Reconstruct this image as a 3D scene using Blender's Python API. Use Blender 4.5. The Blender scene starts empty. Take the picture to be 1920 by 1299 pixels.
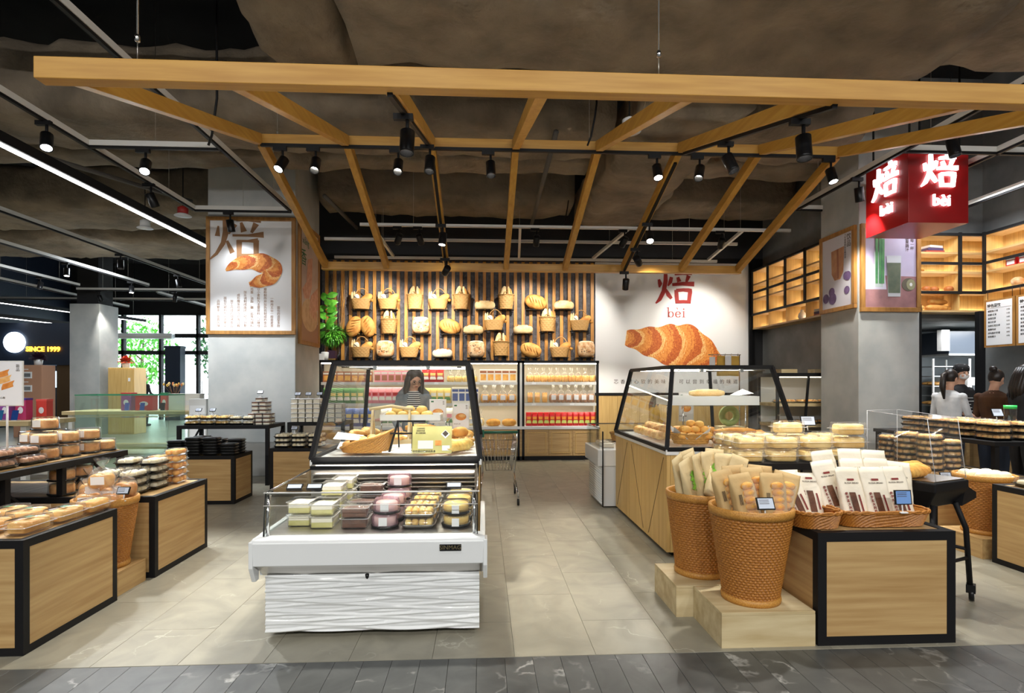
import bpy, math, random
from mathutils import Vector, Matrix, noise, Euler
random.seed(7)
PI = math.pi
scene = bpy.context.scene
COL = scene.collection
# ---------------------------------------------------------------- camera
FPX, HOR, EYE = 1060.0, 718.0, 1.5
YAW = math.atan(55 / 1060.0)
cam_d = bpy.data.cameras.new('camera')
cam = bpy.data.objects.new('camera', cam_d)
COL.objects.link(cam)
cam.location = (0, 0, EYE)
cam.rotation_euler = (PI / 2, 0, -YAW)
cam_d.sensor_width = 36
cam_d.lens = FPX / 1920 * 36
cam_d.shift_y = (HOR - 649.5) / 1920
cam_d.clip_start = 0.05
cam_d.clip_end = 200
scene.camera = cam
# ---------------------------------------------------------------- view, world, large lamps
scene.view_settings.view_transform = 'Standard'
scene.view_settings.look = 'None'
scene.view_settings.gamma = 1
scene.view_settings.exposure = 0.6
scene.view_settings.use_curve_mapping = False
scene.cycles.transparent_max_bounces = 24
scene.cycles.max_bounces = 8
scene.cycles.diffuse_bounces = 4
scene.cycles.sample_clamp_indirect = 6
w = bpy.data.worlds.new('daylight')
scene.world = w
w.use_nodes = True
w.node_tree.nodes['Background'].inputs[0].default_value = (0.80, 0.91, 1.0, 1)
w.node_tree.nodes['Background'].inputs[1].default_value = 6.0

def area_lamp(name, loc, sx, sy, power, col=(1, .95, .86), rot=(0, 0, 0)):
    d = bpy.data.lights.new(name, 'AREA')
    d.shape = 'RECTANGLE'; d.size = sx; d.size_y = sy; d.energy = power; d.color = col
    o = bpy.data.objects.new(name, d); COL.objects.link(o)
    o.location = loc; o.rotation_euler = rot
    return o
# ceiling lamps of the mall passage the photographer stands in, and of the hall
for x in (-6.0, -4.2, -2.4, -.6, 1.2, 3.0, 4.8, 6.6):
    for y, pw_ in ((-4.2, 78), (1.5, 10)):
        area_lamp('passage_ceiling_lamp', (x, y, 5.2), .2, .2, pw_, (1, .98, .95), (math.radians(18), 0, 0))
for x, y in ((-9, 8), (-9, 14), (-7, 20)):
    area_lamp('hall_ceiling_lamp', (x, y, 4.4), 2.4, 1.2, 110, (.86, .93, 1))
for x, y in ((6.6, 7.4),):
    area_lamp('kitchen_ceiling_lamp', (x, y, 4.2), 1.2, 1.0, 60, (.9, .95, 1))
area_lamp('kitchen_ceiling_lamp', (8.4, 9.2, 2.44), 1.2, .5, 34, (.95, .97, 1))  # lamp added to brighten the kitchen interior, no fixture seen there

# ---------------------------------------------------------------- helpers
class MB:
    def __init__(s):
        s.v = []; s.f = []; s.m = []; s.mi = 0; s.sm = []
        s.smooth = False
    def add(s, vs, fs):
        n = len(s.v)
        s.v.extend([tuple(p) for p in vs])
        for f in fs:
            s.f.append(tuple(i + n for i in f)); s.m.append(s.mi); s.sm.append(s.smooth)
        return s
    def box(s, x0, x1, y0, y1, z0, z1):
        return s.add([(x0,y0,z0),(x1,y0,z0),(x1,y1,z0),(x0,y1,z0),(x0,y0,z1),(x1,y0,z1),(x1,y1,z1),(x0,y1,z1)],
                     [(3,2,1,0),(4,5,6,7),(0,1,5,4),(1,2,6,5),(2,3,7,6),(3,0,4,7)])
    def obox(s, c, sx, sy, sz, rot=(0,0,0)):
        R = Euler(rot).to_matrix(); c = Vector(c)
        P = [c + R @ Vector((a*sx/2, b*sy/2, d*sz/2)) for d in (-1,1) for a,b in ((-1,-1),(1,-1),(1,1),(-1,1))]
        return s.add(P, [(3,2,1,0),(4,5,6,7),(0,1,5,4),(1,2,6,5),(2,3,7,6),(3,0,4,7)])
    def beam(s, p0, p1, w_, h_, up=(0,0,1)):
        p0 = Vector(p0); p1 = Vector(p1); d = (p1-p0).normalized(); up = Vector(up)
        if abs(d.dot(up)) > .99: up = Vector((0,1,0))
        r = d.cross(up).normalized(); u = r.cross(d)
        P = [p + r*(a*w_/2) + u*(b*h_/2) for p in (p0,p1) for a,b in ((-1,-1),(1,-1),(1,1),(-1,1))]
        return s.add(P, [(3,2,1,0),(4,5,6,7),(0,1,5,4),(1,2,6,5),(2,3,7,6),(3,0,4,7)])
    def tube(s, pts, r, n=8, closed=False, cap=True):
        pts = [Vector(p) for p in pts]; k = len(pts)
        rs = r if isinstance(r, (list, tuple)) else [r]*k
        rings = []; prev = None
        for i, p in enumerate(pts):
            if closed: d = pts[(i+1) % k] - pts[i-1]
            else: d = pts[min(i+1,k-1)] - pts[max(i-1,0)]
            if d.length < 1e-9: d = Vector((0,0,1))
            d.normalize()
            if prev is None:
                a = Vector((0,0,1)) if abs(d.z) < .9 else Vector((1,0,0))
                x = d.cross(a).normalized()
            else:
                x = prev - d*prev.dot(d)
                x = x.normalized() if x.length > 1e-6 else d.orthogonal().normalized()
            prev = x; y = d.cross(x)
            rings.append([p + x*(math.cos(t*2*PI/n)*rs[i]) + y*(math.sin(t*2*PI/n)*rs[i]) for t in range(n)])
        V = [q for ring in rings for q in ring]; F = []
        for i in range(k if closed else k-1):
            a = i*n; b = ((i+1) % k)*n
            for t in range(n):
                F.append((a+t, a+(t+1)%n, b+(t+1)%n, b+t))
        if cap and not closed:
            F.append(tuple(range(n-1,-1,-1))); F.append(tuple(range((k-1)*n, k*n)))
        return s.add(V, F)
    def lathe(s, prof, n=24, c=(0,0,0), ax=1.0, ay=1.0, cap0=True, cap1=True):
        V = []; F = []
        for r, z in prof:
            for t in range(n):
                a = 2*PI*t/n
                V.append((c[0]+ax*r*math.cos(a), c[1]+ay*r*math.sin(a), c[2]+z))
        k = len(prof)
        for i in range(k-1):
            for t in range(n):
                F.append((i*n+t, i*n+(t+1)%n, (i+1)*n+(t+1)%n, (i+1)*n+t))
        if cap0: F.append(tuple(range(n-1,-1,-1)))
        if cap1: F.append(tuple(range((k-1)*n, k*n)))
        return s.add(V, F)
    def prism(s, poly, d0, d1, plane='xy', off=(0,0,0)):
        n = len(poly)
        def P(a, b, d):
            return {'xy': (a,b,d), 'xz': (a,d,b), 'yz': (d,a,b)}[plane]
        V = [tuple(Vector(P(a,b,d0)) + Vector(off)) for a,b in poly] + [tuple(Vector(P(a,b,d1)) + Vector(off)) for a,b in poly]
        F = [tuple(range(n-1,-1,-1)), tuple(range(n, 2*n))] + [(i,(i+1)%n,n+(i+1)%n,n+i) for i in range(n)]
        return s.add(V, F)
    def loft(s, rings, cap=True, closed=True):
        n = len(rings[0]); V = [tuple(p) for r in rings for p in r]; F = []
        for i in range(len(rings)-1):
            for t in range(n if closed else n-1):
                F.append((i*n+t, i*n+(t+1)%n, (i+1)*n+(t+1)%n, (i+1)*n+t))
        if cap and closed:
            F.append(tuple(range(n-1,-1,-1))); F.append(tuple(range((len(rings)-1)*n, len(rings)*n)))
        return s.add(V, F)
    def blob(s, c, rx, ry, rz, nu=16, nv=10, e=1.0, ez=1.0, amp=0, freq=8, seed=0, rot=None, fn=None):
        def sp(v, p): return math.copysign(abs(v)**p, v)
        V = []; F = []; c = Vector(c)
        R = Euler(rot).to_matrix() if rot else None
        for j in range(nv+1):
            ph = -PI/2 + PI*j/nv
            for i in range(nu):
                th = 2*PI*i/nu
                p = Vector((rx*sp(math.cos(ph),ez)*sp(math.cos(th),e), ry*sp(math.cos(ph),ez)*sp(math.sin(th),e), rz*sp(math.sin(ph),ez)))
                if fn: p = fn(p)
                if amp: p = p*(1 + amp*noise.noise(p*freq + Vector((seed*7.1,seed*3.3,seed))))
                if R: p = R @ p
                V.append(tuple(c+p))
        for j in range(nv):
            for i in range(nu):
                F.append((j*nu+i, j*nu+(i+1)%nu, (j+1)*nu+(i+1)%nu, (j+1)*nu+i))
        return s.add(V, F)
    def mesh(s, name, mats, bevel=0):
        me = bpy.data.meshes.new(name)
        me.from_pydata(s.v, [], s.f)
        if not isinstance(mats, (list, tuple)): mats = [mats]
        for m_ in mats: me.materials.append(m_)
        me.polygons.foreach_set('material_index', s.m)
        me.polygons.foreach_set('use_smooth', s.sm)
        me.update()
        return me
    def build(s, name, mats, parent=None, loc=(0,0,0), rot=(0,0,0), bevel=0):
        return put(name, s.mesh(name, mats), parent, loc, rot, bevel)

CH = {}
def put(name, me, parent=None, loc=(0,0,0), rot=(0,0,0), bevel=0):
    o = bpy.data.objects.new(name, me); COL.objects.link(o)
    o.location = loc; o.rotation_euler = rot
    if parent is not None:
        o.parent = parent; CH.setdefault(parent.name, []).append(o)
    if bevel:
        b = o.modifiers.new('bevel', 'BEVEL'); b.width = bevel; b.segments = 2; b.limit_method = 'ANGLE'
    return o
def tag(o, label, cat, group=None):
    o['label'] = label; o['category'] = cat
    if group: o['group'] = group
    return o
def thing(name, label, cat, loc=(0,0,0), rz=0, group=None):
    o = bpy.data.objects.new(name, None); COL.objects.link(o)
    o.empty_display_size = .05
    o.location = loc; o.rotation_euler = (0,0,rz)
    return tag(o, label, cat, group)
def struct(o):
    o['kind'] = 'structure'; return o
def copy_tree(o, loc=None, rz=None, label=None, group=None, parent=None):
    c = o.copy(); COL.objects.link(c)
    if parent is not None:
        c.parent = parent; CH.setdefault(parent.name, []).append(c)
    if loc is not None: c.location = loc
    if rz is not None: c.rotation_euler = (0,0,rz) if not isinstance(rz, tuple) else rz
    if label: c['label'] = label
    if group: c['group'] = group
    for ch in list(KIDS(o)):
        copy_tree(ch, parent=c)
    return c
def KIDS(o):
    return CH.get(o.name, [])
def SM(on=True):
    m_ = MB(); m_.smooth = on; return m_

# ---------------------------------------------------------------- materials
def _nt(name):
    m_ = bpy.data.materials.new(name); m_.use_nodes = True
    return m_, m_.node_tree, m_.node_tree.nodes['Principled BSDF']
def rgba(c): return (c[0], c[1], c[2], 1)
def srgb(r, g, b):
    def L(v):
        v /= 255.0
        return v/12.92 if v <= .04045 else ((v+.055)/1.055)**2.4
    return (L(r), L(g), L(b))
def mk(name, c1, c2=None, rough=.5, metal=0, scale=8, stretch=(1,1,1), detail=4, bump=0, bscale=None, contrast=(.35,.65), coat=0, emit=0, rand=0, dist=0, spec=None):
    m_, nt, p = _nt(name)
    p.inputs['Base Color'].default_value = rgba(c1)
    p.inputs['Roughness'].default_value = rough
    p.inputs['Metallic'].default_value = metal
    if coat: p.inputs['Coat Weight'].default_value = coat
    if spec is not None: p.inputs['Specular IOR Level'].default_value = spec
    if emit:
        p.inputs['Emission Color'].default_value = rgba(c1); p.inputs['Emission Strength'].default_value = emit
    N = nt.nodes; Lk = nt.links
    if c2 is not None or bump:
        tc = N.new('ShaderNodeTexCoord'); mp = N.new('ShaderNodeMapping')
        mp.inputs['Scale'].default_value = stretch
        Lk.new(tc.outputs['Object'], mp.inputs['Vector'])
        vec = mp.outputs['Vector']
        if rand:
            oi = N.new('ShaderNodeObjectInfo'); ma = N.new('ShaderNodeVectorMath'); ma.operation = 'MULTIPLY_ADD'
            cb = N.new('ShaderNodeCombineXYZ')
            for k in range(3): Lk.new(oi.outputs['Random'], cb.inputs[k])
            ma.inputs[1].default_value = (rand*37, rand*91, rand*53)
            Lk.new(cb.outputs[0], ma.inputs[0]); Lk.new(vec, ma.inputs[2]); vec = ma.outputs[0]
    if c2 is not None:
        nz = N.new('ShaderNodeTexNoise'); nz.inputs['Scale'].default_value = scale; nz.inputs['Detail'].default_value = detail
        nz.inputs['Distortion'].default_value = dist
        Lk.new(vec, nz.inputs['Vector'])
        cr = N.new('ShaderNodeValToRGB')
        cr.color_ramp.elements[0].position = contrast[0]; cr.color_ramp.elements[1].position = contrast[1]
        cr.color_ramp.elements[0].color = rgba(c1); cr.color_ramp.elements[1].color = rgba(c2)
        Lk.new(nz.outputs['Fac'], cr.inputs['Fac']); Lk.new(cr.outputs['Color'], p.inputs['Base Color'])
    if bump:
        nb = N.new('ShaderNodeTexNoise'); nb.inputs['Scale'].default_value = bscale or scale; nb.inputs['Detail'].default_value = 4
        Lk.new(vec, nb.inputs['Vector'])
        bp = N.new('ShaderNodeBump'); bp.inputs['Strength'].default_value = bump; bp.inputs['Distance'].default_value = .06 if 'quilted' in name else .02
        Lk.new(nb.outputs['Fac'], bp.inputs['Height']); Lk.new(bp.outputs['Normal'], p.inputs['Normal'])
    return m_
def mk_clear(name, tint=(1,1,1), haze=.03, k=1.0, rough=.04, hcol=(1,1,1)):
    m_, nt, p = _nt(name); N = nt.nodes; Lk = nt.links
    N.remove(p)
    out = [n for n in N if n.type == 'OUTPUT_MATERIAL'][0]
    tr = N.new('ShaderNodeBsdfTransparent'); tr.inputs[0].default_value = rgba(tint)
    df = N.new('ShaderNodeBsdfDiffuse'); df.inputs[0].default_value = rgba(hcol)
    gl = N.new('ShaderNodeBsdfGlossy'); gl.inputs['Roughness'].default_value = rough
    fr = N.new('ShaderNodeLayerWeight'); fr.inputs['Blend'].default_value = .5     # thin sheet: same reflectance from both sides
    pw_ = N.new('ShaderNodeMath'); pw_.operation = 'POWER'; pw_.inputs[1].default_value = 4.5; Lk.new(fr.outputs['Facing'], pw_.inputs[0])
    mu = N.new('ShaderNodeMath'); mu.operation = 'MULTIPLY_ADD'; mu.inputs[1].default_value = .75*k; mu.inputs[2].default_value = .04*k
    Lk.new(pw_.outputs[0], mu.inputs[0])
    m1 = N.new('ShaderNodeMixShader'); m1.inputs[0].default_value = haze
    Lk.new(tr.outputs[0], m1.inputs[1]); Lk.new(df.outputs[0], m1.inputs[2])
    m2 = N.new('ShaderNodeMixShader'); Lk.new(mu.outputs[0], m2.inputs[0])
    Lk.new(m1.outputs[0], m2.inputs[1]); Lk.new(gl.outputs[0], m2.inputs[2])
    Lk.new(m2.outputs[0], out.inputs['Surface'])
    return m_

M = {}
M['beam'] = mk('golden_oak_beam', srgb(198,150,66), srgb(176,126,46), .45, scale=3, stretch=(.6,9,9), contrast=(.3,.7), rand=1)
M['beam_y'] = mk('golden_oak_rafter', srgb(198,150,66), srgb(176,126,46), .45, scale=3, stretch=(9,.6,9), contrast=(.3,.7), rand=1)
M['oak_x'] = mk('oak_panel_along_x', srgb(196,164,112), srgb(168,132,82), .5, scale=2.2, stretch=(.7,14,14), detail=6, contrast=(.3,.72), rand=1)
M['oak_y'] = mk('oak_panel_along_y', srgb(196,164,112), srgb(168,132,82), .5, scale=2.2, stretch=(14,.7,14), detail=6, contrast=(.3,.72), rand=1)
M['oak_z'] = mk('pale_oak_upright', srgb(214,180,114), srgb(192,154,90), .5, scale=2.2, stretch=(14,14,.7), detail=6, contrast=(.3,.72), rand=1)
M['pine'] = mk('pale_pine', srgb(214,198,158), srgb(186,164,120), .6, scale=2, stretch=(.8,6,6), detail=5, rand=1)
M['black'] = mk('black_metal', (.008,.008,.009), rough=.55, spec=.22)
M['blackp'] = mk('black_plastic', (.007,.007,.008), rough=.3, spec=.35)
M['white'] = mk('white_enamel', (.78,.80,.80), rough=.22, coat=.3)
M['paper'] = mk('white_paper', (.82,.82,.82), rough=.6)
M['grey_al'] = mk('pale_aluminium', (.68,.67,.64), rough=.45)
M['steel'] = mk('brushed_steel', (.46,.44,.41), (.36,.34,.31), .28, metal=1, scale=3, stretch=(.3,20,20))
M['chrome'] = mk('chrome', (.7,.7,.7), rough=.12, metal=1)
M['plaster'] = mk('pale_concrete_plaster', srgb(186,188,186), srgb(168,172,172), .75, scale=2.5, bump=.05, bscale=14)
M['concrete'] = mk('grey_concrete', srgb(128,130,130), srgb(104,107,108), .75, scale=2, bump=.08, bscale=12)
M['duct'] = mk('brown_quilted_insulation', (.30,.240,.172), (.15,.12,.086), .85, scale=1.9, bump=1.0, bscale=5, contrast=(.3,.7), detail=5)
M['ceil'] = mk('dark_ceiling', (.012,.0125,.014), (.02,.02,.022), .9, scale=2)
M['darkwall'] = mk('dark_wall', (.022,.022,.024), rough=.85)
M['navy'] = mk('navy_shopfront', (.012,.022,.045), rough=.6)
M['tile_d'] = mk('dark_slate_plank', (.046,.049,.048), (.092,.096,.092), .42, scale=4, detail=8, contrast=(.3,.75), rand=1, dist=1.2)
M['tile_l'] = mk('light_stone_tile', (.295,.275,.212), (.205,.193,.150), .38, scale=3.2, detail=8, contrast=(.3,.72), rand=1, dist=1.4)
M['joint'] = mk('floor_joint', (.19,.18,.145), rough=.6)
M['glass'] = mk_clear('clear_glass', (.97,.99,.985), .006, 1.0, .01)
M['plastic'] = mk_clear('clear_food_plastic', (1,1,1), .04, 1.5, .1)
M['film'] = mk_clear('clear_bag_film', (1,1,1), .05, 1.6, .12)
M['plastic_rim'] = mk_clear('clear_plastic_rim', (1,1,1), .30, 1.6, .1)
M['acryl'] = mk_clear('clear_acrylic', (.985,.985,.985), .012, 1.1, .02)
M['lamp_w'] = mk('lit_lens_warm', (1,.93,.80), emit=30)
M['lamp_c'] = mk('lit_lens_cool', (.92,.96,1), emit=26)
M['tube'] = mk('lit_linear_diffuser', (1,.98,.95), emit=9)
M['marble_v'] = None
# veins on the floor: thin pale lines from a distorted voronoi edge
def add_veins(m_, scale, col, width):
    nt = m_.node_tree; N = nt.nodes; Lk = nt.links; p = N['Principled BSDF']
    src = p.inputs['Base Color'].links[0].from_socket
    vecsrc = [n for n in N if n.type == 'TEX_NOISE'][0].inputs['Vector'].links[0].from_socket
    nz = N.new('ShaderNodeTexNoise'); nz.inputs['Scale'].default_value = scale*1.7; nz.inputs['Detail'].default_value = 5
    Lk.new(vecsrc, nz.inputs['Vector'])
    mx = N.new('ShaderNodeMix'); mx.data_type = 'VECTOR'; mx.inputs[0].default_value = .28
    Lk.new(vecsrc, mx.inputs[4]); Lk.new(nz.outputs['Color'], mx.inputs[5])
    vo = N.new('ShaderNodeTexVoronoi'); vo.feature = 'DISTANCE_TO_EDGE'; vo.inputs['Scale'].default_value = scale
    Lk.new(mx.outputs[1], vo.inputs['Vector'])
    cr = N.new('ShaderNodeValToRGB'); cr.color_ramp.elements[0].color = (1,1,1,1); cr.color_ramp.elements[1].color = (0,0,0,1)
    cr.color_ramp.elements[1].position = width
    Lk.new(vo.outputs['Distance'], cr.inputs['Fac'])
    n2 = N.new('ShaderNodeTexNoise'); n2.inputs['Scale'].default_value = scale*1.1; Lk.new(vecsrc, n2.inputs['Vector'])
    c2 = N.new('ShaderNodeValToRGB'); c2.color_ramp.elements[0].position = .5; c2.color_ramp.elements[1].position = .68
    Lk.new(n2.outputs['Fac'], c2.inputs['Fac'])
    mm = N.new('ShaderNodeMath'); mm.operation = 'MULTIPLY'; Lk.new(cr.outputs['Color'], mm.inputs[0]); Lk.new(c2.outputs['Color'], mm.inputs[1])
    mc = N.new('ShaderNodeMix'); mc.data_type = 'RGBA'
    Lk.new(mm.outputs[0], mc.inputs[0]); Lk.new(src, mc.inputs[6]); mc.inputs[7].default_value = rgba(col)
    Lk.new(mc.outputs[2], p.inputs['Base Color'])
add_veins(M['tile_d'], 3.0, (.34,.34,.32), .035)
add_veins(M['tile_l'], 2.6, (.40,.38,.31), .016)

# ---------------------------------------------------------------- text and brush lettering
_tx = {}
def text_mesh(s, size, mat_, bold=0, extrude=.0006, align='CENTER', vertical=False, spacing=1.0):
    key = (s, size, mat_.name, bold, align, vertical, extrude)
    if key in _tx: return _tx[key]
    cu = bpy.data.curves.new('t', 'FONT')
    cu.body = '\n'.join(s) if vertical else s
    cu.size = size; cu.extrude = extrude; cu.offset = bold; cu.align_x = align; cu.align_y = 'CENTER'
    cu.resolution_u = 3; cu.space_line = .98 if vertical else 1.1; cu.space_character = spacing
    o = bpy.data.objects.new('t', cu); COL.objects.link(o)
    dg = bpy.context.evaluated_depsgraph_get()
    me = bpy.data.meshes.new_from_object(o.evaluated_get(dg))
    me.name = 'lettering'
    bpy.data.objects.remove(o); bpy.data.curves.remove(cu)
    me.materials.clear(); me.materials.append(mat_)
    _tx[key] = me
    return me
def letter(s, size, mat_, parent, loc, rz=0, tilt=0, name='lettering', **k):
    """flat text standing upright facing -y (turned by rz about z, tilted back by tilt)"""
    return put(name, text_mesh(s, size, mat_, **k), parent, loc, (PI/2 - tilt, 0, rz))
# the bakery character (left fire radical + right part) as brush strokes on a unit square, (points, widths)
BEI = [([(.10,.66),(.13,.55),(.11,.46)], [.05,.09,.03]),
       ([(.42,.72),(.39,.60),(.33,.50)], [.07,.08,.03]),
       ([(.27,.90),(.27,.62),(.22,.36),(.12,.16),(.02,.06)], [.07,.09,.09,.08,.03]),
       ([(.27,.42),(.34,.28),(.42,.18)], [.04,.09,.06]),
       ([(.70,.98),(.74,.88)], [.06,.11]),
       ([(.50,.80),(.70,.82),(.94,.83)], [.06,.07,.09]),
       ([(.58,.72),(.62,.60)], [.06,.09]),
       ([(.86,.76),(.80,.60)], [.09,.05]),
       ([(.44,.53),(.70,.555),(1.0,.55)], [.06,.075,.10]),
       ([(.54,.40),(.55,.24),(.57,.06)], [.08,.085,.08]),
       ([(.54,.385),(.72,.40),(.90,.39),(.88,.24),(.86,.06)], [.07,.07,.09,.085,.08]),
       ([(.57,.10),(.72,.105),(.86,.10)], [.07,.07,.07])]
def brush(mb, strokes, x0, z0, size, wmul=1.0, y0=-.004, y1=0.0, thin=1.0):
    """strokes as tapered slabs in the xz plane"""
    for ks_, (pts, ws) in enumerate(strokes):
        e_ = .00018*ks_
        P = []; W = []
        for i in range(len(pts)-1):
            for t in range(4):
                u = t/4; P.append((pts[i][0]*(1-u)+pts[i+1][0]*u, pts[i][1]*(1-u)+pts[i+1][1]*u)); W.append(ws[i]*(1-u)+ws[i+1]*u)
        P.append(pts[-1]); W.append(ws[-1])
        n = len(P); Lf = []; Rt = []
        for i in range(n):
            a = P[max(i-1,0)]; b = P[min(i+1,n-1)]
            dx, dz = b[0]-a[0], b[1]-a[1]; l = math.hypot(dx,dz) or 1
            hz = abs(dx)/l
            ww = W[i]*wmul*(1 - (1-thin)*hz**4)*.5
            Lf.append((P[i][0]-dz/l*ww, P[i][1]+dx/l*ww)); Rt.append((P[i][0]+dz/l*ww, P[i][1]-dx/l*ww))
        for i in range(n-1):
            mb.prism([(x0+q[0]*size, z0+q[1]*size) for q in (Rt[i],Rt[i+1],Lf[i+1],Lf[i])], y0-e_, y1, 'xz')
    return mb
# ---------------------------------------------------------------- placing helper: the point at store depth Y seen at a place of the photograph
def A(px, py, Y):
    u = (px-960)/FPX; v = (HOR-py)/FPX
    dx = math.sin(YAW)+u*math.cos(YAW); dy = math.cos(YAW)-u*math.sin(YAW); t = Y/dy
    return Vector((t*dx, Y, EYE+t*v))
# ================================================================ THE SETTING
fl = struct(MB().box(-17,12.5,-7,26,-.12,-.008).build('floor', M['joint']))
def tile_mesh(w_, l_, mat_):
    g = .0007; c = .0012
    m_ = MB()
    a, b = w_/2-g, l_/2-g
    V = [(-a,-b,-.008),(a,-b,-.008),(a,b,-.008),(-a,b,-.008),(-a,-b,-c),(a,-b,-c),(a,b,-c),(-a,b,-c),(-a+c,-b+c,0),(a-c,-b+c,0),(a-c,b-c,0),(-a+c,b-c,0)]
    F = [(0,1,5,4),(1,2,6,5),(2,3,7,6),(3,0,4,7),(4,5,9,8),(5,6,10,9),(6,7,11,10),(7,4,8,11),(8,9,10,11)]
    return m_.add(V, F).mesh('tile', mat_)
FRONT = 3.09
tm = tile_mesh(.152, .92, M['tile_d'])
tm2 = tile_mesh(.152, .46, M['tile_d'])
n = 0
for i in range(48):
    x = -3.3 + i*.152; ph = (i*.37 % 1)*.9
    k = [0.0]
    y1 = FRONT
    first = .92 if i % 2 else .46
    put('tile', tm if first == .92 else tm2, fl, (x, y1-first/2, 0))
    put('tile', tm, fl, (x, y1-first-.46, 0))
m_ = MB()   # dark planks of the passage farther out
for i in range(60):
    for j in range(3):
        x = -3.3+.152*47.5+.076+i*.152
        pass
m_.box(-17,-3.3-.076-.003,-7,FRONT-.002,-.008,0); m_.box(-3.3+47.5*.152+.003,12.5,-7,FRONT-.002,-.008,0); m_.box(-3.374,-3.3+47.5*.152,-7,FRONT-1.4,-.008,-.0005)
m_.build('outer_paving', M['tile_d'], fl)
lm = tile_mesh(.45, .9, M['tile_l'])
for i in range(24):
    for j in range(9):
        off = .45 if i % 2 else 0
        y0 = FRONT+.004+j*.9+.45-off
        if y0-.45 < FRONT-.01: y0 += 0
        if i % 2 and j == 0: continue
        put('tile', lm, fl, (-5.0+i*.45, y0, 0))
hm = tile_mesh(.45, .45, M['tile_l'])
for i in range(1, 24, 2):
    put('tile', hm, fl, (-5.0+i*.45, FRONT+.004+.225, 0))
m_ = MB().box(-17,-5.225,FRONT,26,-.008,0).box(5.575,12.5,FRONT,26,-.008,0).box(-5.225,5.575,FRONT+8.105,26,-.008,-.0005)
m_.build('outer_flooring', M['tile_l'], fl)

struct(MB().box(-17,12.5,-7,26,6.4,6.6).build('ceiling', M['ceil']))
struct(MB().box(-4.3,6.0,11.56,11.8,0,6.4).build('wall_back', M['darkwall']))
struct(MB().box(-4.3,-4.1,11.8,24.2,0,6.4).build('wall_side', M['concrete']))
struct(MB().box(5.86,6.0,8.75,11.56,0,6.4).build('wall_right', M['concrete']))
struct(MB().box(8.06,8.25,-7,8.72,0,6.4).build('wall_far_right', M['concrete']))
struct(MB().box(6.0,10.4,10.6,10.8,0,2.5).box(10.2,10.4,8.72,10.6,0,2.5).box(6.0,10.4,8.72,8.86,2.5,6.4).box(6.0,10.4,8.86,10.6,2.5,2.6).build('wall_kitchen', M['concrete']))
struct(MB().box(-17,-16.8,-7,24,0,6.4).build('wall_left', M['navy']))
struct(MB().box(-17,12.5,-7.2,-7,0,6.4).build('wall_passage', M['plaster']))
# far glazed front: sill beam, posts and lintel
m_ = MB()
m_.box(-16.8,-16.2,24,24.2,0,6.4).box(-16.2,-4.3,24,24.2,4.3,6.4)
far = struct(m_.build('wall_far', M['darkwall']))

# ================================================================ DUCTS
def duct(name, label, x0, x1, y0, y1, z0, z1, seed, axis='x', r=.18, amp=.05):
    """a quilted, sagging insulation sleeve running along axis"""
    m_ = SM()
    if axis == 'x': L0, L1, c0, c1 = x0, x1, y0, y1
    else: L0, L1, c0, c1 = y0, y1, x0, x1
    n = max(8, int((L1-L0)/.16)); sec = []
    wd, ht = c1-c0, z1-z0
    for k in range(40):       # rounded-rectangle section, denser at the bottom
        a = 2*PI*k/40
        ca, sa = math.cos(a), math.sin(a)
        sec.append((c0+wd/2+wd/2*math.copysign(abs(ca)**.42,ca), z0+ht/2+ht/2*math.copysign(abs(sa)**.42,sa)))
    rings = []
    for i in range(n+1):
        L = L0+(L1-L0)*i/n; ring = []
        for c, z in sec:
            q = Vector((L*1.1, c*2.2, z*2.2+seed*5))
            d = noise.noise(q)*amp + noise.noise(q*2.7)*amp*.55 - abs(math.sin(L*PI/.62+noise.noise(q)*1.3))**.5*amp*.55 + amp*.3
            vx, vz = (c-(c0+wd/2))/(wd/2), (z-(z0+ht/2))/(ht/2)
            c2, z2 = c+vx*d, z+vz*d
            ring.append((L,c2,z2) if axis == 'x' else (c2,L,z2))
        rings.append(ring)
    m_.loft(rings)
    o = m_.build(name, M['duct'])
    for u in (.15,.85):
        p = Vector((x0+(x1-x0)*(u if axis == 'x' else .5), y0+(y1-y0)*(u if axis == 'y' else .5), z1-.05))
        MB().box(-.02,.02,-.02,.02,0,6.4-p.z).build('hanger_strap', M['steel'], o, p)
    return tag(o, label, 'duct')
duct('insulated_duct','widest brown insulated duct overhead, above the long front beam', -1.25, 4.6, 4.35, 6.08, 4.72, 5.7, 1, amp=.09)
duct('insulated_duct','brown insulated duct crossing just behind the pergola ridge', -14, 1.66, 6.86, 8.15, 4.68, 5.6, 2, amp=.065)
duct('insulated_duct','brown insulated duct stub right of the quilted branch, near the red cube', 3.26, 4.9, 6.86, 8.15, 4.68, 5.6, 12, amp=.065)
duct('insulated_duct','narrow rounded brown duct crossing over the rear rafters', -14, 1.66, 8.62, 9.22, 4.86, 5.5, 3)
duct('insulated_duct','narrow brown duct stub over the rear rafters at right', 3.26, 5.8, 8.62, 9.30, 4.86, 5.5, 13)
duct('insulated_duct','rearmost brown insulated duct above the bread wall', -2.9, 1.66, 10.1, 11.2, 4.72, 5.6, 4)
duct('insulated_duct','rearmost brown insulated duct above the white panel', 3.26, 5.75, 10.1, 11.2, 4.72, 5.6, 14)
duct('insulated_duct','quilted duct branch running front to back over the right rafters', 1.78, 3.14, 6.3, 10.9, 4.52, 5.2, 5, axis='y', amp=.075)
duct('insulated_duct','long brown insulated duct at left, beyond the glowing tube lamp', -15, -4.6, 10.8, 12.6, 4.72, 5.6, 6, amp=.065)
duct('insulated_duct','farthest brown insulated duct at left, near the far column', -15, -4.6, 13.4, 15.6, 4.75, 5.6, 7, amp=.065)
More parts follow.
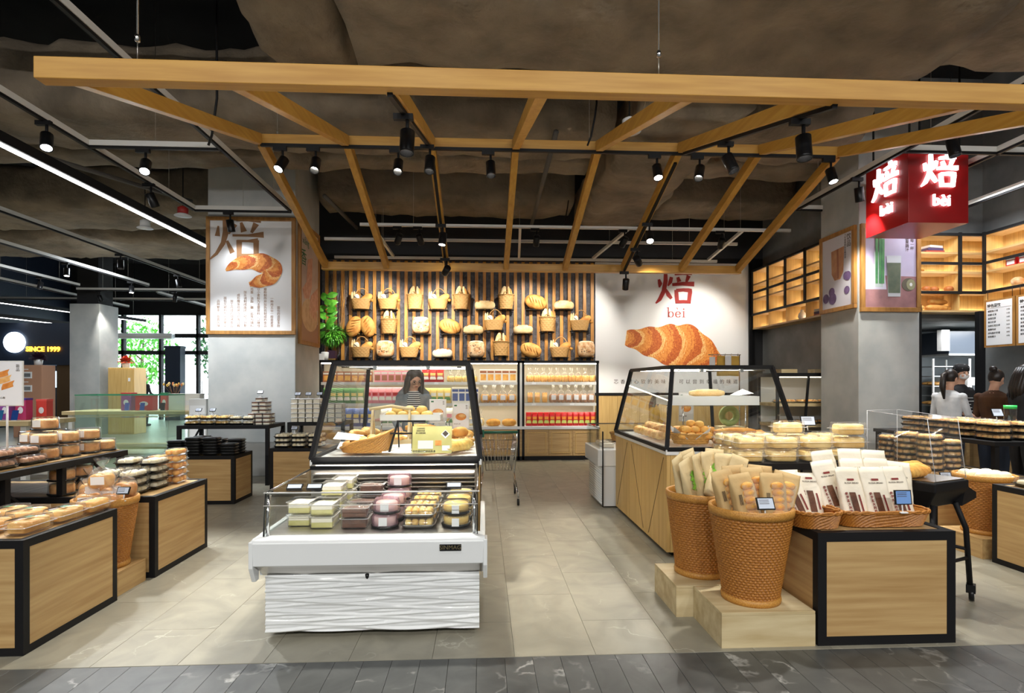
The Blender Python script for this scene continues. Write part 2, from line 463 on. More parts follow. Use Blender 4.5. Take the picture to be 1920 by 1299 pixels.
duct('insulated_duct','brown insulated duct dropping at the upper left of centre', -2.35, -1.42, 3.4, 6.6, 5.0, 5.75, 8, axis='y', amp=.06)
duct('insulated_duct','brown insulated duct overhead at the far right edge', 4.9, 7.9, 4.7, 6.2, 5.0, 5.7, 9, amp=.06)
# plain air ducts in the dark upper left
m_ = MB()
for (x0,x1,y0,y1,z0,z1) in ((-5.6,-2.5,5.05,5.4,5.15,5.35),):
    m_.box(x0,x1,y0,y1,z0,z1)
tag(m_.build('cable_tray', mk('dim_grey_tray',(.09,.085,.08),rough=.7)), 'long grey cable tray in the dark upper left ceiling', 'cable tray')
for k,(x0,y0,x1,y1,z) in enumerate(((-5.2,3.2,-3.2,4.9,5.3),(-7,6.0,-4.9,9.8,4.56),(-2.6,9.45,-2.5,11.4,4.58),(.9,6.9,.95,11,4.58))):
    t = SM().tube([(x0,y0,z),(x1,y1,z)], .035, 8)
    tag(t.build('ceiling_pipe', mk('dim_pipe_%d' % k,(.10,.09,.08),rough=.7)), ['grey pipe slanting across the dark upper left corner','grey pipe under the left brown duct','short grey pipe above the croissant poster column','straight grey pipe along the middle of the ceiling'][k], 'pipe')

# ================================================================ PERGOLA
EAVE, RIDGE = 3.46, 4.34
pg = thing('wooden_pergola', 'golden wooden gabled pergola frame hanging over the bakery stands', 'pergola', (0,0,0))
def wbeam(name, p0, p1, w_, h_, mat_):
    p0 = Vector(p0); p1 = Vector(p1); c = (p0+p1)/2
    m_ = MB().beam(p0-c, p1-c, w_, h_)
    return m_.build(name, mat_, pg, c, bevel=.004)
XL, XR = -2.62, 4.40
wbeam('front_beam', (XL-.16,3.7,EAVE), (XR+.16,3.7,EAVE), .10, .135, M['beam'])
wbeam('ridge_beam', (XL+.03,6.76,RIDGE), (XR-.03,6.76,RIDGE), .09, .12, M['beam'])
wbeam('rear_beam', (XL-.05,9.57,EAVE-.01), (XR+.05,9.57,EAVE-.01), .11, .13, M['beam'])
for i in range(8):
    x = -2.6 + i*.998
    wbeam('rafter', (x,3.76,EAVE+.01), (x,6.71,RIDGE-.005), .085, .12, M['beam_y'])
    wbeam('rafter', (x,6.81,RIDGE-.005), (x,9.51,EAVE+.0), .085, .12, M['beam_y'])
# steel hanger rods
def rod(x, y, z0, label):
    r = thing('hanger_rod', label, 'hanger rod', (x,y,z0))
    SM().tube([(0,0,.16),(0,0,6.4-z0)], .006, 6).build('rod', M['chrome'], r)
    SM().tube([(0,0,0),(0,0,.17)], .004, 6).build('hook', M['steel'], r)
    SM().lathe([(.004,.13),(.016,.135),(.016,.17),(.005,.185)], 8).build('turnbuckle', M['chrome'], r)
rod(A(258,118,3.7).x, 3.7, EAVE+.068, 'thin steel hanger rod on the left end of the front beam')
rod(A(1235,118,3.7).x, 3.7, EAVE+.068, 'thin steel hanger rod on the front beam, right of the middle')
for px, lab in ((520,'thin hanger wire near the left end of the ridge beam'),(1105,'thin hanger wire near the middle of the ridge beam')):
    x = A(px,250,6.76).x
    r = thing('hanger_wire', lab, 'hanger wire', (x,6.76,RIDGE+.06))
    SM().tube([(0,0,0),(0,0,6.4-RIDGE-.06)], .004, 6).build('wire', M['steel'], r)
    SM().lathe([(.003,.02),(.012,.024),(.012,.05),(.003,.055)], 8).build('clamp', M['steel'], r)
# black flex cables hanging from the ceiling to the tracks
for (px,py,Y,lab) in ((405,230,5.9,'black power cable dropping beside the left front rafter'),(1117,235,6.4,'black power cable dropping beside the middle of the ridge'),(1065,400,10.2,'black power cable dropping near the rear grey bar')):
    p = A(px,py,Y)
    t = SM().tube([p+Vector((.0,0,6.4-p.z)), p+Vector((.01,0,.25)), p+Vector((-.01,0,.1)), p+Vector((-.05,.02,-.12)), p+Vector((-.09,.03,-.22))], .012, 6)
    tag(t.build('power_cable', M['black']), lab, 'cable')

# ================================================================ TRACKS AND SPOT LAMPS
def bar_thing(name, label, segs, mat_, w_=.05, h_=.06, track=True, cat='track', group=None, w_track=.034):
    """suspended bar(s) with a black track under them"""
    c = Vector(segs[0][0])
    t = thing(name, label, cat, c, 0, group)
    for a, b in segs:
        a = Vector(a)-c; b = Vector(b)-c
        MB().beam(a, b, w_, h_).build('bar', mat_, t)
        if track:
            dz = Vector((0,0,-h_/2-.014))
            MB().beam(a+dz, b+dz, w_track, .028).build('track', M['black'], t)
        if w_ > .04:
            for u in ((.12,.88) if abs(b.x-a.x)+abs(b.y-a.y) > 2.5 else (.5,)):
                q = a.lerp(b,u); SM().tube([q, q+Vector((0,0,6.4-c.z-q.z))], .003, 5).build('hanger_wire', M['steel'], t)
    return t
TZ = 4.2
bar_thing('lighting_frame', 'pale grey rectangular lighting frame hanging at left of the pergola',
    [((-4.43,3.2,TZ),(-4.43,8.92,TZ)), ((-2.97,2.9,TZ),(-2.97,8.92,TZ)), ((-4.43,6.6,TZ),(-2.97,6.6,TZ)), ((-4.43,8.95,TZ),(-2.97,8.95,TZ))], M['grey_al'])
bar_thing('lighting_frame', 'white lighting frame hanging at right behind the red cube sign',
    [((4.82,4.2,TZ),(4.82,8.4,TZ)), ((5.95,4.2,TZ),(5.95,8.4,TZ)), ((4.82,6.25,TZ),(7.6,6.25,TZ)), ((4.82,8.45,TZ),(5.95,8.45,TZ)), ((7.3,4.5,TZ),(7.3,9.0,TZ))], M['grey_al'])
zb = 4.2
bar_thing('lighting_frame', 'long pale lighting frame hanging over the rear beam and bread wall',
    [((A(675,422,9.75).x,9.75,zb),(A(1482,422,9.75).x,9.75,zb)), ((-2.9,10.55,zb-.05),(4.85,10.55,zb-.05)), ((-2.9,11.25,3.97),(4.75,11.25,3.97)),
     ((-1.9,9.8,zb),(-1.75,11.2,3.99)), ((.65,9.8,zb),(.72,11.2,3.99)), ((2.55,9.8,zb),(2.2,11.2,3.99)), ((4.6,9.8,zb),(4.55,11.2,3.99))], M['grey_al'], .045, .05, track=False)
# ridge track and rafter tracks (part of the lighting, black)
bar_thing('track_rail', 'black track rail running along the ridge beam', [((XL+.05,6.70,4.262),(XR-.1,6.70,4.262))], M['black'], .036, .034, track=False)
def on_front(x, y): return Vector((x, y, EAVE+.01+(RIDGE-.015-EAVE)*(y-3.76)/2.95-.078))
def on_rear(x, y): return Vector((x, y, EAVE+(RIDGE-.005-EAVE)*(9.51-y)/2.70-.078))
RX1, RX2 = -2.6+2*.998, -2.6+5*.998
for x, nm in ((RX1,'left of centre'),(RX2,'right of centre')):
    bar_thing('track_rail', 'black track rail under the front rafter ' + nm, [(on_front(x,3.72),on_front(x,6.6))], M['black'], .036, .03, track=False)
    bar_thing('track_rail', 'black track rail under the rear rafter ' + nm, [(on_rear(x,6.9),on_rear(x,9.45))], M['black'], .036, .03, track=False)

can_me = {}
def spot_head(label, p, aim, power=110, lit=True, warm=True, cone=52, group=None, drop=.10, scale=1.0, blend=.7):
    """track spotlight hung below the track point p; can aims at point aim"""
    p = Vector(p); aim = Vector(aim)
    t = thing('track_spotlight', label, 'spotlight', p, 0, group)
    s = scale
    MB().box(-.075*s,.075*s,-.02*s,.02*s,-.045*s,0).build('adapter', M['black'], t)
    SM().tube([(.03*s,0,-.04*s),(.03*s,0,-.045*s-drop)], .014*s, 8).build('stem', M['black'], t)
    c = Vector((.03*s,0,-.05*s-drop-.03))
    d = (aim-(p+c)).normalized()
    q = Vector((0,0,-1)).rotation_difference(d)
    deep = not any(w_ in label for w_ in ('lit ','bright ','hidden'))
    dz = -.088 if not deep else -.02
    m_ = SM().lathe([(.046*s,.085*s),(.056*s,.08*s),(.056*s,-.085*s),(.056*s,-.10*s),(.050*s,-.10*s),(.047*s,-.095*s),(.047*s,dz*s),(.02*s,(dz+.02)*s)], 20)
    can = m_.build('can', M['blackp'], t, c + d*.03*s)
    can.rotation_mode = 'QUATERNION'; can.rotation_quaternion = q
    m_ = SM().lathe([(.0465*s,(dz-.004)*s),(.0465*s,dz*s)], 20)
    ln = m_.build('lens', (M['lamp_w'] if warm else M['lamp_c']), can)
    L = bpy.data.lights.new('spot_lamp', 'SPOT'); L.energy = power; L.color = (1,.95,.86) if warm else (.93,.97,1)
    L.spot_size = math.radians(cone); L.spot_blend = blend; L.shadow_soft_size = .05
    lo = bpy.data.objects.new('spot_lamp', L); COL.objects.link(lo)
    lo.location = p+c+d*(.03*s+.115*s); lo.rotation_mode = 'QUATERNION'; lo.rotation_quaternion = q
    return t
def P_at(px, py, Y, off=.17):
    q = A(px,py,Y); return Vector((q.x, q.y, q.z+off))
RT = 4.245
def ridge(px): return Vector((A(px,262,6.70).x-.03, 6.70, RT))
S = 185
spot_head('lit spotlight at the left end of the ridge track', ridge(530), (-3.3,4.6,.6), S)
spot_head('second spotlight from the left on the ridge track', ridge(592), (-1.9,4.4,.0), S)
spot_head('spotlight tilted left on the ridge track, left of the centre rafter', ridge(747), (-1.0,4.9,.9), S)
spot_head('upright spotlight in the middle of the ridge track', ridge(920), (.25,5.6,0), S)
spot_head('lit spotlight on the ridge track, under the rafter right of the middle', ridge(1232), (2.1,5.4,.9), S)
spot_head('dark spotlight tilted left near the right of the ridge track', ridge(1312), (1.4,5.0,0), S)
spot_head('lit spotlight at the right end of the ridge track', ridge(1558), (4.5,5.6,.7), S*1.5)
spot_head('large near spotlight under the left front rafter track', on_front(RX1,4.35)+Vector((0,0,-.015)), (-.65,3.85,.5), S*1.5, cone=62)
spot_head('smaller spotlight farther up the left front rafter track', on_front(RX1,6.2)+Vector((0,0,-.015)), (-.7,5.3,.9), S)
spot_head('large near spotlight under the right front rafter track', on_front(RX2,4.15)+Vector((0,0,-.015)), (2.35,3.7,.6), S*.9, cone=62)
spot_head('angled spotlight midway along the right front rafter track', on_front(RX2,5.45)+Vector((0,0,-.015)), (3.3,4.6,.9), S)
spot_head('lit spotlight midway down the left rear rafter track', on_rear(RX1,8.2)+Vector((0,0,-.015)), (-.9,7.6,0), S)
spot_head('lit spotlight on the left rear rafter, nearer the bread wall', on_rear(RX1,9.1)+Vector((0,0,-.015)), (-1.3,11.3,2.6), S*1.2)
spot_head('lit spotlight midway down the right rear rafter track', on_rear(RX2,8.1)+Vector((0,0,-.015)), (2.1,6.2,.9), S)
spot_head('dark angled spotlight on the right rear rafter track', on_rear(RX2,8.75)+Vector((0,0,-.015)), (3.9,11.3,2.4), S*.6)
spot_head('lit spotlight at the lower end of the right rear rafter, before the white panel', on_rear(RX2,9.45)+Vector((0,0,-.015)), (2.6,10.9,1.0), S*.9)
for px, aim, lab in ((570,(-2.2,11.3,2.7),'leftmost spotlight on the rear grey lighting bar'),(783,(-.7,11.3,2.6),'second spotlight from the left on the rear grey lighting bar'),
                     (1003,(.9,11.3,2.6),'spotlight in the middle of the rear grey lighting bar'),(1168,(1.9,11.3,2.6),'spotlight on the rear grey bar above the edge of the white panel'),(1350,(4.4,11.3,2.6),'rightmost spotlight on the rear grey lighting bar')):
    spot_head(lab, (A(px if px > 600 else 745,422,9.75).x, 9.75, zb-.026), aim, S*(1.15 if px < 1160 else .75), cone=64)
spot_head('bright cool spotlight nearest on the left lighting frame', (-4.43,5.95,TZ-.052), (-3.5,4.6,.8), S*1.6, warm=False)
spot_head('bright cool spotlight on the front crossbar of the left lighting frame', (A(268,280,6.6).x,6.6,TZ-.052), (-2.9,4.3,.6), S*1.7, warm=False)
spot_head('lit spotlight farther along the left lighting frame', (-4.43,7.75,TZ-.052), (-3.75,9.2,1.2), S*1.5, warm=False, cone=62)
spot_head('dark spotlight on the rear crossbar, before the croissant poster', (A(428,395,8.95).x,8.95,TZ-.052), (-3.75,9.3,2.2), S*.07, warm=False, cone=120)
spot_head('lit spotlight on the right lighting frame above the right pillar', (4.82,7.05,TZ-.052), (5.5,7.6,1.2), S*.8, cone=80)
spot_head('dark spotlight above the red cube sign', (4.82,5.6,TZ-.052), (5.2,5.1,.9), S*1.3, warm=False)
spot_head('spotlight over the bread trays at right, hidden high behind the cube sign', (5.95,5.3,TZ-.052), (4.7,5.5,.8), S*1.8)  # unseen lamp added to brighten the pastry trays
# left background tracks
for x, y0, y1, lab in ((-7.45,6.5,16.5,'long grey track bar at left, upper of the background bars'),(-9.15,8.5,16.0,'long grey track bar at left, below the upper one'),(-11.05,10,16.1,'shorter grey track bar at the left edge of the hall'),
                       (-9.6,17.2,22.5,'far grey track bar left of the distant column'),(-7.6,17.2,23,'far grey track bar above the glass entrance'),(-12.4,14.5,20.5,'far grey track bar above the dark shopfront')):
    bar_thing('track_bar', lab, [((x,y0,TZ),(x,y1,TZ))], M['grey_al'])
bar_thing('track_bar', 'grey crossbar spanning in front of the distant column', [((-11.6,16.8,TZ),(-5.6,16.8,TZ))], M['grey_al'])
bar_thing('track_bar', 'farther grey crossbar reaching the left picture edge', [((-15.6,18.7,TZ),(-6,18.7,TZ))], M['grey_al'])
for (x,y,warm,aim,lab) in ((-7.45,12.0,True,(-7,11.5,0),'dark spotlight on the upper background bar, left one'),(-7.45,14.2,True,(-6.5,14,0),'dark spotlight on the upper background bar, middle one'),(-7.45,15.9,True,(-7,15,0),'dark spotlight on the upper background bar, nearest the poster'),
        (-9.15,12.9,True,(-8.6,12.2,0),'lit spotlight on the second background bar, left one'),(-9.15,15.2,True,(-8.7,14.4,0),'lit spotlight on the second background bar, right one'),(-11.05,14.7,True,(-11,13.5,0),'dark spotlight on the short bar by the left edge'),
        (-11.0,16.8,True,(-10.5,17.9,1.2),'lit spotlight on the crossbar before the distant column'),(-8.9,16.8,True,(-9.6,18.0,2),'dark tilted spotlight on the crossbar beside the distant column')):
    spot_head(lab, (x,y,TZ-.052), aim, S, warm=warm, cone=70)
# linear tube lamps
def linear(label, p0, p1, w_=.07, power=90):
    c = Vector(p0); t = thing('linear_lamp', label, 'tube lamp', c)
    a = Vector((0,0,0)); b = Vector(p1)-c
    MB().beam(a+Vector((0,0,.055)), b+Vector((0,0,.055)), w_*1.9, .11).build('housing', M['black'], t)
    for k in (.06,.94):
        q = b*k; SM().tube([q+Vector((0,0,.1)), q+Vector((0,0,6.4-c.z))], .004, 5).build('hanger_wire', M['steel'], t)
    MB().beam(a+Vector((0,0,-.004)), b+Vector((0,0,-.004)), w_, .012).build('diffuser', M['tube'], t)
linear('long glowing linear tube lamp running past the croissant poster', (-4.9,3.2,3.93), (-4.9,12.5,3.93))
linear('far glowing tube lamp over the dark shopfront, upper one', (-15.2,14,3.9), (-13.3,23,3.9))
linear('far glowing tube lamp over the dark shopfront, lower one', (-16.2,15,3.6), (-14.6,23,3.6))
linear('far glowing tube lamp crossing above the glass entrance', (-10.5,22.2,3.72), (-4.6,22.2,3.72))
# round white ceiling fittings
for (px,py,Y,red,lab) in ((343,405,9.4,True,'small red and white round alarm fitting hanging at left'),(272,428,10.3,False,'small white dish lamp hanging behind the glowing tube'),(1180,247,6.2,False,'white dish fitting on the ceiling right of the middle')):
    p = A(px,py,Y); t = thing('ceiling_fitting', lab, 'ceiling fitting', p)
    SM().lathe([(.0,.03),(.05,.05),(.12,.01),(.13,0)], 20).build('dish', M['paper'], t)
    SM().lathe([(.05,.02),(.08,.03),(.08,.13),(.03,.16)], 14).build('body', mk('red_body',(.35,.02,.015)) if red else M['paper'], t)
    SM().tube([(0,0,.1),(0,0,6.4-p.z)], .008, 6).build('stem', M['black'], t)
# ================================================================ COLUMNS AND POSTERS
M['pillar'] = M['plaster']
def column(name, x0, x1, y0, y1, z1=6.4):
    return struct(MB().box(x0,x1,y0,y1,0,z1).build(name, M['plaster'], bevel=.01))
column('column_1', -4.40, -3.02, 9.30, 10.64)
column('column_2', 5.22, 6.10, 7.6, 8.48)
c4 = column('column_3', -11.94, -11.1, 17.0, 17.85, 3.8)
struct(MB().box(-11.8,-11.2,17.1,17.75,3.8,6.4).build('column_4', M['darkwall']))

M['frame'] = mk('oak_picture_frame', srgb(176,128,66), srgb(150,104,50), .5, scale=4, stretch=(6,6,1), rand=1)
M['board'] = mk('poster_white', (.80,.80,.82), rough=.55)
def flatmat(name, c, c2=None, scale=6): return mk(name, c, c2, .6, scale=scale)
M['ink_brown'] = flatmat('ink_brown', srgb(146,104,66))
M['ink_dark'] = flatmat('ink_dark', srgb(70,56,44))
M['ink_black'] = flatmat('ink_black', (.02,.02,.02))
M['ink_red'] = flatmat('ink_red', srgb(150,24,14))
M['ink_green'] = flatmat('ink_green', srgb(40,110,70))
M['ink_purple'] = flatmat('ink_purple', srgb(84,66,104), srgb(120,96,140))
M['cr1'] = flatmat('croissant_amber', srgb(206,120,44), srgb(226,150,70), 30)
M['cr2'] = flatmat('croissant_brown', srgb(170,76,22), srgb(200,106,40), 30)
M['cr3'] = flatmat('croissant_pale', srgb(240,196,130), srgb(222,160,86), 30)
def poster(label, w_, h_, loc, rz, fw=.06, board=None):
    """framed poster facing -y locally, origin at its middle"""
    t = thing('framed_poster', label, 'poster', loc, rz)
    MB().box(-w_/2+fw*.5,w_/2-fw*.5,-.012,.012,-h_/2+fw*.5,h_/2-fw*.5).build('board', board or M['board'], t)
    for a,b,c,d in ((-w_/2,w_/2,h_/2-fw,h_/2),(-w_/2,w_/2,-h_/2,-h_/2+fw),(-w_/2,-w_/2+fw,-h_/2+fw,h_/2-fw),(w_/2-fw,w_/2,-h_/2+fw,h_/2-fw)):
        MB().box(a,b,-.03,.014,c,d).build('frame', M['frame'], t, bevel=.003)
    return t
def ribbon(pts, ws, bands, sub=16, nseg=150, skew=.8, y=-.016):
    """flat printed croissant: a curved ribbon cut into slanting bands of three browns, xz plane"""
    def cat(t):
        n = len(pts)-1; i = min(int(t*n), n-1); u = t*n-i
        p0 = pts[max(i-1,0)]; p1 = pts[i]; p2 = pts[i+1]; p3 = pts[min(i+2,n)]
        f = lambda a,b,c,d: .5*((2*b)+(-a+c)*u+(2*a-5*b+4*c-d)*u*u+(-a+3*b-3*c+d)*u**3)
        return f(p0[0],p1[0],p2[0],p3[0]), f(p0[1],p1[1],p2[1],p3[1]), f(ws[max(i-1,0)],ws[i],ws[i+1],ws[min(i+2,n)])
    m_ = MB(); V = []
    for i in range(nseg+1):
        t = i/nseg; x,z,w_ = cat(t); x2,z2,_ = cat(min(t+.01,1)); x1,z1,_ = cat(max(t-.01,0))
        dx,dz = x2-x1,z2-z1; l = math.hypot(dx,dz) or 1
        scal = 1+.06*math.sin(t*bands*2*PI)
        for j in range(sub+1):
            s = (j/sub-.5)*w_*scal
            V.append((x-dz/l*s, y-i*2e-5, z+dx/l*s))
    m_.v = V
    for i in range(nseg):
        for j in range(sub):
            ph = (i/nseg*bands + skew*((j/sub-.5)**2)*2.4 + .05*noise.noise(Vector((i*.15,j*.5,3)))) % 1
            fine = noise.noise(Vector((ph*34, j*.09, i*.004)))
            a = i*(sub+1)+j
            m_.f.append((a,a+sub+1,a+sub+2,a+1)); m_.m.append(2 if ph+.22*fine < .16 else (0 if ph+.35*fine < .60 else 1)); m_.sm.append(False)
    return m_
def printed(m_, parent, name='printed_picture', mats=None): return m_.build(name, mats, parent)
CR = [M['cr1'],M['cr2'],M['cr3']]
# --- large croissant poster on the left column front
pw, ph = 1.40, 1.88
PC = Vector((-3.71, 9.285, 3.22))
t = poster('large framed poster of a croissant under a big brown character', pw, ph, PC, 0)
m_ = MB()
SONG = [([(.28,.95),(.28,.6),(.22,.35),(.08,.12),(-.06,.0)], [.13,.12,.09,.06,.03]), ([(.12,.72),(.10,.5)], [.03,.10]), ([(.48,.76),(.34,.55)], [.09,.03]), ([(.30,.40),(.42,.14)], [.05,.10]),
        ([(.72,1.02),(.76,.90)],[.06,.10]), ([(.50,.85),(.75,.85),(1.02,.85)],[.045,.045,.10]), ([(.60,.80),(.66,.60)],[.05,.12]), ([(.92,.78),(.82,.58)],[.12,.05]),
        ([(.42,.52),(.75,.52),(1.08,.54)],[.045,.045,.12]), ([(.56,.42),(.56,.22),(.56,0)],[.11,.10,.10]), ([(.52,.40),(.75,.40),(.96,.41)],[.045,.045,.10]), ([(.92,.42),(.92,.22),(.92,.02)],[.11,.10,.10]), ([(.56,.1),(.75,.1),(.92,.1)],[.05,.05,.05])]
brush(m_, SONG, -.60, .26, .74, 1.1, -.0145, -.0122)
# clip anything past the board edge
m_.v = [(max(-pw/2+.06,min(pw/2-.06,a)), b, min(ph/2-.062,c)) for a,b,c in m_.v]
printed(m_, t, 'printed_character', M['ink_brown'])
sc_ = 1.40/165/4.64
def pc(x, y): return ((x-385)*1.0*1.40/735, -(y-545)*1.88/985)
printed(ribbon([pc(178,503),pc(255,455),pc(380,430),pc(500,445),pc(565,500),pc(530,560),pc(450,595),pc(372,618)], [.03,.17,.24,.31,.30,.25,.19,.07], 6), t, 'printed_croissant', CR)
lines = ['面包的造型多样','一种用五谷一般是麦类','磨粉制作并加热而制成的食品','以小麦粉为主要原料，以酵母','鸡蛋、油脂、糖、盐等为辅料','加水调制成面团，经过分割','成形醒发焙烤冷却等过程','加工而成的焙烤食品','面包又被称为人造果实','品种繁多，各具风味']
for k, s in enumerate(lines):
    me = text_mesh(s, .050, M['ink_brown'], 0, .0005, 'CENTER', True)
    x = pc(612-k*55, 0)[0]
    zb_ = -ph/2+.115
    hgt = max(v.co.y for v in me.vertices)-min(v.co.y for v in me.vertices); mn = min(v.co.y for v in me.vertices)
    put('printed_text', me, t, (x, -.0135, zb_-mn), (PI/2,0,0))
# --- kneading poster on the right face of the left column
t = poster('narrow framed poster of hands kneading dough, beside the croissant poster', 1.12, 2.05, (-3.005, 9.97, 3.17), PI/2, .07, mk('poster_pink_grey', srgb(196,176,170), srgb(214,200,196), .55, scale=2))
skin = flatmat('printed_skin', srgb(206,150,128), srgb(226,180,160), 12); dough = flatmat('printed_dough', srgb(226,196,160), srgb(206,170,132), 8)
def poly(parent, pts, mat_, y=-.0145, name='printed_picture', d=.0012):
    return MB().prism(pts, y-d, y, 'xz').build(name, mat_, parent)
def ell(cx, cz, rx, rz, n=20, a0=0): return [(cx+rx*math.cos(2*PI*k/n+a0), cz+rz*math.sin(2*PI*k/n+a0)) for k in range(n)]
poly(t, [(-.49,-.95),(.49,-.95),(.49,-.62),(-.49,-.55)], flatmat('printed_table', srgb(170,132,112)), -.0135)
poly(t, ell(.0,-.50,.46,.28), dough, -.0142)
poly(t, [(-.12,.45),(.14,.52),(.10,.0),(-.05,-.22),(-.3,-.25),(-.42,-.1),(-.2,.05)], skin, -.0160)
poly(t, [(.46,.05),(.47,-.35),(.2,-.42),(-.02,-.3),(.05,-.15),(.25,-.05)], skin, -.0165)
for k in range(4): poly(t, ell(.0+.1*k,-.38-.03*k,.035,.10,12,.4), skin, -.0175)
letter('香', .30, M['ink_green'], t, (-.33,-.0135,.42)); letter('xiāng', .16, M['ink_green'], t, (-.22,-.0135,.72))
# --- drinks posters on the right column
t = poster('framed poster of an iced drink with purple plums on the pillar', .82, 1.16, (5.205, 8.04, 3.13), -PI/2, .06, mk('poster_lilac', srgb(206,204,214), rough=.55))
gl = flatmat('printed_tea', srgb(196,150,112), srgb(176,120,88), 6)
poly(t, [(-.13,.32),(.17,.34),(.15,-.02),(.08,-.12),(-.05,-.12),(-.12,-.02)], gl); poly(t, [(.00,.33),(.04,.33),(.05,-.1),(.01,-.1)], flatmat('printed_tea_dark', srgb(160,104,80)), -.0160)
for cx,cz,r in ((-.26,-.36,.075),(-.10,-.38,.09),(-.12,-.28,.07),(.25,-.10,.07),(.21,-.09,.06),(.23,-.30,.06)): poly(t, ell(cx,cz,r,r*.95), M['ink_purple'], -.0145-.001*cx)
letter('饮品', .10, M['ink_black'], t, (.27,-.0135,.40), vertical=True); letter('下午茶的时光与你分享', .036, M['ink_dark'], t, (.19,-.0135,.33), vertical=True)
t = poster('framed poster of a green juice glass with kiwi on the pillar', .86, 1.22, (5.66, 7.585, 3.10), 0, .06, mk('poster_mauve', srgb(186,176,206), srgb(204,196,220), .55, scale=2))
poly(t, [(-.38,-.55),(.38,-.55),(.38,-.12),(-.38,-.10)], flatmat('printed_tabletop', srgb(176,130,132), srgb(150,110,116), 5), -.0135)
poly(t, [(-.38,.05),(-.1,.05),(-.06,-.3),(-.38,-.3)], flatmat('printed_white_table', srgb(212,208,230)), -.0142)
gj = flatmat('printed_celery', srgb(64,130,84), srgb(96,160,100), 8); ju = flatmat('printed_juice', srgb(92,104,88), srgb(110,118,98), 10)
poly(t, [(-.24,.22),(-.1,.22),(-.11,-.27),(-.22,-.27)], flatmat('printed_glass', srgb(190,204,206)), -.0150)
for k,(a,b) in enumerate(((-.22,.46),(-.17,.44),(-.13,.40))): poly(t, [(a,-.22),(a+.035,-.22),(a+.04,b),(a,b)], gj, -.0162-.0012*k)
poly(t, [(-.06,.17),(.15,.17),(.14,-.40),(-.04,-.40)], flatmat('printed_glass_near', srgb(204,208,216)), -.0165); poly(t, [(-.055,.07),(.145,.07),(.135,-.35),(-.035,-.35)], ju, -.0178)
poly(t, ell(.26,-.23,.10,.09), flatmat('printed_kiwi', srgb(104,98,84)), -.0165); poly(t, ell(.29,-.23,.065,.075), flatmat('printed_kiwi_flesh', srgb(150,150,120)), -.0178); poly(t, ell(.29,-.23,.02,.025), M['board'], -.0190)
letter('健康果蔬汁', .055, M['ink_dark'], t, (.24,-.0135,.36), vertical=True); letter('鲜榨每一杯', .055, M['ink_dark'], t, (.31,-.0135,.38), vertical=True)
# ================================================================ RED CUBE SIGN
M['red'] = mk('glossy_red_panel', srgb(160,10,14), rough=.35)
M['glow'] = mk('white_backlit_letter', (1,.97,1), emit=2.2)
cs = thing('cube_sign', 'hanging red cube sign with glowing white bakery lettering', 'sign', (5.08, 6.5, 3.42))
MB().box(0,.75,0,.75,0,.88).build('body', M['red'], cs, bevel=.004)
for rz, off in ((0,(0,0,0)),(-PI/2,(0,.75,0))):
    for bb in (BEI[:4],BEI[4:]): brush(MB(), bb, .14, .40, .46, 1.15, -.03, -.004).build('lit_character', M['glow'], cs, off, (0,0,rz))
    me = text_mesh('bèi', .19, M['glow'], .002, .012)
    q = put('lit_lettering', me, cs, (Vector(off)+Euler((0,0,rz)).to_matrix() @ Vector((.40,-.016,.26))), (PI/2,0,rz))
for x,y in ((.06,.06),(.69,.06),(.06,.69),(.69,.69)):
    SM().tube([(x,y,.88),(x,y,2.98)], .012, 6).build('hanger', M['black'], cs)
# ================================================================ BREAD WALL
M['stone'] = mk('rough_grey_stone', (.115,.108,.115), (.065,.061,.065), .9, scale=14, bump=1.0, bscale=40)
M['slat'] = mk('honey_pine_slat', srgb(196,140,62), srgb(158,102,36), .5, scale=3, stretch=(9,9,1), rand=1, detail=6)
bw = struct(MB().box(-3.20,2.285,11.46,11.56,0,3.97).build('wall_bread', M['stone']))
sl_me = MB().box(-.032,.032,-.035,0,1.86,3.95).mesh('slat', M['slat'])
sx = [-3.10+i*.1568 for i in range(35)]
for x in sx: put('slat', sl_me, bw, (x,11.46,0))
M['brass'] = mk('brass_peg', (.75,.55,.22), rough=.25, metal=1)
# crusts
def mkb(name, a, b, scale=9, bump=.25): return mk(name, srgb(*a), srgb(*b), .6, scale=scale, bump=bump, bscale=60, contrast=(.35,.68), rand=1)
M['crust'] = mkb('golden_crust', (226,172,92), (196,126,52))
M['crustp'] = mkb('pale_floury_crust', (238,214,166), (220,182,118))
M['crustw'] = mkb('white_floured_crust', (246,236,214), (232,210,170))
M['crustd'] = mkb('dark_baked_crust', (176,104,44), (140,74,28))
M['crustr'] = mkb('raisin_loaf_crust', (236,204,160), (196,128,66), 14)
M['slash'] = mkb('crust_slash', (198,128,52), (176,104,40))
M['holes'] = mk('raisin_dark', (.03,.014,.008), rough=.7)
M['wick_l'] = mk('pale_wicker', srgb(200,158,96), srgb(164,120,66), .6, scale=140, rand=1)
M['wick'] = mk('brown_wicker', srgb(188,126,50), srgb(146,88,28), .5, scale=140, rand=1)
M['wick_t'] = mk('tan_wicker', srgb(204,150,70), srgb(170,114,44), .5, scale=140, rand=1)
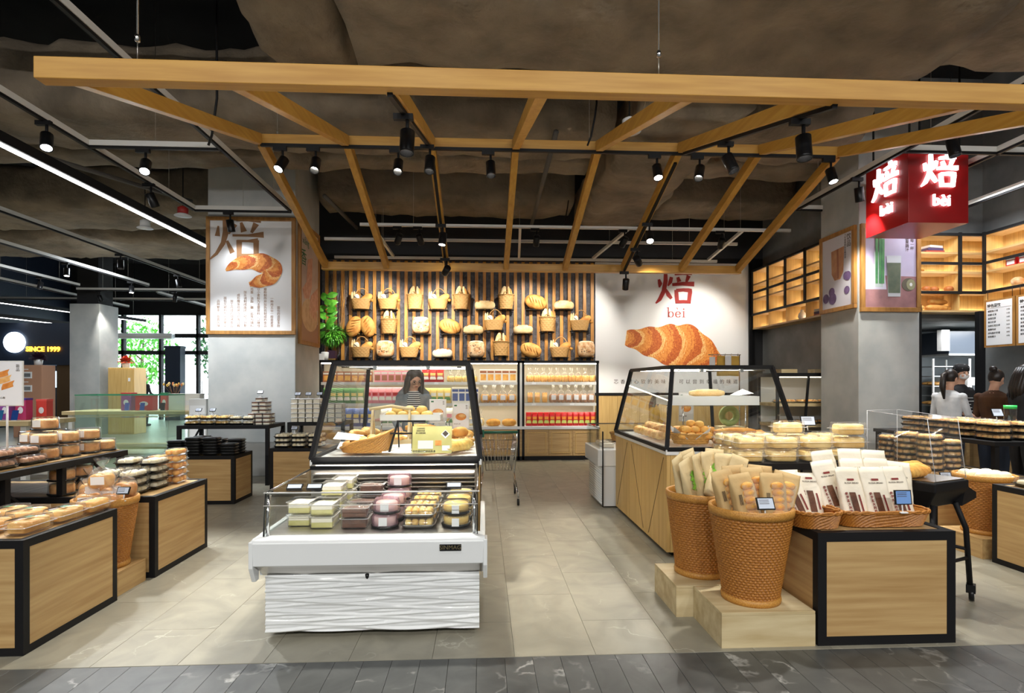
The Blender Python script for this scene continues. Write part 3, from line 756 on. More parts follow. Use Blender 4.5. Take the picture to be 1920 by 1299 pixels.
def weave(mb, rfun, z0, z1, n, rows, amp, ax=1, ay=1, c=(0,0,0), step=1, thick=.006):
    """a woven wall: strands run in front of and behind the stakes, with a groove between rows"""
    mb.smooth = True
    n = n//4*4; rows = max(4, rows//2); rings = []; dz = (z1-z0)/rows
    for k in range(rows):
        for f, g in ((.04,-1.6),(.30,.0),(.70,.0),(.96,-1.6)):
            z = z0+dz*(k+f); r = rfun((k+f)/rows); ring = []
            for t in range(n):
                a = 2*PI*t/n
                o = amp*(math.cos(PI*t/2+PI*k)*1.0 + g*.55)
                ring.append((c[0]+ax*(r+o)*math.cos(a), c[1]+ay*(r+o)*math.sin(a), c[2]+z))
            rings.append(ring)
    rings += [[(c[0]+ax*(rfun(1)-thick)*math.cos(2*PI*t/n), c[1]+ay*(rfun(1)-thick)*math.sin(2*PI*t/n), c[2]+z1) for t in range(n)],
             [(c[0]+ax*(rfun(0)-thick)*math.cos(2*PI*t/n), c[1]+ay*(rfun(0)-thick)*math.sin(2*PI*t/n), c[2]+z0+.01) for t in range(n)]]
    mb.loft(rings, cap=True)
    return mb
def rim(r, z, tr, n=40, ax=1, ay=1, c=(0,0,0)):
    return SM().tube([(c[0]+ax*r*math.cos(2*PI*k/n), c[1]+ay*r*math.sin(2*PI*k/n), c[2]+z) for k in range(n)], tr, 8, closed=True)
def braid(r, z, tr, n=60, ax=1, ay=1, parent=None, mat_=None, name='rim', e=1.0):
    def sp(v): return math.copysign(abs(v)**e, v)
    m_ = SM()
    for s in (0, PI):
        m_.tube([(ax*sp(math.cos(2*PI*k/n))*(r+tr*.7*math.cos(k*.9+s)), ay*sp(math.sin(2*PI*k/n))*(r+tr*.7*math.cos(k*.9+s)), z+tr*.7*math.sin(k*.9+s)) for k in range(n)], tr*.8, 6, closed=True)
    return m_.build(name, mat_, parent)
def flatbot(cut):
    return lambda p: Vector((p.x, p.y, max(p.z, -cut)))
# prototypes on the wall, origin at base centre, front towards -y
def loaf_side(parent_loc, label, mat_, group):
    t = thing('bread_loaf', label, 'bread', parent_loc, 0, group)
    SM().blob((0,0,.075), .20, .10, .10, 20, 12, 1, .75, .06, 6, len(label), fn=flatbot(.075)).build('crust', mat_, t)
    for k in range(4):
        x = -.11+.075*k
        SM().tube([(x-.03,-.07,.135),(x,-.045,.165),(x+.035,.0,.176)], [.004,.012,.004], 6).build('slash', M['slash'], t)
    return t
def loaf_oval(loc, label, ang, group, w_=.22, h_=.145):
    t = thing('bread_loaf', label, 'bread', loc, 0, group)
    d = Euler((0,ang,0)).to_matrix()
    m_ = SM().blob((0,0,h_), w_, .085, h_, 22, 14, .92, .92, .04, 6, len(label), rot=(0,ang,0))
    m_.build('crust', M['crust'], t)
    for k in range(5):
        x = -.12+.06*k
        pts = [Vector((x-.045,-.067,.075)), Vector((x-.005,-.087,.01)), Vector((x+.055,-.062,-.075))]
        SM().tube([d @ p + Vector((0,0,h_)) for p in pts], [.004,.011,.004], 6).build('slash', M['slash'], t)
    return t
def loaf_raisin(loc, label, group):
    t = thing('raisin_bread', label, 'bread', loc, 0, group)
    SM().blob((0,0,.165), .175, .10, .165, 24, 14, .55, .62, .03, 6, len(label)).build('crust', M['crustr'], t)
    rs = random.Random(len(label)*3+1); m_ = SM()
    for k in range(16):
        x, z = rs.uniform(-.12,.12), rs.uniform(-.09,.09)
        m_.blob((x,-.099,.165+z), rs.uniform(.007,.014), .01, rs.uniform(.004,.008), 6, 4)
    m_.build('raisins', M['holes'], t)
    SM().blob((0,0,.29), .15, .075, .045, 20, 8, .6, .8, .05, 8, 3).build('floury_top', M['crustw'], t)
    return t
def basket_handled(loc, label, group):
    t = thing('bread_basket', label, 'basket', loc, 0, group)
    weave(SM(), lambda u: .15+.055*u, 0, .205, 56, 13, .0035, 1.0, .5).build('basket_body', M['wick_l'], t)
    m_ = SM().tube([(.02+.14*math.cos(a),-.02,.19+.22*math.sin(a)) for a in [PI*k/14 for k in range(15)]], .009, 6)
    m_.build('handle', M['wick_l'], t)
    q = SM().lathe([(.0,-.035),(.028,-.033),(.03,0),(.028,.033),(.0,.035)],14).build('rolling_pin_end', M['wick_t'], t, (.225,-.06,.17), (PI/2,0,.3))
    for k, (x,z,rx,rz,rot,mt) in enumerate(((-.175,.25,.022,.10,.05,'crustp'),(-.14,.26,.02,.10,.12,'crustp'),(-.09,.22,.06,.085,.1,'crustw'),(.11,.22,.075,.13,1.05,'crust'))):
        SM().blob((x,0,z), rx, .05 if k > 1 else .022, rz, 14, 10, .9, .9, .03, 8, k, rot=(0,rot,0)).build('bread', M[mt], t)
    SM().tube([(-.13,-.05,.26),(-.10,-.054,.235),(-.06,-.05,.2)], [.003,.007,.003], 6).build('slash', M['holes'], t)
    return t
def basket_tall(loc, label, group, tilt=0, round_=False):
    t = thing('bread_basket', label, 'basket', loc, 0, group)
    weave(SM(), lambda u: .125+.035*u, 0, .285, 44, 15, .0045, 1, .6).build('basket_body', M['wick_l'], t)
    rim(.163,.287,.011,32,1,.6).build('rim', M['wick_l'], t)
    SM().tube([(-.01+.055*math.cos(a),-.103,.275+.06*math.sin(a)) for a in [PI*k/8 for k in range(9)]], .009, 6).build('handle', M['wick_l'], t)
    for k,(x,z,rx,rz,rot,mt) in enumerate(((-.06,.33,.055,.14,.25,'crustp'),(.055,.34,.03,.12,-.1,'crustp'),(.10,.32,.022,.10,-.2,'crust'))):
        SM().blob((x,.0,z), rx, .04, rz, 14, 10, 1, 1, .03, 8, k, rot=(0,rot,0)).build('bread', M[mt], t)
    return t
def wcrop(cx, cy):       # photo position -> wall x, z at the depth of the wall goods
    return A(560+cx/3, 460+cy/3, 11.33)
YW = 11.30
PEG = MB().box(-.20,.20,-.11,.02,-.012,0).mesh('plate', M['black'])
def shelf_under(x, z, lab, w_=.40):
    t = thing('peg_shelf', lab, 'peg shelf', (x, 11.425-.02, z))
    put('plate', PEG, t).scale = (w_/.4,1,1)
    for k in (-1,0,1): SM().lathe([(.0,-.03),(.009,-.028),(.009,.0)],8).build('peg', M['brass'], t, (k*w_*.33,-.115,-.006), (PI/2,0,0))
row = {360:'upper row',497:'middle row',478:'middle row',630:'bottom row',622:'bottom row',488:'middle row'}
WALL = [('h',352,360,'first'),('h',502,360,'second'),('t',655,360,'first'),('h',785,360,'third'),('t',915,360,'second'),('s',1048,360,'first'),('t',1167,360,'third'),('o',1333,360,'only'),('s',1492,360,'second'),
        ('ol',313,497,''),('or',390,497,''),('t',508,497,'first'),('r',688,497,'only'),('o',850,497,'only horizontal'),('s',983,497,'first'),('h',1100,478,'first'),('s',1262,497,'second'),('t',1398,485,'second'),('h',1580,480,'second'),
        ('h',352,630,'first'),('r',488,630,'first'),('h',622,630,'second'),('w',808,630,'only'),('r',1000,630,'second'),('t',1138,622,'only'),('o',1305,630,'only'),('h',1467,630,'third'),('r',1615,630,'third')]
for kind, cx, cy, ordn in WALL:
    rw = 'upper row' if cy < 400 else ('middle row' if cy < 550 else 'bottom row')
    p = wcrop(cx, cy); loc = (p.x, YW+.01, p.z)
    G = 'breads and baskets on the slatted wall'
    o_ = '' if ordn.startswith('only') else ordn + ' from the left '
    if kind == 'h': basket_handled(loc, f'hoop-handled bread basket, {o_}in the slatted wall {rw}', G)
    elif kind == 't': basket_tall(loc, f'tall wicker basket of breads, {o_}in the slatted wall {rw}', G)
    elif kind == 's': loaf_side(loc, f'low pale loaf, {o_}in the {rw} of the slatted wall', M['crustp'], G)
    elif kind == 'w': loaf_side(loc, 'whitest floured loaf, low in the bottom row of the slatted wall', M['crustw'], G)
    elif kind == 'o': loaf_oval(loc, f'plump oval slashed loaf lying sideways in the {rw} of the slatted wall', .25, G)
    elif kind == 'ol': loaf_oval(loc, 'left of two upright oval loaves leaning together on the slatted wall', -1.15, G, .21, .145)
    elif kind == 'or': loaf_oval(loc, 'right of two upright oval loaves leaning together on the slatted wall', 1.25, G, .21, .145)
    elif kind == 'r': loaf_raisin(loc, f'square holey raisin bread, {o_}in the slatted wall {rw}', G)
    shelf_under(p.x, p.z-.001, {'h':'peg shelf under the hoop-handled basket','t':'peg shelf under the tall basket','s':'peg shelf under the low pale loaf','w':'peg shelf under the whitest loaf','o':'peg shelf under the plump oval loaf','ol':'peg shelf under the left upright loaf','or':'peg shelf under the right upright loaf','r':'peg shelf under the raisin bread'}[kind] + (f', {ordn} in the {rw}' if ordn and ordn != 'only' else f' in the {rw}'), .30 if kind in ('t','ol','or') else .38)
# ================================================================ WHITE BRAND PANEL
M['panelw'] = mk('matt_white_panel', (.76,.75,.74), rough=.7)
bp = thing('brand_panel', 'white wall panel with red bakery character and a croissant picture', 'wall sign', (0,11.45,0))
MB().box(2.30,5.50,0,.06,1.30,3.97).build('panel', M['panelw'], bp)
MB().box(2.30,5.50,-.012,.06,1.245,1.30).build('dark_strip', M['black'], bp)
z0 = A(1225,573,11.45).z; x0 = A(1228,573,11.45).x
for bb in (BEI[:4],BEI[4:]): brush(MB(), bb, x0, z0, .82, 1.2, -.008, 0).build('character', M['ink_red'], bp)
def serif_bei():
    m_ = MB(); y0, y1 = -.006, 0
    def q(*p): m_.prism(p, y0, y1, 'xz')
    # b
    q((0,.0),(.022,.0),(.022,.20),(0,.20)); q((-.02,.185),(.022,.20),(.022,.212),(-.02,.20))
    def arc(cx,cz,rx,rz,a0,a1,w0,w1,n=14):
        for k in range(n):
            a=a0+(a1-a0)*k/n; b=a0+(a1-a0)*(k+1)/n
            f=lambda t,r:(cx+(rx+r)*math.cos(t),cz+(rz+r)*math.sin(t))
            wa=w0+(w1-w0)*abs(math.cos(a)); wb=w0+(w1-w0)*abs(math.cos(b))
            q(f(a,-wa/2),f(a,wa/2),f(b,wb/2),f(b,-wb/2))
    arc(.065,.062,.048,.058,-PI,PI,.008,.026,24)
    arc(.215,.062,.050,.058,.15,2*PI-.5,.008,.026,22); q((.17,.06),(.262,.06),(.262,.072),(.17,.072))
    q((.205,.165),(.18,.20),(.198,.205),(.215,.165))
    q((.322,.0),(.344,.0),(.344,.125),(.322,.125)); q((.30,.112),(.344,.125),(.344,.135),(.30,.122)); q((.30,0),(.366,0),(.366,.01),(.30,.01)); m_.prism(ell(.333,.172,.016,.016,12), y0, y1, 'xz')
    return m_
me = serif_bei().mesh('lettering', flatmat('ink_red_soft', srgb(176,70,60)))
p = A(1252,595,11.45); put('lettering', me, bp, (p.x,0,p.z))
def wp(x, y): q = A(1100+x/3, 420+y/3, 11.45); return (q.x, q.z)
pts = [wp(220,640),wp(290,650),wp(380,665),wp(480,680),wp(570,690),wp(660,725),wp(750,770)]
printed(ribbon(pts, [.30,.46,.66,.84,.86,.60,.20], 5, 22, 190, .9, -.004), bp, 'printed_croissant', CR)
for k, ch in enumerate('芯香甜心软的美味，可以尝到幸福的味道'):
    p = A(1155+k*12.7+(8 if k > 8 else 0), 716, 11.45)
    letter(ch, .10, M['ink_dark'], bp, (p.x,-.003,p.z))
for k in range(7):
    x0_ = 2.30+k*.4571
    struct(MB().box(x0_+.002,x0_+.455,11.45,11.51,0,1.245).build('trim_%d' % (k+1), M['oak_z']))
struct(MB().box(5.50,5.56,11.40,11.52,0,3.97).build('trim_8', M['black']))
# ================================================================ OPEN WALL CABINETS WITH SHELVES
def wall_shelf(label, L, x, y, rz, cols, z0=2.60, z1=3.80, dp=.30):
    """oak cubby shelf running along local x from 0 to L, facing -y, with a black steel grid before it"""
    t = thing('wall_shelf', label, 'shelf', (x,y,z0), rz)
    H = z1-z0
    MB().box(0,L,-.02,0,0,H).build('back_panel', M['oak_z'], t)
    for k in range(5): MB().box(0,L,-dp,-.02,H*k/4-(.025 if k == 4 else 0),H*k/4+(.03 if k < 4 else 0)).build('shelf_board', M['oak_x'], t)
    for k in range(cols+1):
        xx = L*k/cols
        MB().box(max(0,xx-.01),min(L,xx+.01),-dp+.005,-.02,0,H).build('divider', M['oak_z'], t)
    for k in range(5):
        zz = H*k/4
        if k < 4:
            m_ = MB().box(.02,L-.02,-.05,-.03,zz+.031,zz+.040); m_.build('light_strip', M['ledw'], t)
    for k in range(3): MB().box(-.02,L+.02,-dp-.03,-dp,H*(.25+.375*k)-.02,H*(.25+.375*k)+.02).build('grid_bar', M['black'], t)
    k = 0; n = max(2, cols)
    for k in range(n+1): MB().box(L*k/n-.022,L*k/n+.022,-dp-.032,-dp-.002,H*.23,H+.03).build('grid_post', M['black'], t)
    return t
M['ledw'] = mk('warm_led_strip', (1,.93,.78), emit=16)
wall_shelf('backlit oak cubby shelf left of the right pillar, behind a black grid', 2.55, 5.86, 11.38, -PI/2, 4)
wall_shelf('backlit oak shelf with breads behind the red cube sign', 2.0, 6.05, 8.70, 0, 3)
wall_shelf('backlit oak shelf at the right picture edge above the menus', 2.2, 8.05, 8.34, -PI/2, 3)
# ================================================================ DISPLAY STANDS
def crate(label, x0, x1, y0, y1, h, fr=.045, cat='stand', name='display_stand', panel='oak'):
    """oak-panelled stand in a square black steel frame"""
    t = thing(name, label, cat, ((x0+x1)/2,(y0+y1)/2,0))
    a, b = (x1-x0)/2, (y1-y0)/2
    fb = []
    for sx_ in (-1,1):
        for sy_ in (-1,1): fb.append((sx_*a-(fr if sx_>0 else 0), sx_*a+(fr if sx_<0 else 0), sy_*b-(fr if sy_>0 else 0), sy_*b+(fr if sy_<0 else 0), 0, h))
    for z in (0, h-fr):
        for sy_ in (-1,1): fb.append((-a+fr,a-fr, sy_*b-(fr if sy_>0 else 0), sy_*b+(fr if sy_<0 else 0), z, z+fr))
        for sx_ in (-1,1): fb.append((sx_*a-(fr if sx_>0 else 0), sx_*a+(fr if sx_<0 else 0), -b+fr,b-fr, z, z+fr))
    for q in fb: MB().box(*q).build('frame_bar', M['black'], t)
    g = .012
    for sy_ in (-1,1): MB().box(-a+fr,a-fr, sy_*(b-g)-.01, sy_*(b-g)+.01, fr, h-fr).build('side_panel', M['oak_x'], t)
    for sx_ in (-1,1): MB().box(sx_*(a-g)-.01, sx_*(a-g)+.01, -b+fr,b-fr, fr, h-fr).build('side_panel', M['oak_y'], t)
    MB().box(-a+fr,a-fr,-b+fr,b-fr,h-.03,h-.004).build('top_panel', M['oak_y'], t)
    return t
def frame_table(label, x0, x1, y0, y1, h, fr=.05, top=None, brace=True):
    t = thing('black_table', label, 'table', ((x0+x1)/2,(y0+y1)/2,0))
    a, b = (x1-x0)/2, (y1-y0)/2
    for sx_ in (-1,1):
        for sy_ in (-1,1): MB().box(sx_*a-(fr if sx_>0 else 0), sx_*a+(fr if sx_<0 else 0), sy_*b-(fr if sy_>0 else 0), sy_*b+(fr if sy_<0 else 0), 0, h-fr).build('leg', M['black'], t)
    MB().box(-a,a,-b,b,h-fr,h).build('top', top or M['black'], t)
    if brace:
        for sx_ in (-1,1): MB().beam((sx_*(a-.02),-b+.05,h*.35),(sx_*(a-.02),b-.05,h-.08),.02,.02).build('brace', M['black'], t)
    return t
crate('near left oak display stand in black frame, cut by the picture edge', -4.3,-2.52,3.24,4.04,.635)
crate('second left oak stand in black frame, beyond the wicker basket', -4.3,-2.52,4.49,5.32,.625)
crate('oak stand in black frame before the left column, holding black trays', -3.95,-3.07,7.17,7.72,.60)
crate('oak stand in black frame left of the tall glass case', -2.80,-2.0,7.6,8.2,.64)
frame_table('tall black table at the foot of the croissant poster column', -4.44,-3.13,8.45,9.15,.88)
frame_table('tall black table stacked with white packs, right of the left column', -2.88,-2.05,8.5,9.1,.92)
# riser standing on the two left stands
t = thing('riser_shelf', 'long black riser shelf with oak top behind the left stands', 'shelf', (-3.75,0,.635))
MB().box(-.55,.55,3.5,5.28,.215,.262).build('edge_frame', M['black'], t)
MB().box(-.52,.50,3.53,5.25,.262,.27).build('top_board', M['oak_y'], t)
for y in (3.52,4.0,4.52,5.23):
    for x in (-.5,.50): MB().box(x-.022,x+.022,y,y+.045,0,.215).build('post', M['black'], t)
for y0 in (3.6,4.6): 
    MB().beam((.49,y0+.05,.02),(.49,y0+.35,.21),.018,.018).build('brace', M['black'], t); MB().beam((.49,y0+.55,.02),(.49,y0+.3,.21),.018,.018).build('brace', M['black'], t)
# right side stands
crate('large front oak stand in black frame, holding the white paper bags', 1.91,2.73,3.13,4.0,.645, .052)
crate('right-edge oak stand in black frame, cut by the picture edge', 4.27,5.75,3.3,4.53,.655)
crate('oak stand behind the right-edge basket, holding stacked pastry trays', 4.27,5.75,5.15,6.95,.52)
t = thing('riser_shelf', 'long black riser shelf of pastry trays at the right', 'shelf', (5.35,0,.655))
MB().box(-.42,.38,3.4,4.5,.21,.25).build('shelf_board', M['black'], t)
for y in (3.42,4.44):
    for x in (-.40,.33): MB().box(x,x+.045,y,y+.045,0,.21).build('post', M['black'], t)
t = thing('riser_shelf', 'farther black riser shelf behind the round pastry stacks', 'shelf', (5.35,0,.52))
MB().box(-.42,.38,5.2,6.9,.37,.41).build('shelf_board', M['black'], t)
for y in (5.22,6.84):
    for x in (-.40,.33): MB().box(x,x+.045,y,y+.045,0,.37).build('post', M['black'], t)
frame_table('black table stacked with clear packs of toast', 1.88,2.95,4.10,4.72,.90, .05)
# plinth blocks
def block(label, x0,x1,y0,y1,h, mat_=None):
    t = thing('plinth_block', label, 'plinth', ((x0+x1)/2,(y0+y1)/2,0)); a,b=(x1-x0)/2,(y1-y0)/2
    m2 = mat_ or M['pine']
    MB().box(-a,a,-b,b,h-.018,h).build('top_board', m2, t, bevel=.002)
    for s in (-1,1):
        MB().box(-a,a,s*b-(.018 if s>0 else 0),s*b+(.018 if s<0 else 0),0,h-.018).build('side_board', m2, t)
        MB().box(s*a-(.018 if s>0 else 0),s*a+(.018 if s<0 else 0),-b+.018,b-.018,0,h-.018).build('side_board', m2, t)
    return t
block('front pale pine plinth under the nearest wicker basket', 1.35,1.895,3.13,3.56,.20)
block('rear pale pine plinth under the second wicker basket', 1.24,1.80,3.565,4.02,.20)
block('oak plinth under the left wicker basket', -3.2,-2.56,4.10,4.44,.17, M['oak_y'])
block('oak plinth under the right-edge wicker basket', 4.25,4.72,4.60,5.06,.17, M['oak_y'])
# ================================================================ WICKER BASKETS
def bin_basket(label, x, y, z, r0, r1, h, mat_=None, n=168, rows=62, ax=1, ay=1, group=None):
    t = thing('wicker_basket', label, 'basket', (x,y,z), 0, group)
    mt = mat_ or M['wick']
    rf = lambda u: r0+(r1-r0)*u
    weave(SM(), rf, .03, h-.04, n, rows, r1*.019, ax, ay).build('woven_body', mt, t)
    m_ = SM(); n2 = 48
    m_.lathe([(r1-.010,h-.044),(r1+.006,h-.046),(r1+.009,h-.024),(r1+.008,h),(r1-.004,h+.004),(r1-.014,h-.002),(r1-.016,h-.044)], n2, cap0=False, cap1=False).build('rim_hoop', M['wick_t'], t)
    m_ = SM().lathe([(r0-.02,0),(r0+.008,0),(r0+.012,.018),(r0+.008,.036),(r0-.02,.04)], n2).build('foot_hoop', M['wick_t'], t)
    return t
B2 = A(1391,1145,3.32); 
bin_basket('nearest tall wicker basket, full of windowed bread bags', 1.62,3.345,.20,.160,.235,.56)
bin_basket('tall wicker basket of green-printed bags, behind the nearest one', 1.50,3.825,.20,.165,.225,.56)
bin_basket('tall wicker basket of wrapped loaves between the left stands', -2.74,4.265,.17,.14,.20,.50, n=140, rows=56)
bin_basket('tall tan wicker basket of rolls at the right picture edge', 4.48,4.83,.17,.16,.225,.52, n=140, rows=56)
# low trays
def tray_basket(label, x, y, z, a, b, h, e=.6, flare=1.12, rz=0):
    t = thing('wicker_tray', label, 'basket', (x,y,z), rz); n = 96; rows = 9
    def sp(v): return math.copysign(abs(v)**e, v)
    rings = []
    for k in range(rows+1):
        u = k/rows; f = 1+(flare-1)*u
        rings.append([((a*f)*sp(math.cos(2*PI*q/n))+.003*(1 if (q+k)%2 else -1)*math.cos(2*PI*q/n), (b*f)*sp(math.sin(2*PI*q/n))+.003*(1 if (q+k)%2 else -1)*math.sin(2*PI*q/n), h*u) for q in range(n)])
    rings.append([((a*flare-.012)*sp(math.cos(2*PI*q/n)), (b*flare-.012)*sp(math.sin(2*PI*q/n)), h) for q in range(n)])
    rings.append([((a-.012)*sp(math.cos(2*PI*q/n)), (b-.012)*sp(math.sin(2*PI*q/n)), .01) for q in range(n)])
    MB().loft(rings).build('woven_body', M['wick'], t)
    braid(1, h+.002, .009, 90, a*flare, b*flare, t, M['wick'], 'braided_rim', e)
    return t
tray_basket('oval wicker tray with two white paper bags', 1.985,3.40,.647,.135,.20,.09)
tray_basket('wide rectangular wicker tray full of white paper bags', 2.40,3.40,.647,.262,.17,.085, .42)
# ================================================================ REFRIGERATED FRONT CASE
M['case_led2'] = mk('cold_case_led_strip', (1,.96,.86), emit=22)
fx0, fx1 = -1.275, -.02
fr_ = thing('refrigerated_case', 'white refrigerated case with wavy ribbed front, full of boxed cakes', 'display case', ((fx0+fx1)/2,3.8,0))
hw = (fx1-fx0)/2
def L(y): return y-3.8
# wavy base: real relief
m_ = SM(); NX, NZ = 90, 66; V = []
for k in range(NZ+1):
    z = .035+.335*k/NZ
    for i in range(NX+1):
        x = -hw+2*hw*i/NX
        ph = (z-.035)/.0279 + .34*math.sin(x*7.3+math.floor((z-.035)/.0279)*2.6)
        fz = ph-math.floor(ph)
        V.append((x, L(3.40)-.020*(1-abs(2*fz-1))**.8*(.75+.25*math.sin(x*9+math.floor(ph)*1.7)), z))
m_.add(V, [(k*(NX+1)+i, k*(NX+1)+i+1, (k+1)*(NX+1)+i+1, (k+1)*(NX+1)+i) for k in range(NZ) for i in range(NX)])
m_.build('wavy_front_panel', M['white'], fr_)
MB().box(-hw+.003,hw-.003,L(3.404),L(4.25),.035,.37).build('base_body', M['white'], fr_)
MB().box(-hw+.12,hw-.12,L(3.5),L(4.2),0,.035).build('plinth', M['black'], fr_)
bwid = hw+.035
prof = [(L(3.30),.452),(L(3.27),.46),(L(3.262),.59),(L(3.272),.606),(L(3.295),.613),(L(3.40),.613),(L(3.40),.452)]
MB().prism([(y,z) for y,z in prof], -bwid, bwid, 'yz').build('bumper_body', M['white'], fr_, bevel=.004)
MB().prism([(L(3.295),.452),(L(3.40),.37),(L(3.45),.37),(L(3.45),.452)], -bwid+.02, bwid-.02, 'yz').build('kick_skirt', M['steel'], fr_)
for s in (-1,1):
    MB().prism([(L(3.262),.60),(L(3.262),.45),(L(3.31),.36),(L(3.36),.36),(L(3.36),.60)], s*bwid-.012, s*bwid+.012, 'yz').build('end_cap', M['white'], fr_, bevel=.004)
    MB().box(s*bwid-.03*(s>0),s*bwid+.03*(s<0),L(3.40),L(4.25),.37,.613).build('side_body', M['white'], fr_)
    MB().prism([(L(3.345),.613),(L(3.335),.72),(L(3.365),.855),(L(4.25),.865),(L(4.25),.613)], s*(hw-.012)-.004, s*(hw-.012)+.004, 'yz').build('side_glass', M['glass'], fr_)
    SM().tube([(s*(hw-.03),L(3.35),.615),(s*(hw-.03),L(3.345),.72),(s*(hw-.03),L(3.372),.85)], .012, 8).build('glass_stile', M['chrome'], fr_)
    SM().tube([(s*(hw-.012),L(3.365),.858),(s*(hw-.012),L(4.25),.868)], .006, 6).build('glass_edge', M['chrome'], fr_)
    MB().beam((s*(hw-.012),L(3.335),.613),(s*(hw-.012),L(3.37),.855),.006,.014).build('edge_strip', M['blackp'], fr_)
m_ = SM(); n = 8
pr = [(L(3.345),.613),(L(3.332),.68),(L(3.336),.76),(L(3.366),.855)]
m_.add([(x,y,z) for y,z in pr for x in (-hw+.012,hw-.012)], [(2*k,2*k+1,2*k+3,2*k+2) for k in range(3)])
m_.build('front_glass', M['glass'], fr_)
SM().tube([(-hw,L(3.368),.858),(hw,L(3.368),.858)], .005, 8).build('glass_rail', M['grey_al'], fr_)
SM().tube([(-hw+.01,L(3.334),.79),(hw-.01,L(3.334),.79)], .002, 6).build('glass_rail', M['grey_al'], fr_)
MB().box(-hw+.02,hw-.02,L(3.36),L(4.22),.56,.618).build('deck', M['steel'], fr_)
MB().box(-hw+.02,hw-.02,L(4.21),L(4.25),.618,.90).build('back_panel', M['steel'], fr_)
for k in range(5): MB().obox((0,L(4.195),.715+.032*k), 2*hw-.08, .03, .006, (.6,0,0)).build('louvre', M['steel'], fr_)
MB().box(-hw+.05,hw-.05,L(4.17),L(4.19),.885,.893).build('light_strip', M['case_led2'], fr_); MB().box(-hw+.03,hw-.03,L(4.150),L(4.158),.872,.90).build('light_lip', M['blackp'], fr_)  # glowing strip added to brighten the case back, lip added to hide it
plate = MB().box(-.062,.062,-.004,0,-.019,.019).build('name_plate', M['blackp'], fr_, (hw-.165,L(3.262),.556), bevel=.002)
letter('SINMAG', .034, mk('dull_gold',(.42,.34,.18),rough=.35,metal=1), plate, (0,-.0048,0))
SM().lathe([(.0,-.03),(.010,-.02),(.012,0)],10).build('drain_knob', M['blackp'], fr_, (-.02,L(3.31),.395))
# ================================================================ BREAD CASES (glass hoods on oak bases)
def bread_case(label, x0,x1,y0,y1, zt, inset_f, inset_s, inset_b, zb=.93, zb0=.045, base='plank', front_open=True):
    cx, cy = (x0+x1)/2,(y0+y1)/2
    t = thing('bread_case', label, 'display case', (cx,cy,0)); a,b=(x1-x0)/2,(y1-y0)/2
    MB().box(-a+.06,a-.06,-b+.06,b-.06,0,zb0+.02).build('plinth', M['black'], t)
    MB().box(-a+.03,a-.03,-b+.03,b-.03,zb0,zb-.05).build('carcass', M['oak_z'], t)
    # upright boards on the two long sides, with the joinery grooves between them
    nb = max(3,int((y1-y0)/.47)); wdt = 2*b/nb
    for s in (-1,1):
        for k in range(nb):
            yy0 = -b+wdt*k+.004; yy1 = -b+wdt*(k+1)-.004
            xa, xb = (s*a-.03*(s>0), s*a+.03*(s<0))
            MB().box(xa,xb,yy0,yy1,zb0,zb-.05).build('side_board', M['oak_z'], t)
            dk = 1 if k % 2 else -1
            MB().beam((s*(a+.0004),(yy0+yy1)/2-dk*wdt*.36,zb0+.03),(s*(a+.0004),(yy0+yy1)/2+dk*wdt*.36,zb-.08),.001,.007,(1,0,0)).build('groove', M['groove'], t)
    for s in (-1,1):
        for k in range(3):
            xx0 = -a+.03+(2*a-.06)/3*k
            ya, yb = (s*b-.03*(s>0), s*b+.03*(s<0))
            MB().box(xx0+.002,xx0+(2*a-.06)/3-.002,ya,yb,zb0,zb-.05).build('end_board', M['oak_z'], t)
    MB().box(-a-.012,a+.012,-b-.012,b+.012,zb-.05,zb-.004).build('counter_top', M['white'], t, bevel=.006)
    f = .034
    B = [Vector((-a,-b,zb)),Vector((a,-b,zb)),Vector((a,b,zb)),Vector((-a,b,zb))]
    T = [Vector((-a+inset_s,-b+inset_f,zt)),Vector((a-inset_s,-b+inset_f,zt)),Vector((a-inset_s,b-inset_b,zt)),Vector((-a+inset_s,b-inset_b,zt))]
    for k in range(4):
        MB().beam(B[k],B[(k+1)%4],f,f).build('bottom_rail', M['black'], t)
        MB().beam(T[k],T[(k+1)%4],f,f).build('top_rail', M['black'], t)
        MB().beam(B[k],T[k],f,f).build('corner_post', M['black'], t)
        MB().add([B[k],B[(k+1)%4],T[(k+1)%4],T[k]],[(0,1,2,3)]).build('glass_pane', M['glass'], t)
    MB().add(T,[(0,1,2,3)]).build('roof_pane', M['glass'], t)
    SM().tube([T[0]+Vector((.05,.03,-.03)),T[1]+Vector((-.05,.03,-.03))], .006,6).build('hinge_rod', M['chrome'], t)
    for q0,q1 in ((0,1),(3,2)):
        MB().beam(T[q0]+Vector((.06,.024 if q0 == 0 else -.024,-.006)),T[q1]+Vector((-.06,.024 if q0 == 0 else -.024,-.006)),.010,.010).build('light_strip', M['case_led'], t)
    for k in (.3,.7):
        p = T[0].lerp(T[1],k)
        MB().obox(p+Vector((0,.02,-.03)),.03,.03,.03).build('hinge', M['chrome'], t)
    return t
M['case_led'] = mk('case_led_strip', (1,.92,.76), emit=26)
M['groove'] = mk('dark_groove', (.09,.06,.03), rough=.8)
bc1 = bread_case('tall sloped glass bread case behind the white refrigerated case', -1.275,-.02,4.29,6.15,1.655,.26,.10,.25)
# black steel apron between the two cases
MB().box(-.62,.62,-.945,-.925,.80,.915).build('front_apron', M['blackp'], bc1)
MB().box(-.61,.61,-.952,-.946,.845,.86).build('apron_trim', M['chrome'], bc1)
MB().box(-.05,.07,-.955,-.944,.868,.885).build('latch', M['steel'], bc1)
bc2 = bread_case('sloped glass bread case on a panelled oak base at right', 1.58,2.76,4.78,6.65,1.645,.24,.13,.22)
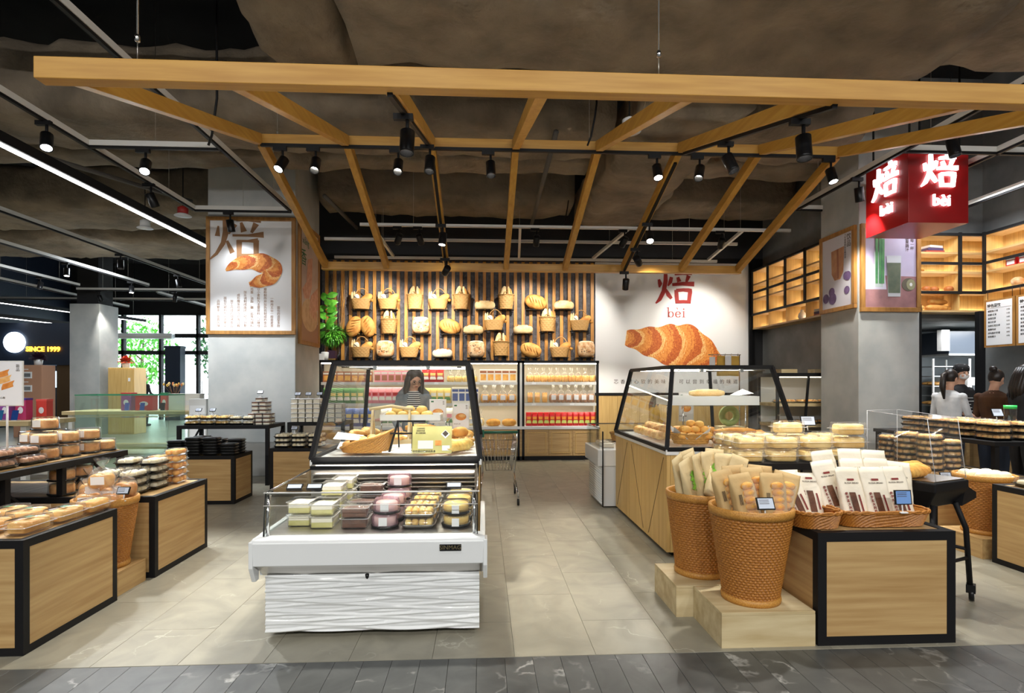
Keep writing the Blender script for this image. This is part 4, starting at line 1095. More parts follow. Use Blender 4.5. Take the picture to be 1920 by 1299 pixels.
# glass shelf inside each case
def inner_shelf(label, x0,x1,y0,y1,z):
    t = thing('glass_shelf', label, 'shelf', ((x0+x1)/2,(y0+y1)/2,z))
    a,b=(x1-x0)/2,(y1-y0)/2
    MB().box(-a,a,-b,b,-.008,0).build('shelf_pane', M['glass'], t)
    for sx_ in (-1,1):
        for sy_ in (-1,1): SM().tube([(sx_*(a-.02),sy_*(b-.02),-(z-.93)),(sx_*(a-.02),sy_*(b-.02),-.008)],.006,6).build('support', M['chrome'], t)
inner_shelf('glass shelf inside the left bread case', -.98,-.3,4.95,5.45,1.17)
inner_shelf('glass shelf inside the right bread case', 1.86,2.50,5.2,5.7,1.29)
# small ribbed case behind the right bread case
sf = thing('small_cold_case', 'small white ribbed cold case at the far end of the right bread case', 'display case', (1.9,7.15,0))
MB().box(-.46,.46,-.42,.40,.02,.50).build('base_body', M['white'], sf)
for k in range(15): SM().tube([(-.462,-.40,.05+.03*k),(-.462,.38,.05+.03*k)], .014, 6).build('rib', M['white'], sf)
MB().box(-.52,.50,-.44,.42,.50,.70).build('bumper', M['white'], sf, bevel=.01)
MB().box(-.50,-.49,-.42,.40,.70,.95).build('glass_side', M['glass'], sf); MB().box(-.49,.49,.39,.40,.70,.95).build('glass_front', M['glass'], sf)
SM().tube([(-.495,-.42,.955),(-.495,.40,.955),(.48,.40,.955)], .008, 6).build('glass_rail', M['chrome'], sf)
MB().box(-.47,-.46,-.47,-.43,.02,.92).build('corner_post', M['black'], sf)
# ================================================================ BACK WALL FRIDGE SHELVES
wsf = thing('wall_cabinet', 'long low-lit shelf cabinet with oak doors under the bread wall', 'cabinet', (0,11.0,0))
X0, X1, XM = -3.15, 2.285, .745
MB().box(X0,X1,0,.44,0,.07).build('plinth', M['black'], wsf)
MB().box(X0,X1,.02,.44,.07,.60).build('base_carcass', M['oak_x'], wsf)
MB().box(X0,X1,-.02,.44,.60,.655).build('counter', M['paper'], wsf)
MB().box(X0,X1,.42,.45,.655,1.93).build('back_panel', M['cream'] if 'cream' in M else mk('cream_back_panel',(.62,.56,.44),rough=.6), wsf)
MB().box(X0,X1,0,.45,1.89,1.94).build('top_fascia', M['black'], wsf)
MB().box(X0+.05,X1-.05,.04,.10,1.872,1.888).build('light_strip', mk('cabinet_lamp',(1,.90,.70),emit=14), wsf)
for z in (1.105,1.515):
    MB().box(X0+.02,X1-.02,.03,.42,z-.02,z).build('shelf_board', M['steel'], wsf)
    MB().box(X0+.02,X1-.02,.02,.032,z-.05,z+.004).build('price_rail', M['grey_al'], wsf)
    MB().box(X0+.05,X1-.05,.05,.08,z-.034,z-.022).build('light_strip', mk('shelf_lamp',(1,.90,.70),emit=10), wsf)
for x, mt in ((XM-.045,'black'),(XM,'grey_al'),(XM+.045,'black'),(X1-.03,'black'),(X0+.03,'black'),(-1.2,'grey_al')):
    MB().box(x-.022,x+.022,0,.06,.60 if mt == 'grey_al' else .0,1.93).build('post', M[mt], wsf)
for (xa, xb) in ((X0+.06,XM-.07),(XM+.075,X1-.05)):
    nd = round((xb-xa)/.48); wd = (xb-xa)/nd
    for k in range(nd):
        c = xa+wd*(k+.5)
        d = MB().box(-wd/2+.004,wd/2-.004,-.02,0,-.255,.255).build('door', M['oak_x'], wsf, (c,.02,.335))
        for q in ((-wd/2+.05,wd/2-.05,.19,.205),(-wd/2+.05,wd/2-.05,-.205,-.19),(-wd/2+.05,-wd/2+.065,-.19,.19),(wd/2-.065,wd/2-.05,-.19,.19)):
            MB().box(q[0],q[1],-.032,-.02,q[2],q[3]).build('moulding', M['frame_l'] if 'frame_l' in M else M['oak_z'], d)
for k, x in enumerate((-2.7,-2.2,-1.6,-.9,-.1,.35,1.0,1.75)):
    for z in (.63,1.083,1.493): MB().box(x-.04,x+.04,-.026 if z<.7 else .014,-.02 if z<.7 else .02,z-.02,z+.02).build('price_tag', M['paper'], wsf)
# ================================================================ GRILL-SHAPED CART WITH ACRYLIC HOOD
ct = thing('bread_cart', 'black steel cart with tubular legs, castors and a clear acrylic hood', 'cart', (3.05,3.84,0), math.radians(22.7))
# trough
a,b = .20,.235
rg = [[(-a+.05,-b+.08,.66),(a-.05,-b+.08,.66),(a-.05,b-.08,.66),(-a+.05,b-.08,.66)],[(-a,-b,.78),(a,-b,.78),(a,b,.78),(-a,b,.78)],[(-a,-b,.84),(a,-b,.84),(a,b,.84),(-a,b,.84)]]
MB().loft(rg).build('trough', M['black'], ct, bevel=.01)
MB().box(-a+.02,a-.02,-b+.02,b-.02,.84,.848).build('tray_plate', M['steel'], ct)
MB().prism([(a-.0,.80),(a+.13,.74),(a+.13,.70),(a-.05,.66)], -b+.02, b-.02, 'xz').build('side_shelf', M['black'], ct)
for sx_ in (-1,1):
    for sy_ in (-1,1):
        SM().tube([(sx_*(a-.07),sy_*(b-.05),.68),(sx_*(a+.00),sy_*(b-.02),.50),(sx_*(a+.03),sy_*(b-.01),.10)], .018, 8).build('leg', M['black'], ct)
        cst = SM().lathe([(0,-.015),(.043,-.015),(.046,-.008),(.046,.008),(.043,.015),(0,.015)],18).build('castor_wheel', M['blackp'], ct, (sx_*(a+.05),sy_*(b-.01),.046), (PI/2,0,.4))
        SM().lathe([(0,-.0165),(.022,-.017),(.022,.017),(0,.0165)],14).build('hub', M['grey_al'], cst)
        MB().box(-.03,.035,-.026,.026,.06,.115).build('castor_fork', M['black'], ct, (sx_*(a+.04),sy_*(b-.01),0), (0,0,.4))
        MB().box(.02,.09,-.014,.014,.076,.085).build('brake_pedal', M['black'], ct, (sx_*(a+.04),sy_*(b-.01),0), (0,0,.4))
for sy_ in (-1,1): SM().tube([(-a-.01,sy_*(b-.015),.30),(a+.01,sy_*(b-.015),.30)], .012, 8).build('stretcher', M['black'], ct)
for sx_ in (-1,1): SM().tube([(sx_*(a+.005),-b+.015,.36),(sx_*(a+.005),b-.015,.36)], .012, 8).build('stretcher', M['black'], ct)
h0,h1 = .85,1.30
hd = [Vector((-a+.02,-b+.01,h0)),Vector((a-.02,-b+.01,h0)),Vector((a-.02,b-.01,h0)),Vector((-a+.02,b-.01,h0))]
tp = [Vector((-a+.02,-b+.06,h1-.04)),Vector((a-.02,-b+.06,h1-.04)),Vector((a-.02,b-.01,h1)),Vector((-a+.02,b-.01,h1))]
for k in range(4): MB().add([hd[k],hd[(k+1)%4],tp[(k+1)%4],tp[k]],[(0,1,2,3)]).build('hood_pane', M['acryl'], ct)
MB().add(tp,[(0,1,2,3)]).build('hood_roof', M['acryl'], ct)
M['acryl_edge'] = mk('frosted_acrylic_edge', (.5,.51,.53), rough=.3)
for k in range(4):
    SM().tube([hd[k],tp[k]], .0022, 6).build('hood_edge', M['acryl_edge'], ct); SM().tube([tp[k],tp[(k+1)%4]], .0016, 6).build('hood_edge', M['acryl_edge'], ct)
# ================================================================ SHOPPING TROLLEY behind the tall case
tr = thing('shopping_trolley', 'wire shopping trolley with green handle beyond the tall glass case', 'trolley', (.20,7.3,0))
m_ = SM()
for z,w_,l0,l1 in ((.42,.16,-.30,.34),(.60,.19,-.32,.42),(.80,.22,-.34,.48)):
    m_.tube([(-w_,l0,z),(w_,l0,z),(w_,l1,z),(-w_,l1,z)], .005, 6, closed=True)
for k in range(9):
    u = -1+2*k/8
    m_.tube([(u*.16,-.30,.42),(u*.22,-.34,.80)], .003, 5); m_.tube([(u*.16,.34,.42),(u*.22,.48,.80)], .003, 5); m_.tube([(u*.16,-.30,.42),(u*.16,.34,.42)], .003, 5)
for k in range(11):
    u = k/10
    for s in (-1,1): m_.tube([(s*.16,-.30+.64*u,.42),(s*.22,-.34+.82*u,.80)], .003, 5)
m_.build('wire_basket', M['chrome'], tr)
SM().tube([(-.23,-.40,.90),(.23,-.40,.90)], .016, 8).build('handle', mk('dark_green_grip',(.01,.10,.06),rough=.4), tr)
for s in (-1,1):
    SM().tube([(s*.22,-.38,.90),(s*.22,-.30,.70),(s*.20,-.10,.36),(s*.22,.30,.16),(s*.23,.34,.09)], .012, 8).build('side_frame', M['chrome'], tr)
    SM().tube([(s*.20,-.10,.36),(s*.23,-.34,.16),(s*.24,-.36,.09)], .012, 8).build('side_frame', M['chrome'], tr)
    for y in (-.38,.35): SM().lathe([(0,-.013),(.04,-.013),(.043,0),(.04,.013),(0,.013)],16).build('wheel', M['blackp'], tr, (s*.235,y,.043), (0,PI/2,0))
MB().box(-.24,-.18,-.42,-.38,.84,.93).build('coin_lock', mk('green_lock',(.01,.12,.07),rough=.4), tr)
# ================================================================ PACKED GOODS: prototypes (origin at base centre, front to -y)
M['toast'] = mkb('pale_toast_crust', (244,222,160), (226,190,112), 7, .15)
M['toastb'] = mkb('golden_toast_crust', (240,198,118), (220,158,76), 8, .2)
M['cake'] = mkb('chiffon_cake_side', (222,166,96), (186,122,58), 10, .3)
M['caket'] = mkb('chiffon_cake_top', (240,206,140), (222,170,92), 10, .3)
M['bun_y'] = mkb('yellow_bun', (246,214,128), (232,178,82), 12, .15)
M['bun_w'] = mkb('white_bun', (244,234,204), (228,210,160), 12, .15)
M['bun_b'] = mkb('brown_bun', (196,146,104), (160,108,70), 12, .2)
M['bun_o'] = mkb('orange_bun', (242,188,96), (222,146,58), 12, .2)
M['past'] = mkb('pastry_crust', (248,206,128), (216,150,70), 22, .35)
M['kraft'] = mk('kraft_paper', srgb(206,176,122), srgb(188,156,104), .7, scale=6, bump=.12, bscale=30, rand=1)
M['kraftl'] = mk('pale_kraft_paper', srgb(216,196,152), srgb(200,178,132), .7, scale=6, bump=.12, bscale=30, rand=1)
M['bagw'] = mk('cream_white_paper', srgb(240,232,214), srgb(228,218,196), .65, scale=5, bump=.12, bscale=24, rand=1)
M['leafg'] = flatmat('printed_leaf_green', srgb(124,180,60))
M['ink_brick'] = flatmat('ink_brick', srgb(130,40,36))
M['sticker'] = mk('white_sticker', (.80,.80,.80), rough=.5)
M['lcd'] = mk('electronic_price_screen', srgb(196,206,222), rough=.3)
M['lcd_on'] = mk('blue_lit_price_screen', srgb(120,160,220), rough=.25)
M['green_st'] = flatmat('green_sticker', srgb(50,110,70))
M['tray_k'] = mk('black_food_tray', (.012,.012,.012), rough=.18)
M['cream'] = mk('whipped_cream', srgb(246,240,220), rough=.5)
M['choc'] = mkb('chocolate_sponge', (110,66,40), (78,44,26), 14, .2)
M['green_c'] = mkb('green_sponge', (232,224,160), (206,200,116), 8, .2)
M['pinkt'] = mk_clear('pink_tinted_plastic', (.99,.86,.90), .22, 1.2, .1, (.9,.55,.66))

def shell(m_, a, b, z0, z1, ta=1.0, tb=1.0, r=.25, top=False, bottom=False, n=20):
    """open rounded-rectangle tube from z0 to z1, optionally capped"""
    def sp(v): return math.copysign(abs(v)**r, v)
    R0 = [(a*sp(math.cos(2*PI*(k+.5)/n)), b*sp(math.sin(2*PI*(k+.5)/n)), z0) for k in range(n)]
    R1 = [(a*ta*sp(math.cos(2*PI*(k+.5)/n)), b*tb*sp(math.sin(2*PI*(k+.5)/n)), z1) for k in range(n)]
    V = R0+R1; F = [(k,(k+1)%n,n+(k+1)%n,n+k) for k in range(n)]
    if top: F.append(tuple(range(n,2*n)))
    if bottom: F.append(tuple(range(n-1,-1,-1)))
    return m_.add(V, F)
def flange(m_, a, b, z, w_=.012, r=.25, n=20, th=.003):
    def sp(v): return math.copysign(abs(v)**r, v)
    rg = []
    for aa,bb,zz in ((a,b,z),(a+w_,b+w_,z),(a+w_,b+w_,z+th),(a,b,z+th)):
        rg.append([(aa*sp(math.cos(2*PI*(k+.5)/n)), bb*sp(math.sin(2*PI*(k+.5)/n)), zz) for k in range(n)])
    return m_.loft(rg, cap=False)
NTH = ['leftmost','second from left','third from left','fourth from left','fifth from left','sixth from left','seventh from left','eighth from left','ninth from left','tenth from left','eleventh from left','twelfth from left']
def autolabel(objs, base):
    """label alike things by layer, row and place"""
    def bins(vals, tol):
        out = []
        for v in sorted(vals):
            if not out or v-out[-1][-1] > tol: out.append([v])
            else: out[-1].append(v)
        return out
    def idx(bn, v): return next(i for i,b in enumerate(bn) if b[0]-1e-6 <= v <= b[-1]+1e-6)
    bz = bins([o.location.z for o in objs], .034); by = bins([o.location.y for o in objs], .062)
    cells = {}
    for o in objs: cells.setdefault((idx(bz,o.location.z), idx(by,o.location.y)), []).append(o)
    LAY = ['bottom','second','third','fourth','fifth','sixth','seventh','eighth']
    ROW = ['front','second','third','fourth','fifth','sixth','seventh','eighth']
    for (iz,iy), L_ in cells.items():
        L_.sort(key=lambda o: o.location.x)
        for i, o in enumerate(L_):
            q = []
            if len(bz) > 1: q.append(('top' if iz == len(bz)-1 else LAY[min(iz,7)])+' layer')
            if len(by) > 1: q.append(('back' if iy == len(by)-1 else ROW[min(iy,7)])+' row')
            if len(L_) > 1: q.append('rightmost' if i == len(L_)-1 else NTH[min(i,11)])
            lab = base+', '+', '.join(q)
            for cut in (' the ',' a ',' of '):
                while len(lab.split()) > 16 and cut in lab: lab = lab.replace(cut, ' ', 1)
            if len(lab.split()) <= 16: o['label'] = lab
def many(build, spots, label, cat, group, name, auto=None, sc=None, **kw):
    t = None; out = []
    for i, s in enumerate(spots):
        loc, rz = (s[:3], s[3] if len(s) > 3 else 0)
        if t is None:
            t = thing(name, label, cat, loc, rz, group); build(t, **kw); out.append(t)
        else: out.append(copy_tree(t, loc, rz))
    if sc:
        for o in out: o.scale = sc
    if len(out) > 1: autolabel(out, auto or label)
    return out
def P_toast(t, L=.235, W=.135, H=.098, loaf='toast', st=False):
    a,b = L/2-.012, W/2-.012
    m_ = SM(); shell(m_, a*.93, b*.93, .001, H*.5, 1.06, 1.06, bottom=True); m_.build('base_tray', M['plastic'], t); m_ = SM(); flange(m_, a*.985, b*.985, H*.5, .013); m_.build('rim', M['plastic_rim'], t)
    m_ = SM(); shell(m_, a*.985, b*.985, H*.5+.004, H-.001, .93, .93, top=True); m_.build('lid', M['plastic'], t)
    SM().blob((0,0,H*.42), a*.86, b*.84, H*.38, 22, 10, .32, .36, .035, 12, 2).build('loaf', M[loaf], t)
    for k in range(3): SM().blob((a*.56*(k-1),0,H*.66), a*.30, b*.80, H*.22, 14, 8, .6, .7, .10, 22, k).build('loaf_top', M[loaf], t)
    if st: MB().box(-.022,.022,-.018,.018,H,H+.001).build('sticker', M['green_st'], t)
def P_dome(t, R=.088, H=.105, label=True, side='cake'):
    SM().lathe([(0,.001),(R+.006,.001),(R+.010,.008),(R+.006,.014),(0,.014)], 28).build('base_plate', M['tray_k'], t)
    m_ = SM(); n = 48; rg = []
    for r,z in ((R*.86,.014),(R*.90,.03),(R*.90,.072),(R*.84,.082)):
        rg.append([((r+.0028*math.cos(k*PI))*math.cos(2*PI*k/n), (r+.0028*math.cos(k*PI))*math.sin(2*PI*k/n), z) for k in range(n)])
    m_.loft(rg).build('cake', M[side], t)
    SM().lathe([(R*.84,.080),(R*.78,.088),(R*.36,.086),(R*.22,.07),(0,.068)], 28, cap0=False).build('cake_top', M['caket'], t)
    m_ = SM(); n = 40; rg = []
    for r,z in ((R+.002,.012),(R,.05),(R*.98,H-.012),(R*.93,H)):
        rg.append([((r+.0015*math.cos(k*PI))*math.cos(2*PI*k/n), (r+.0015*math.cos(k*PI))*math.sin(2*PI*k/n), z) for k in range(n)])
    m_.loft(rg, cap=False); m_.add(rg[-1], [tuple(range(n))]); m_.build('dome_lid', M['plastic'], t)
    if label: MB().box(-.030,.030,-R-.006,-R-.004,.030,.085).build('price_sticker', M['sticker'], t)
def P_rolls(t, L=.22, W=.15, H=.062, nx=3, ny=2, bun='bun_b', tray='tray_k', r=.9):
    a,b = L/2-.008, W/2-.008
    m_ = SM(); shell(m_, a*.9, b*.9, .001, .022, 1.1, 1.1, bottom=True); flange(m_, a, b, .022, .008); m_.build('base_tray', M[tray], t)
    m_ = SM(); shell(m_, a*.98, b*.98, .026, H, .9, .9, top=True); m_.build('lid', M['plastic'], t)
    for i in range(nx):
        for j in range(ny):
            SM().blob((-a*.86+a*1.72*(i+.5)/nx, -b*.86+b*1.72*(j+.5)/ny, .030), a*.80/nx*r+.004, b*.82/ny*r+.003, .024, 12, 7, .85, .8, .08, 20, i+j*3).build('roll', M[bun], t)
def P_blackbox(t, L=.22, W=.15, H=.036):
    a,b = L/2-.008, W/2-.008
    m_ = SM(); shell(m_, a*.92, b*.92, .001, H*.55, 1.08, 1.08, bottom=True); flange(m_, a, b, H*.55, .008); m_.build('base_tray', M['tray_k'], t)
    m_ = SM(); shell(m_, a*.98, b*.98, H*.6, H, .94, .94, top=True); m_.build('lid', M['blackp'], t)
def P_box(t, L=.16, W=.11, H=.06, fill='cream', lid='plastic', lay=None):
    a,b = L/2, W/2
    m_ = SM(); shell(m_, a*.92, b*.92, .001, H-.004, 1.06, 1.06, .18, bottom=True); m_.build('box', M['plastic'], t); m_ = SM(); flange(m_, a*.97, b*.97, H-.006, .006, .18); m_.build('rim', M['plastic_rim'], t)
    m_ = SM(); shell(m_, a*.97, b*.97, H-.004, H, .96, .96, .18, top=True); m_.build('lid', M[lid], t)
    MB().box(-a*.82,a*.82,-b*.82,b*.82,.003,H*.45).build('filling', M[fill], t)
    MB().box(-a*.82,a*.82,-b*.82,b*.82,H*.45+.001,H*.80).build('topping', M[lay or fill], t)
def bag_mesh(m_, w_, d, h, top=.35, nz=9, n=16, lean=0, seed=0):
    rings = []
    for k in range(nz+1):
        u = k/nz
        f = 1 if u < top else max(.05, 1-(u-top)/(1-top)*.95)
        ww = w_/2*(1+.02*math.sin(u*9+seed)); dd = d/2*f
        ring = []
        for q in range(n):
            a = 2*PI*(q+.5)/n
            c, s = math.cos(a), math.sin(a)
            x = ww*math.copysign(abs(c)**.35,c); y = dd*math.copysign(abs(s)**.5,s)
            x += .003*noise.noise(Vector((q*.8,k*.9,seed))); y += .006*noise.noise(Vector((q*.7,k*.8,seed+9)))
            ring.append((x, y+lean*u*h, u*h))
        rings.append(ring)
    return m_.loft(rings)
def P_russia(t, w_=.135, d=.05, h=.29, seed=1):
    bag_mesh(SM(), w_, d, h, .45, seed=seed).build('paper_bag', M['bagw'], t)
    y = lambda z: -(d/2*(1 if z < h*.45 else max(.05,1-(z/h-.45)/.55*.95)))-.005
    # flat print lies on the front: window strip, logo, lettering, red strip
    def strip(pts, mat_, name, off=0):
        V = [(x, y(z)-off, z) for x,z in pts]
        MB().add(V, [tuple(range(len(V)))]).build(name, mat_, t)
    def quad(x0,x1,z0,z1,mat_,name,off=0,skew=0):
        n = 6; V = []
        for k in range(n+1):
            z = z0+(z1-z0)*k/n; s = skew*(z-z0)
            V += [(x0-s, y(z)-off, z),(x1-s, y(z)-off, z)]
        MB().add(V, [(2*k,2*k+1,2*k+3,2*k+2) for k in range(n)]).build(name, mat_, t)
    quad(-.018,.022,.035,.165,M['choc'],'window',.001,.10)
    quad(.036,.046,.05,.15,M['ink_brick'],'printed_strip',.001,.12)
    quad(-.022,.022,.238,.250,M['ink_brick'],'printed_logo',.0015)
    for k, ch in enumerate('俄罗斯大列巴'):
        z = .155-.021*k
        put('lettering', text_mesh(ch,.019,M['ink_brick'],.0004), t, (-.050+.0024*k, y(z)-.002, z), (PI/2,0,0))
    put('lettering', text_mesh('RUSSIA BREAD',.014,M['ink_dark']), t, (0,y(.222)-.0025,.222), (PI/2-.12,0,0))
def P_window(t, w_=.125, d=.065, h=.24, seed=1, bun='bun_o'):
    bag_mesh(SM(), w_, d, h, .6, seed=seed).build('paper_bag', M['kraft'], t)
    for k in range(5):
        SM().blob((.012,-d/2+.002,.032+.04*k), .040, .020, .024, 12, 7, 1, 1, .06, 20, k).build('roll', M[bun], t)
    MB().box(-.032,.056,-d/2-.016,-d/2-.015,.012,.20).build('window_film', M['film'], t)
    for k in range(3): MB().box(-.058+.008*k,-.055+.008*k,-d/2-.0045,-d/2-.003,.09,.15).build('printed_text', M['ink_dark'], t)
def P_leafbag(t, w_=.125, d=.055, h=.26, seed=1):
    bag_mesh(SM(), w_, d, h, .35, seed=seed).build('paper_bag', M['kraftl'], t)
    rs = random.Random(seed)
    for k in range(7):
        z = .03+.027*k; x = rs.uniform(-.03,.05); yy = -d/2*(1 if z < h*.35 else max(.05,1-(z/h-.35)/.65*.95))-.0065
        MB().add([(x-.030,yy,z),(x,yy-.002,z-.022),(x+.034,yy,z+.006),(x+.002,yy-.002,z+.024)],[(0,1,2,3)]).build('printed_leaf', M['leafg'], t)
def P_clearbag(t, w_=.14, d=.09, h=.17, bun='crust', n=3, label=True, seed=1):
    rs = random.Random(seed)
    for k in range(n):
        SM().blob(((k-(n-1)/2)*w_*.75/n+0.0, rs.uniform(-.01,.01), h*.26), w_*.42/n+.012, d*.38, h*.24, 12, 8, .85, .8, .1, 14, k+seed).build('bread', M[bun], t)
    m_ = SM(); rings = []
    N = 18
    for u,f in ((0,.80),(.1,1),(.45,1.0),(.62,.72),(.70,.25),(.74,.16),(.85,.42),(1,.62)):
        rings.append([(w_/2*f*math.cos(2*PI*q/N)*(1+.10*noise.noise(Vector((q,u*9,seed)))), d/2*f*math.sin(2*PI*q/N)*(1+.14*noise.noise(Vector((q+40,u*9,seed)))), h*u+(.008*math.sin(q*2.3+seed) if u > .8 else 0)) for q in range(N)])
    m_.loft(rings, cap=False).build('film_bag', M['film'], t)
    if label: MB().obox((0,-d/2-.006,h*.30), w_*.5, .0015, h*.26, (.08,0,0)).build('paper_label', M['sticker'], t)
def P_pillow(t, w_=.115, d=.05, h=.17, c1='snack_red', c2='snack_green', c3='snack_orange'):
    rings = []; N = 16
    for u,f in ((0,.10),(.06,.12),(.14,.7),(.35,1),(.65,1),(.86,.7),(.94,.12),(1,.10)):
        rings.append([(w_/2*math.copysign(abs(math.cos(2*PI*(q+.5)/N))**.4,math.cos(2*PI*(q+.5)/N)), d/2*f*math.sin(2*PI*(q+.5)/N), h*u) for q in range(N)])
    SM().loft(rings).build('wrapper', M[c1], t)
    for z0,z1,c in ((.20,.42,c2),(.48,.68,c3)):
        m_ = SM(); n = 6
        V = []
        for k in range(n+1):
            x = -w_*.42+w_*.84*k/n; yy = -d/2*math.sqrt(max(.05,1-(x/(w_/2))**4))-.0015
            V += [(x,yy,h*z0),(x,yy,h*z1)]
        m_.add(V,[(2*k,2*k+2,2*k+3,2*k+1) for k in range(n)]).build('printed_panel', M[c], t)
def P_carton(t, w_=.12, d=.08, h=.15, c='carton_w', p='bun_y', band='ink_brick'):
    MB().box(-w_/2,w_/2,-d/2,d/2,0,h).build('carton', M[c], t, bevel=.003)
    MB().box(-w_*.38,w_*.38,-d/2-.0015,-d/2-.0003,h*.15,h*.62).build('printed_picture', M[p], t)
    MB().box(-w_*.44,w_*.44,-d/2-.0015,-d/2-.0003,h*.72,h*.88).build('printed_band', M[band], t)
for nm, c in (('snack_red',(190,20,24)),('snack_green',(196,206,110)),('snack_orange',(236,150,60)),('carton_w',(232,226,216)),('carton_p',(236,150,160)),('carton_b',(70,90,150)),('carton_br',(170,104,70)),('carton_y',(236,206,120)),('carton_g',(90,140,80))):
    M[nm] = mk(nm, srgb(*c), rough=.35)
def P_tag(t, lit=False, tilt=.5, clip=True, w_=.085, h=.055):
    MB().box(-.022,.022,-.018,.018,0,.008).build('clip', M['sticker'] if clip else M['black'], t, bevel=.002)
    SM().tube([(0,0,.006),(0,.006,.05)], .004, 6).build('stem', M['sticker'], t)
    s = MB().box(-w_/2,w_/2,-.005,.005,-h/2,h/2).build('case', M['black'], t, (0,0,.05+h/2*math.cos(tilt)), (-tilt,0,0))
    MB().box(-w_/2+.006,w_/2-.006,-.0062,-.0052,-h/2+.006,h/2-.006).build('screen', M['lcd_on'] if lit else M['lcd'], s)
    for k in range(3): MB().box(-w_/2+.012,w_/2-.03,-.0070,-.0064,h/2-.018-.010*k,h/2-.015-.010*k).build('price_text', M['ink_dark'], s)
# ================================================================ LEFT FOREGROUND STANDS
z1 = .637
sp = []
for i in range(3):
    for j in range(4): sp.append((-2.63-.155*i, 3.36+.30*(j if i else j*0.92)-.0, z1, PI/2))
sp = [(-2.64,3.44,z1,PI/2),(-2.64,3.72,z1,PI/2),(-2.83,3.40,z1,PI/2),(-2.83,3.68,z1,PI/2),(-2.64,3.985-.06,z1,PI/2)][:4]+[(-2.99,3.45,z1,PI/2),(-2.99,3.73,z1,PI/2)]
many(lambda t: P_toast(t,.275,.15,.085,'toastb',True), sp, 'clear pack of golden toast with green sticker on the near left stand', 'bread pack', 'toast packs on the near left stand', 'toast_pack', auto="clear golden toast pack, near left stand")
many(lambda t: P_toast(t,.25,.14,.09,'bun_o',False), [(-2.62,3.955,z1+.0,PI/2)], 'clear pack of orange-yellow cake at the far corner of the near left stand', 'cake pack', None, 'cake_pack')
z2 = .635+.272
many(lambda t: P_dome(t), [(-3.38,4.78,z2),(-3.36,5.0,z2),(-3.34,5.17,z2),(-3.55,4.66,z2),(-3.56,4.88,z2),(-3.57,5.10,z2),(-3.38,4.56,z2),(-3.38,4.78,z2+.108),(-3.36,5.0,z2+.108),(-3.55,4.66,z2+.108),(-3.57,4.90,z2+.108),(-3.40,4.57,z2+.108)],
     'ring cake under a clear dome with white sticker on the left riser shelf', 'cake', 'domed cakes on the riser', 'domed_cake', auto="domed ring cake, left riser")
many(lambda t: P_dome(t), [(-3.50,4.72,z2+.216)], 'topmost domed ring cake crowning the pile on the left riser', 'cake', None, 'domed_cake')
many(lambda t: P_dome(t,label=False), [(-3.30,4.62,.627),(-3.30,4.82,.627),(-3.30,5.03,.627),(-3.30,4.62,.735),(-3.30,4.82,.735)], 'domed cake in the shade under the left riser shelf', 'cake', 'cakes under the riser', 'domed_cake')
many(lambda t: P_dome(t,label=False), [(-3.33,3.66,.637),(-3.33,3.86,.637)], 'domed cake under the nearest end of the left riser', 'cake', 'cakes under the near riser', 'domed_cake')
many(lambda t: P_rolls(t,.26,.17,.065,4,2,'bun_b'), [(-3.34,4.05,z2,PI/2),(-3.34,4.33,z2,PI/2),(-3.54,4.05,z2,PI/2),(-3.54,4.33,z2,PI/2),(-3.36,4.07,z2+.067,PI/2),(-3.40,4.34,z2+.067,PI/2),(-3.56,4.06,z2+.067,PI/2)],
     'black tray of brown rolls under clear lid on the left riser', 'bread tray', 'brown roll trays on the riser', 'roll_tray', auto="black tray of brown rolls, left riser")
many(lambda t: P_toast(t,.25,.14,.10,'toastb'), [(-3.32,3.72,z2,PI/2),(-3.50,3.72,z2,PI/2),(-3.34,3.74,z2+.1,PI/2)], 'clear toast pack at the near end of the left riser, by the picture edge', 'bread pack', 'toast on the riser', 'toast_pack')
z3 = .627
many(lambda t: P_rolls(t,.24,.16,.062,3,2,'bun_w'), [(-2.76,4.62,z3+.064*k,PI/2) for k in range(3)]+[(-2.74,4.88,z3+.064*k,PI/2) for k in range(4)]+[(-2.95,4.64,z3+.064*k,PI/2) for k in range(3)]+[(-2.95,4.9,z3+.064*k,PI/2) for k in range(4)],
     'black tray of white-green buns stacked on the second left stand', 'bread tray', 'white bun trays on the second stand', 'bun_tray', auto="black tray of white buns, second left stand")
many(lambda t: P_rolls(t,.21,.15,.058,3,2,'bun_o','plastic'), [(-2.70,5.13,z3+.06*k,PI/2) for k in range(5)]+[(-2.87,5.15,z3+.06*k,PI/2) for k in range(4)],
     'clear pack of orange egg buns stacked at the end of the second left stand', 'bread pack', 'egg bun packs on the second stand', 'bun_pack', auto="clear orange bun pack, second left stand")
bs = [(-2.82,4.20,.60,.3),(-2.66,4.20,.60,-.2),(-2.74,4.33,.62,.1),(-2.86,4.30,.66,.6),(-2.63,4.32,.66,-.4),(-2.74,4.22,.74,.2)]
many(lambda t: P_clearbag(t,.17,.13,.22,'crust',2,True,3), bs, 'clear bag of crumbly loaves with paper label in the left wicker basket', 'bread bag', 'wrapped loaves in the left basket', 'bread_bag', auto="wrapped crumbly loaf in the left wicker basket")
many(lambda t: P_tag(t,False,.5), [(-2.57,4.19,.655)], 'price tag clipped to the rim of the left wicker basket', 'price tag', None, 'price_tag')
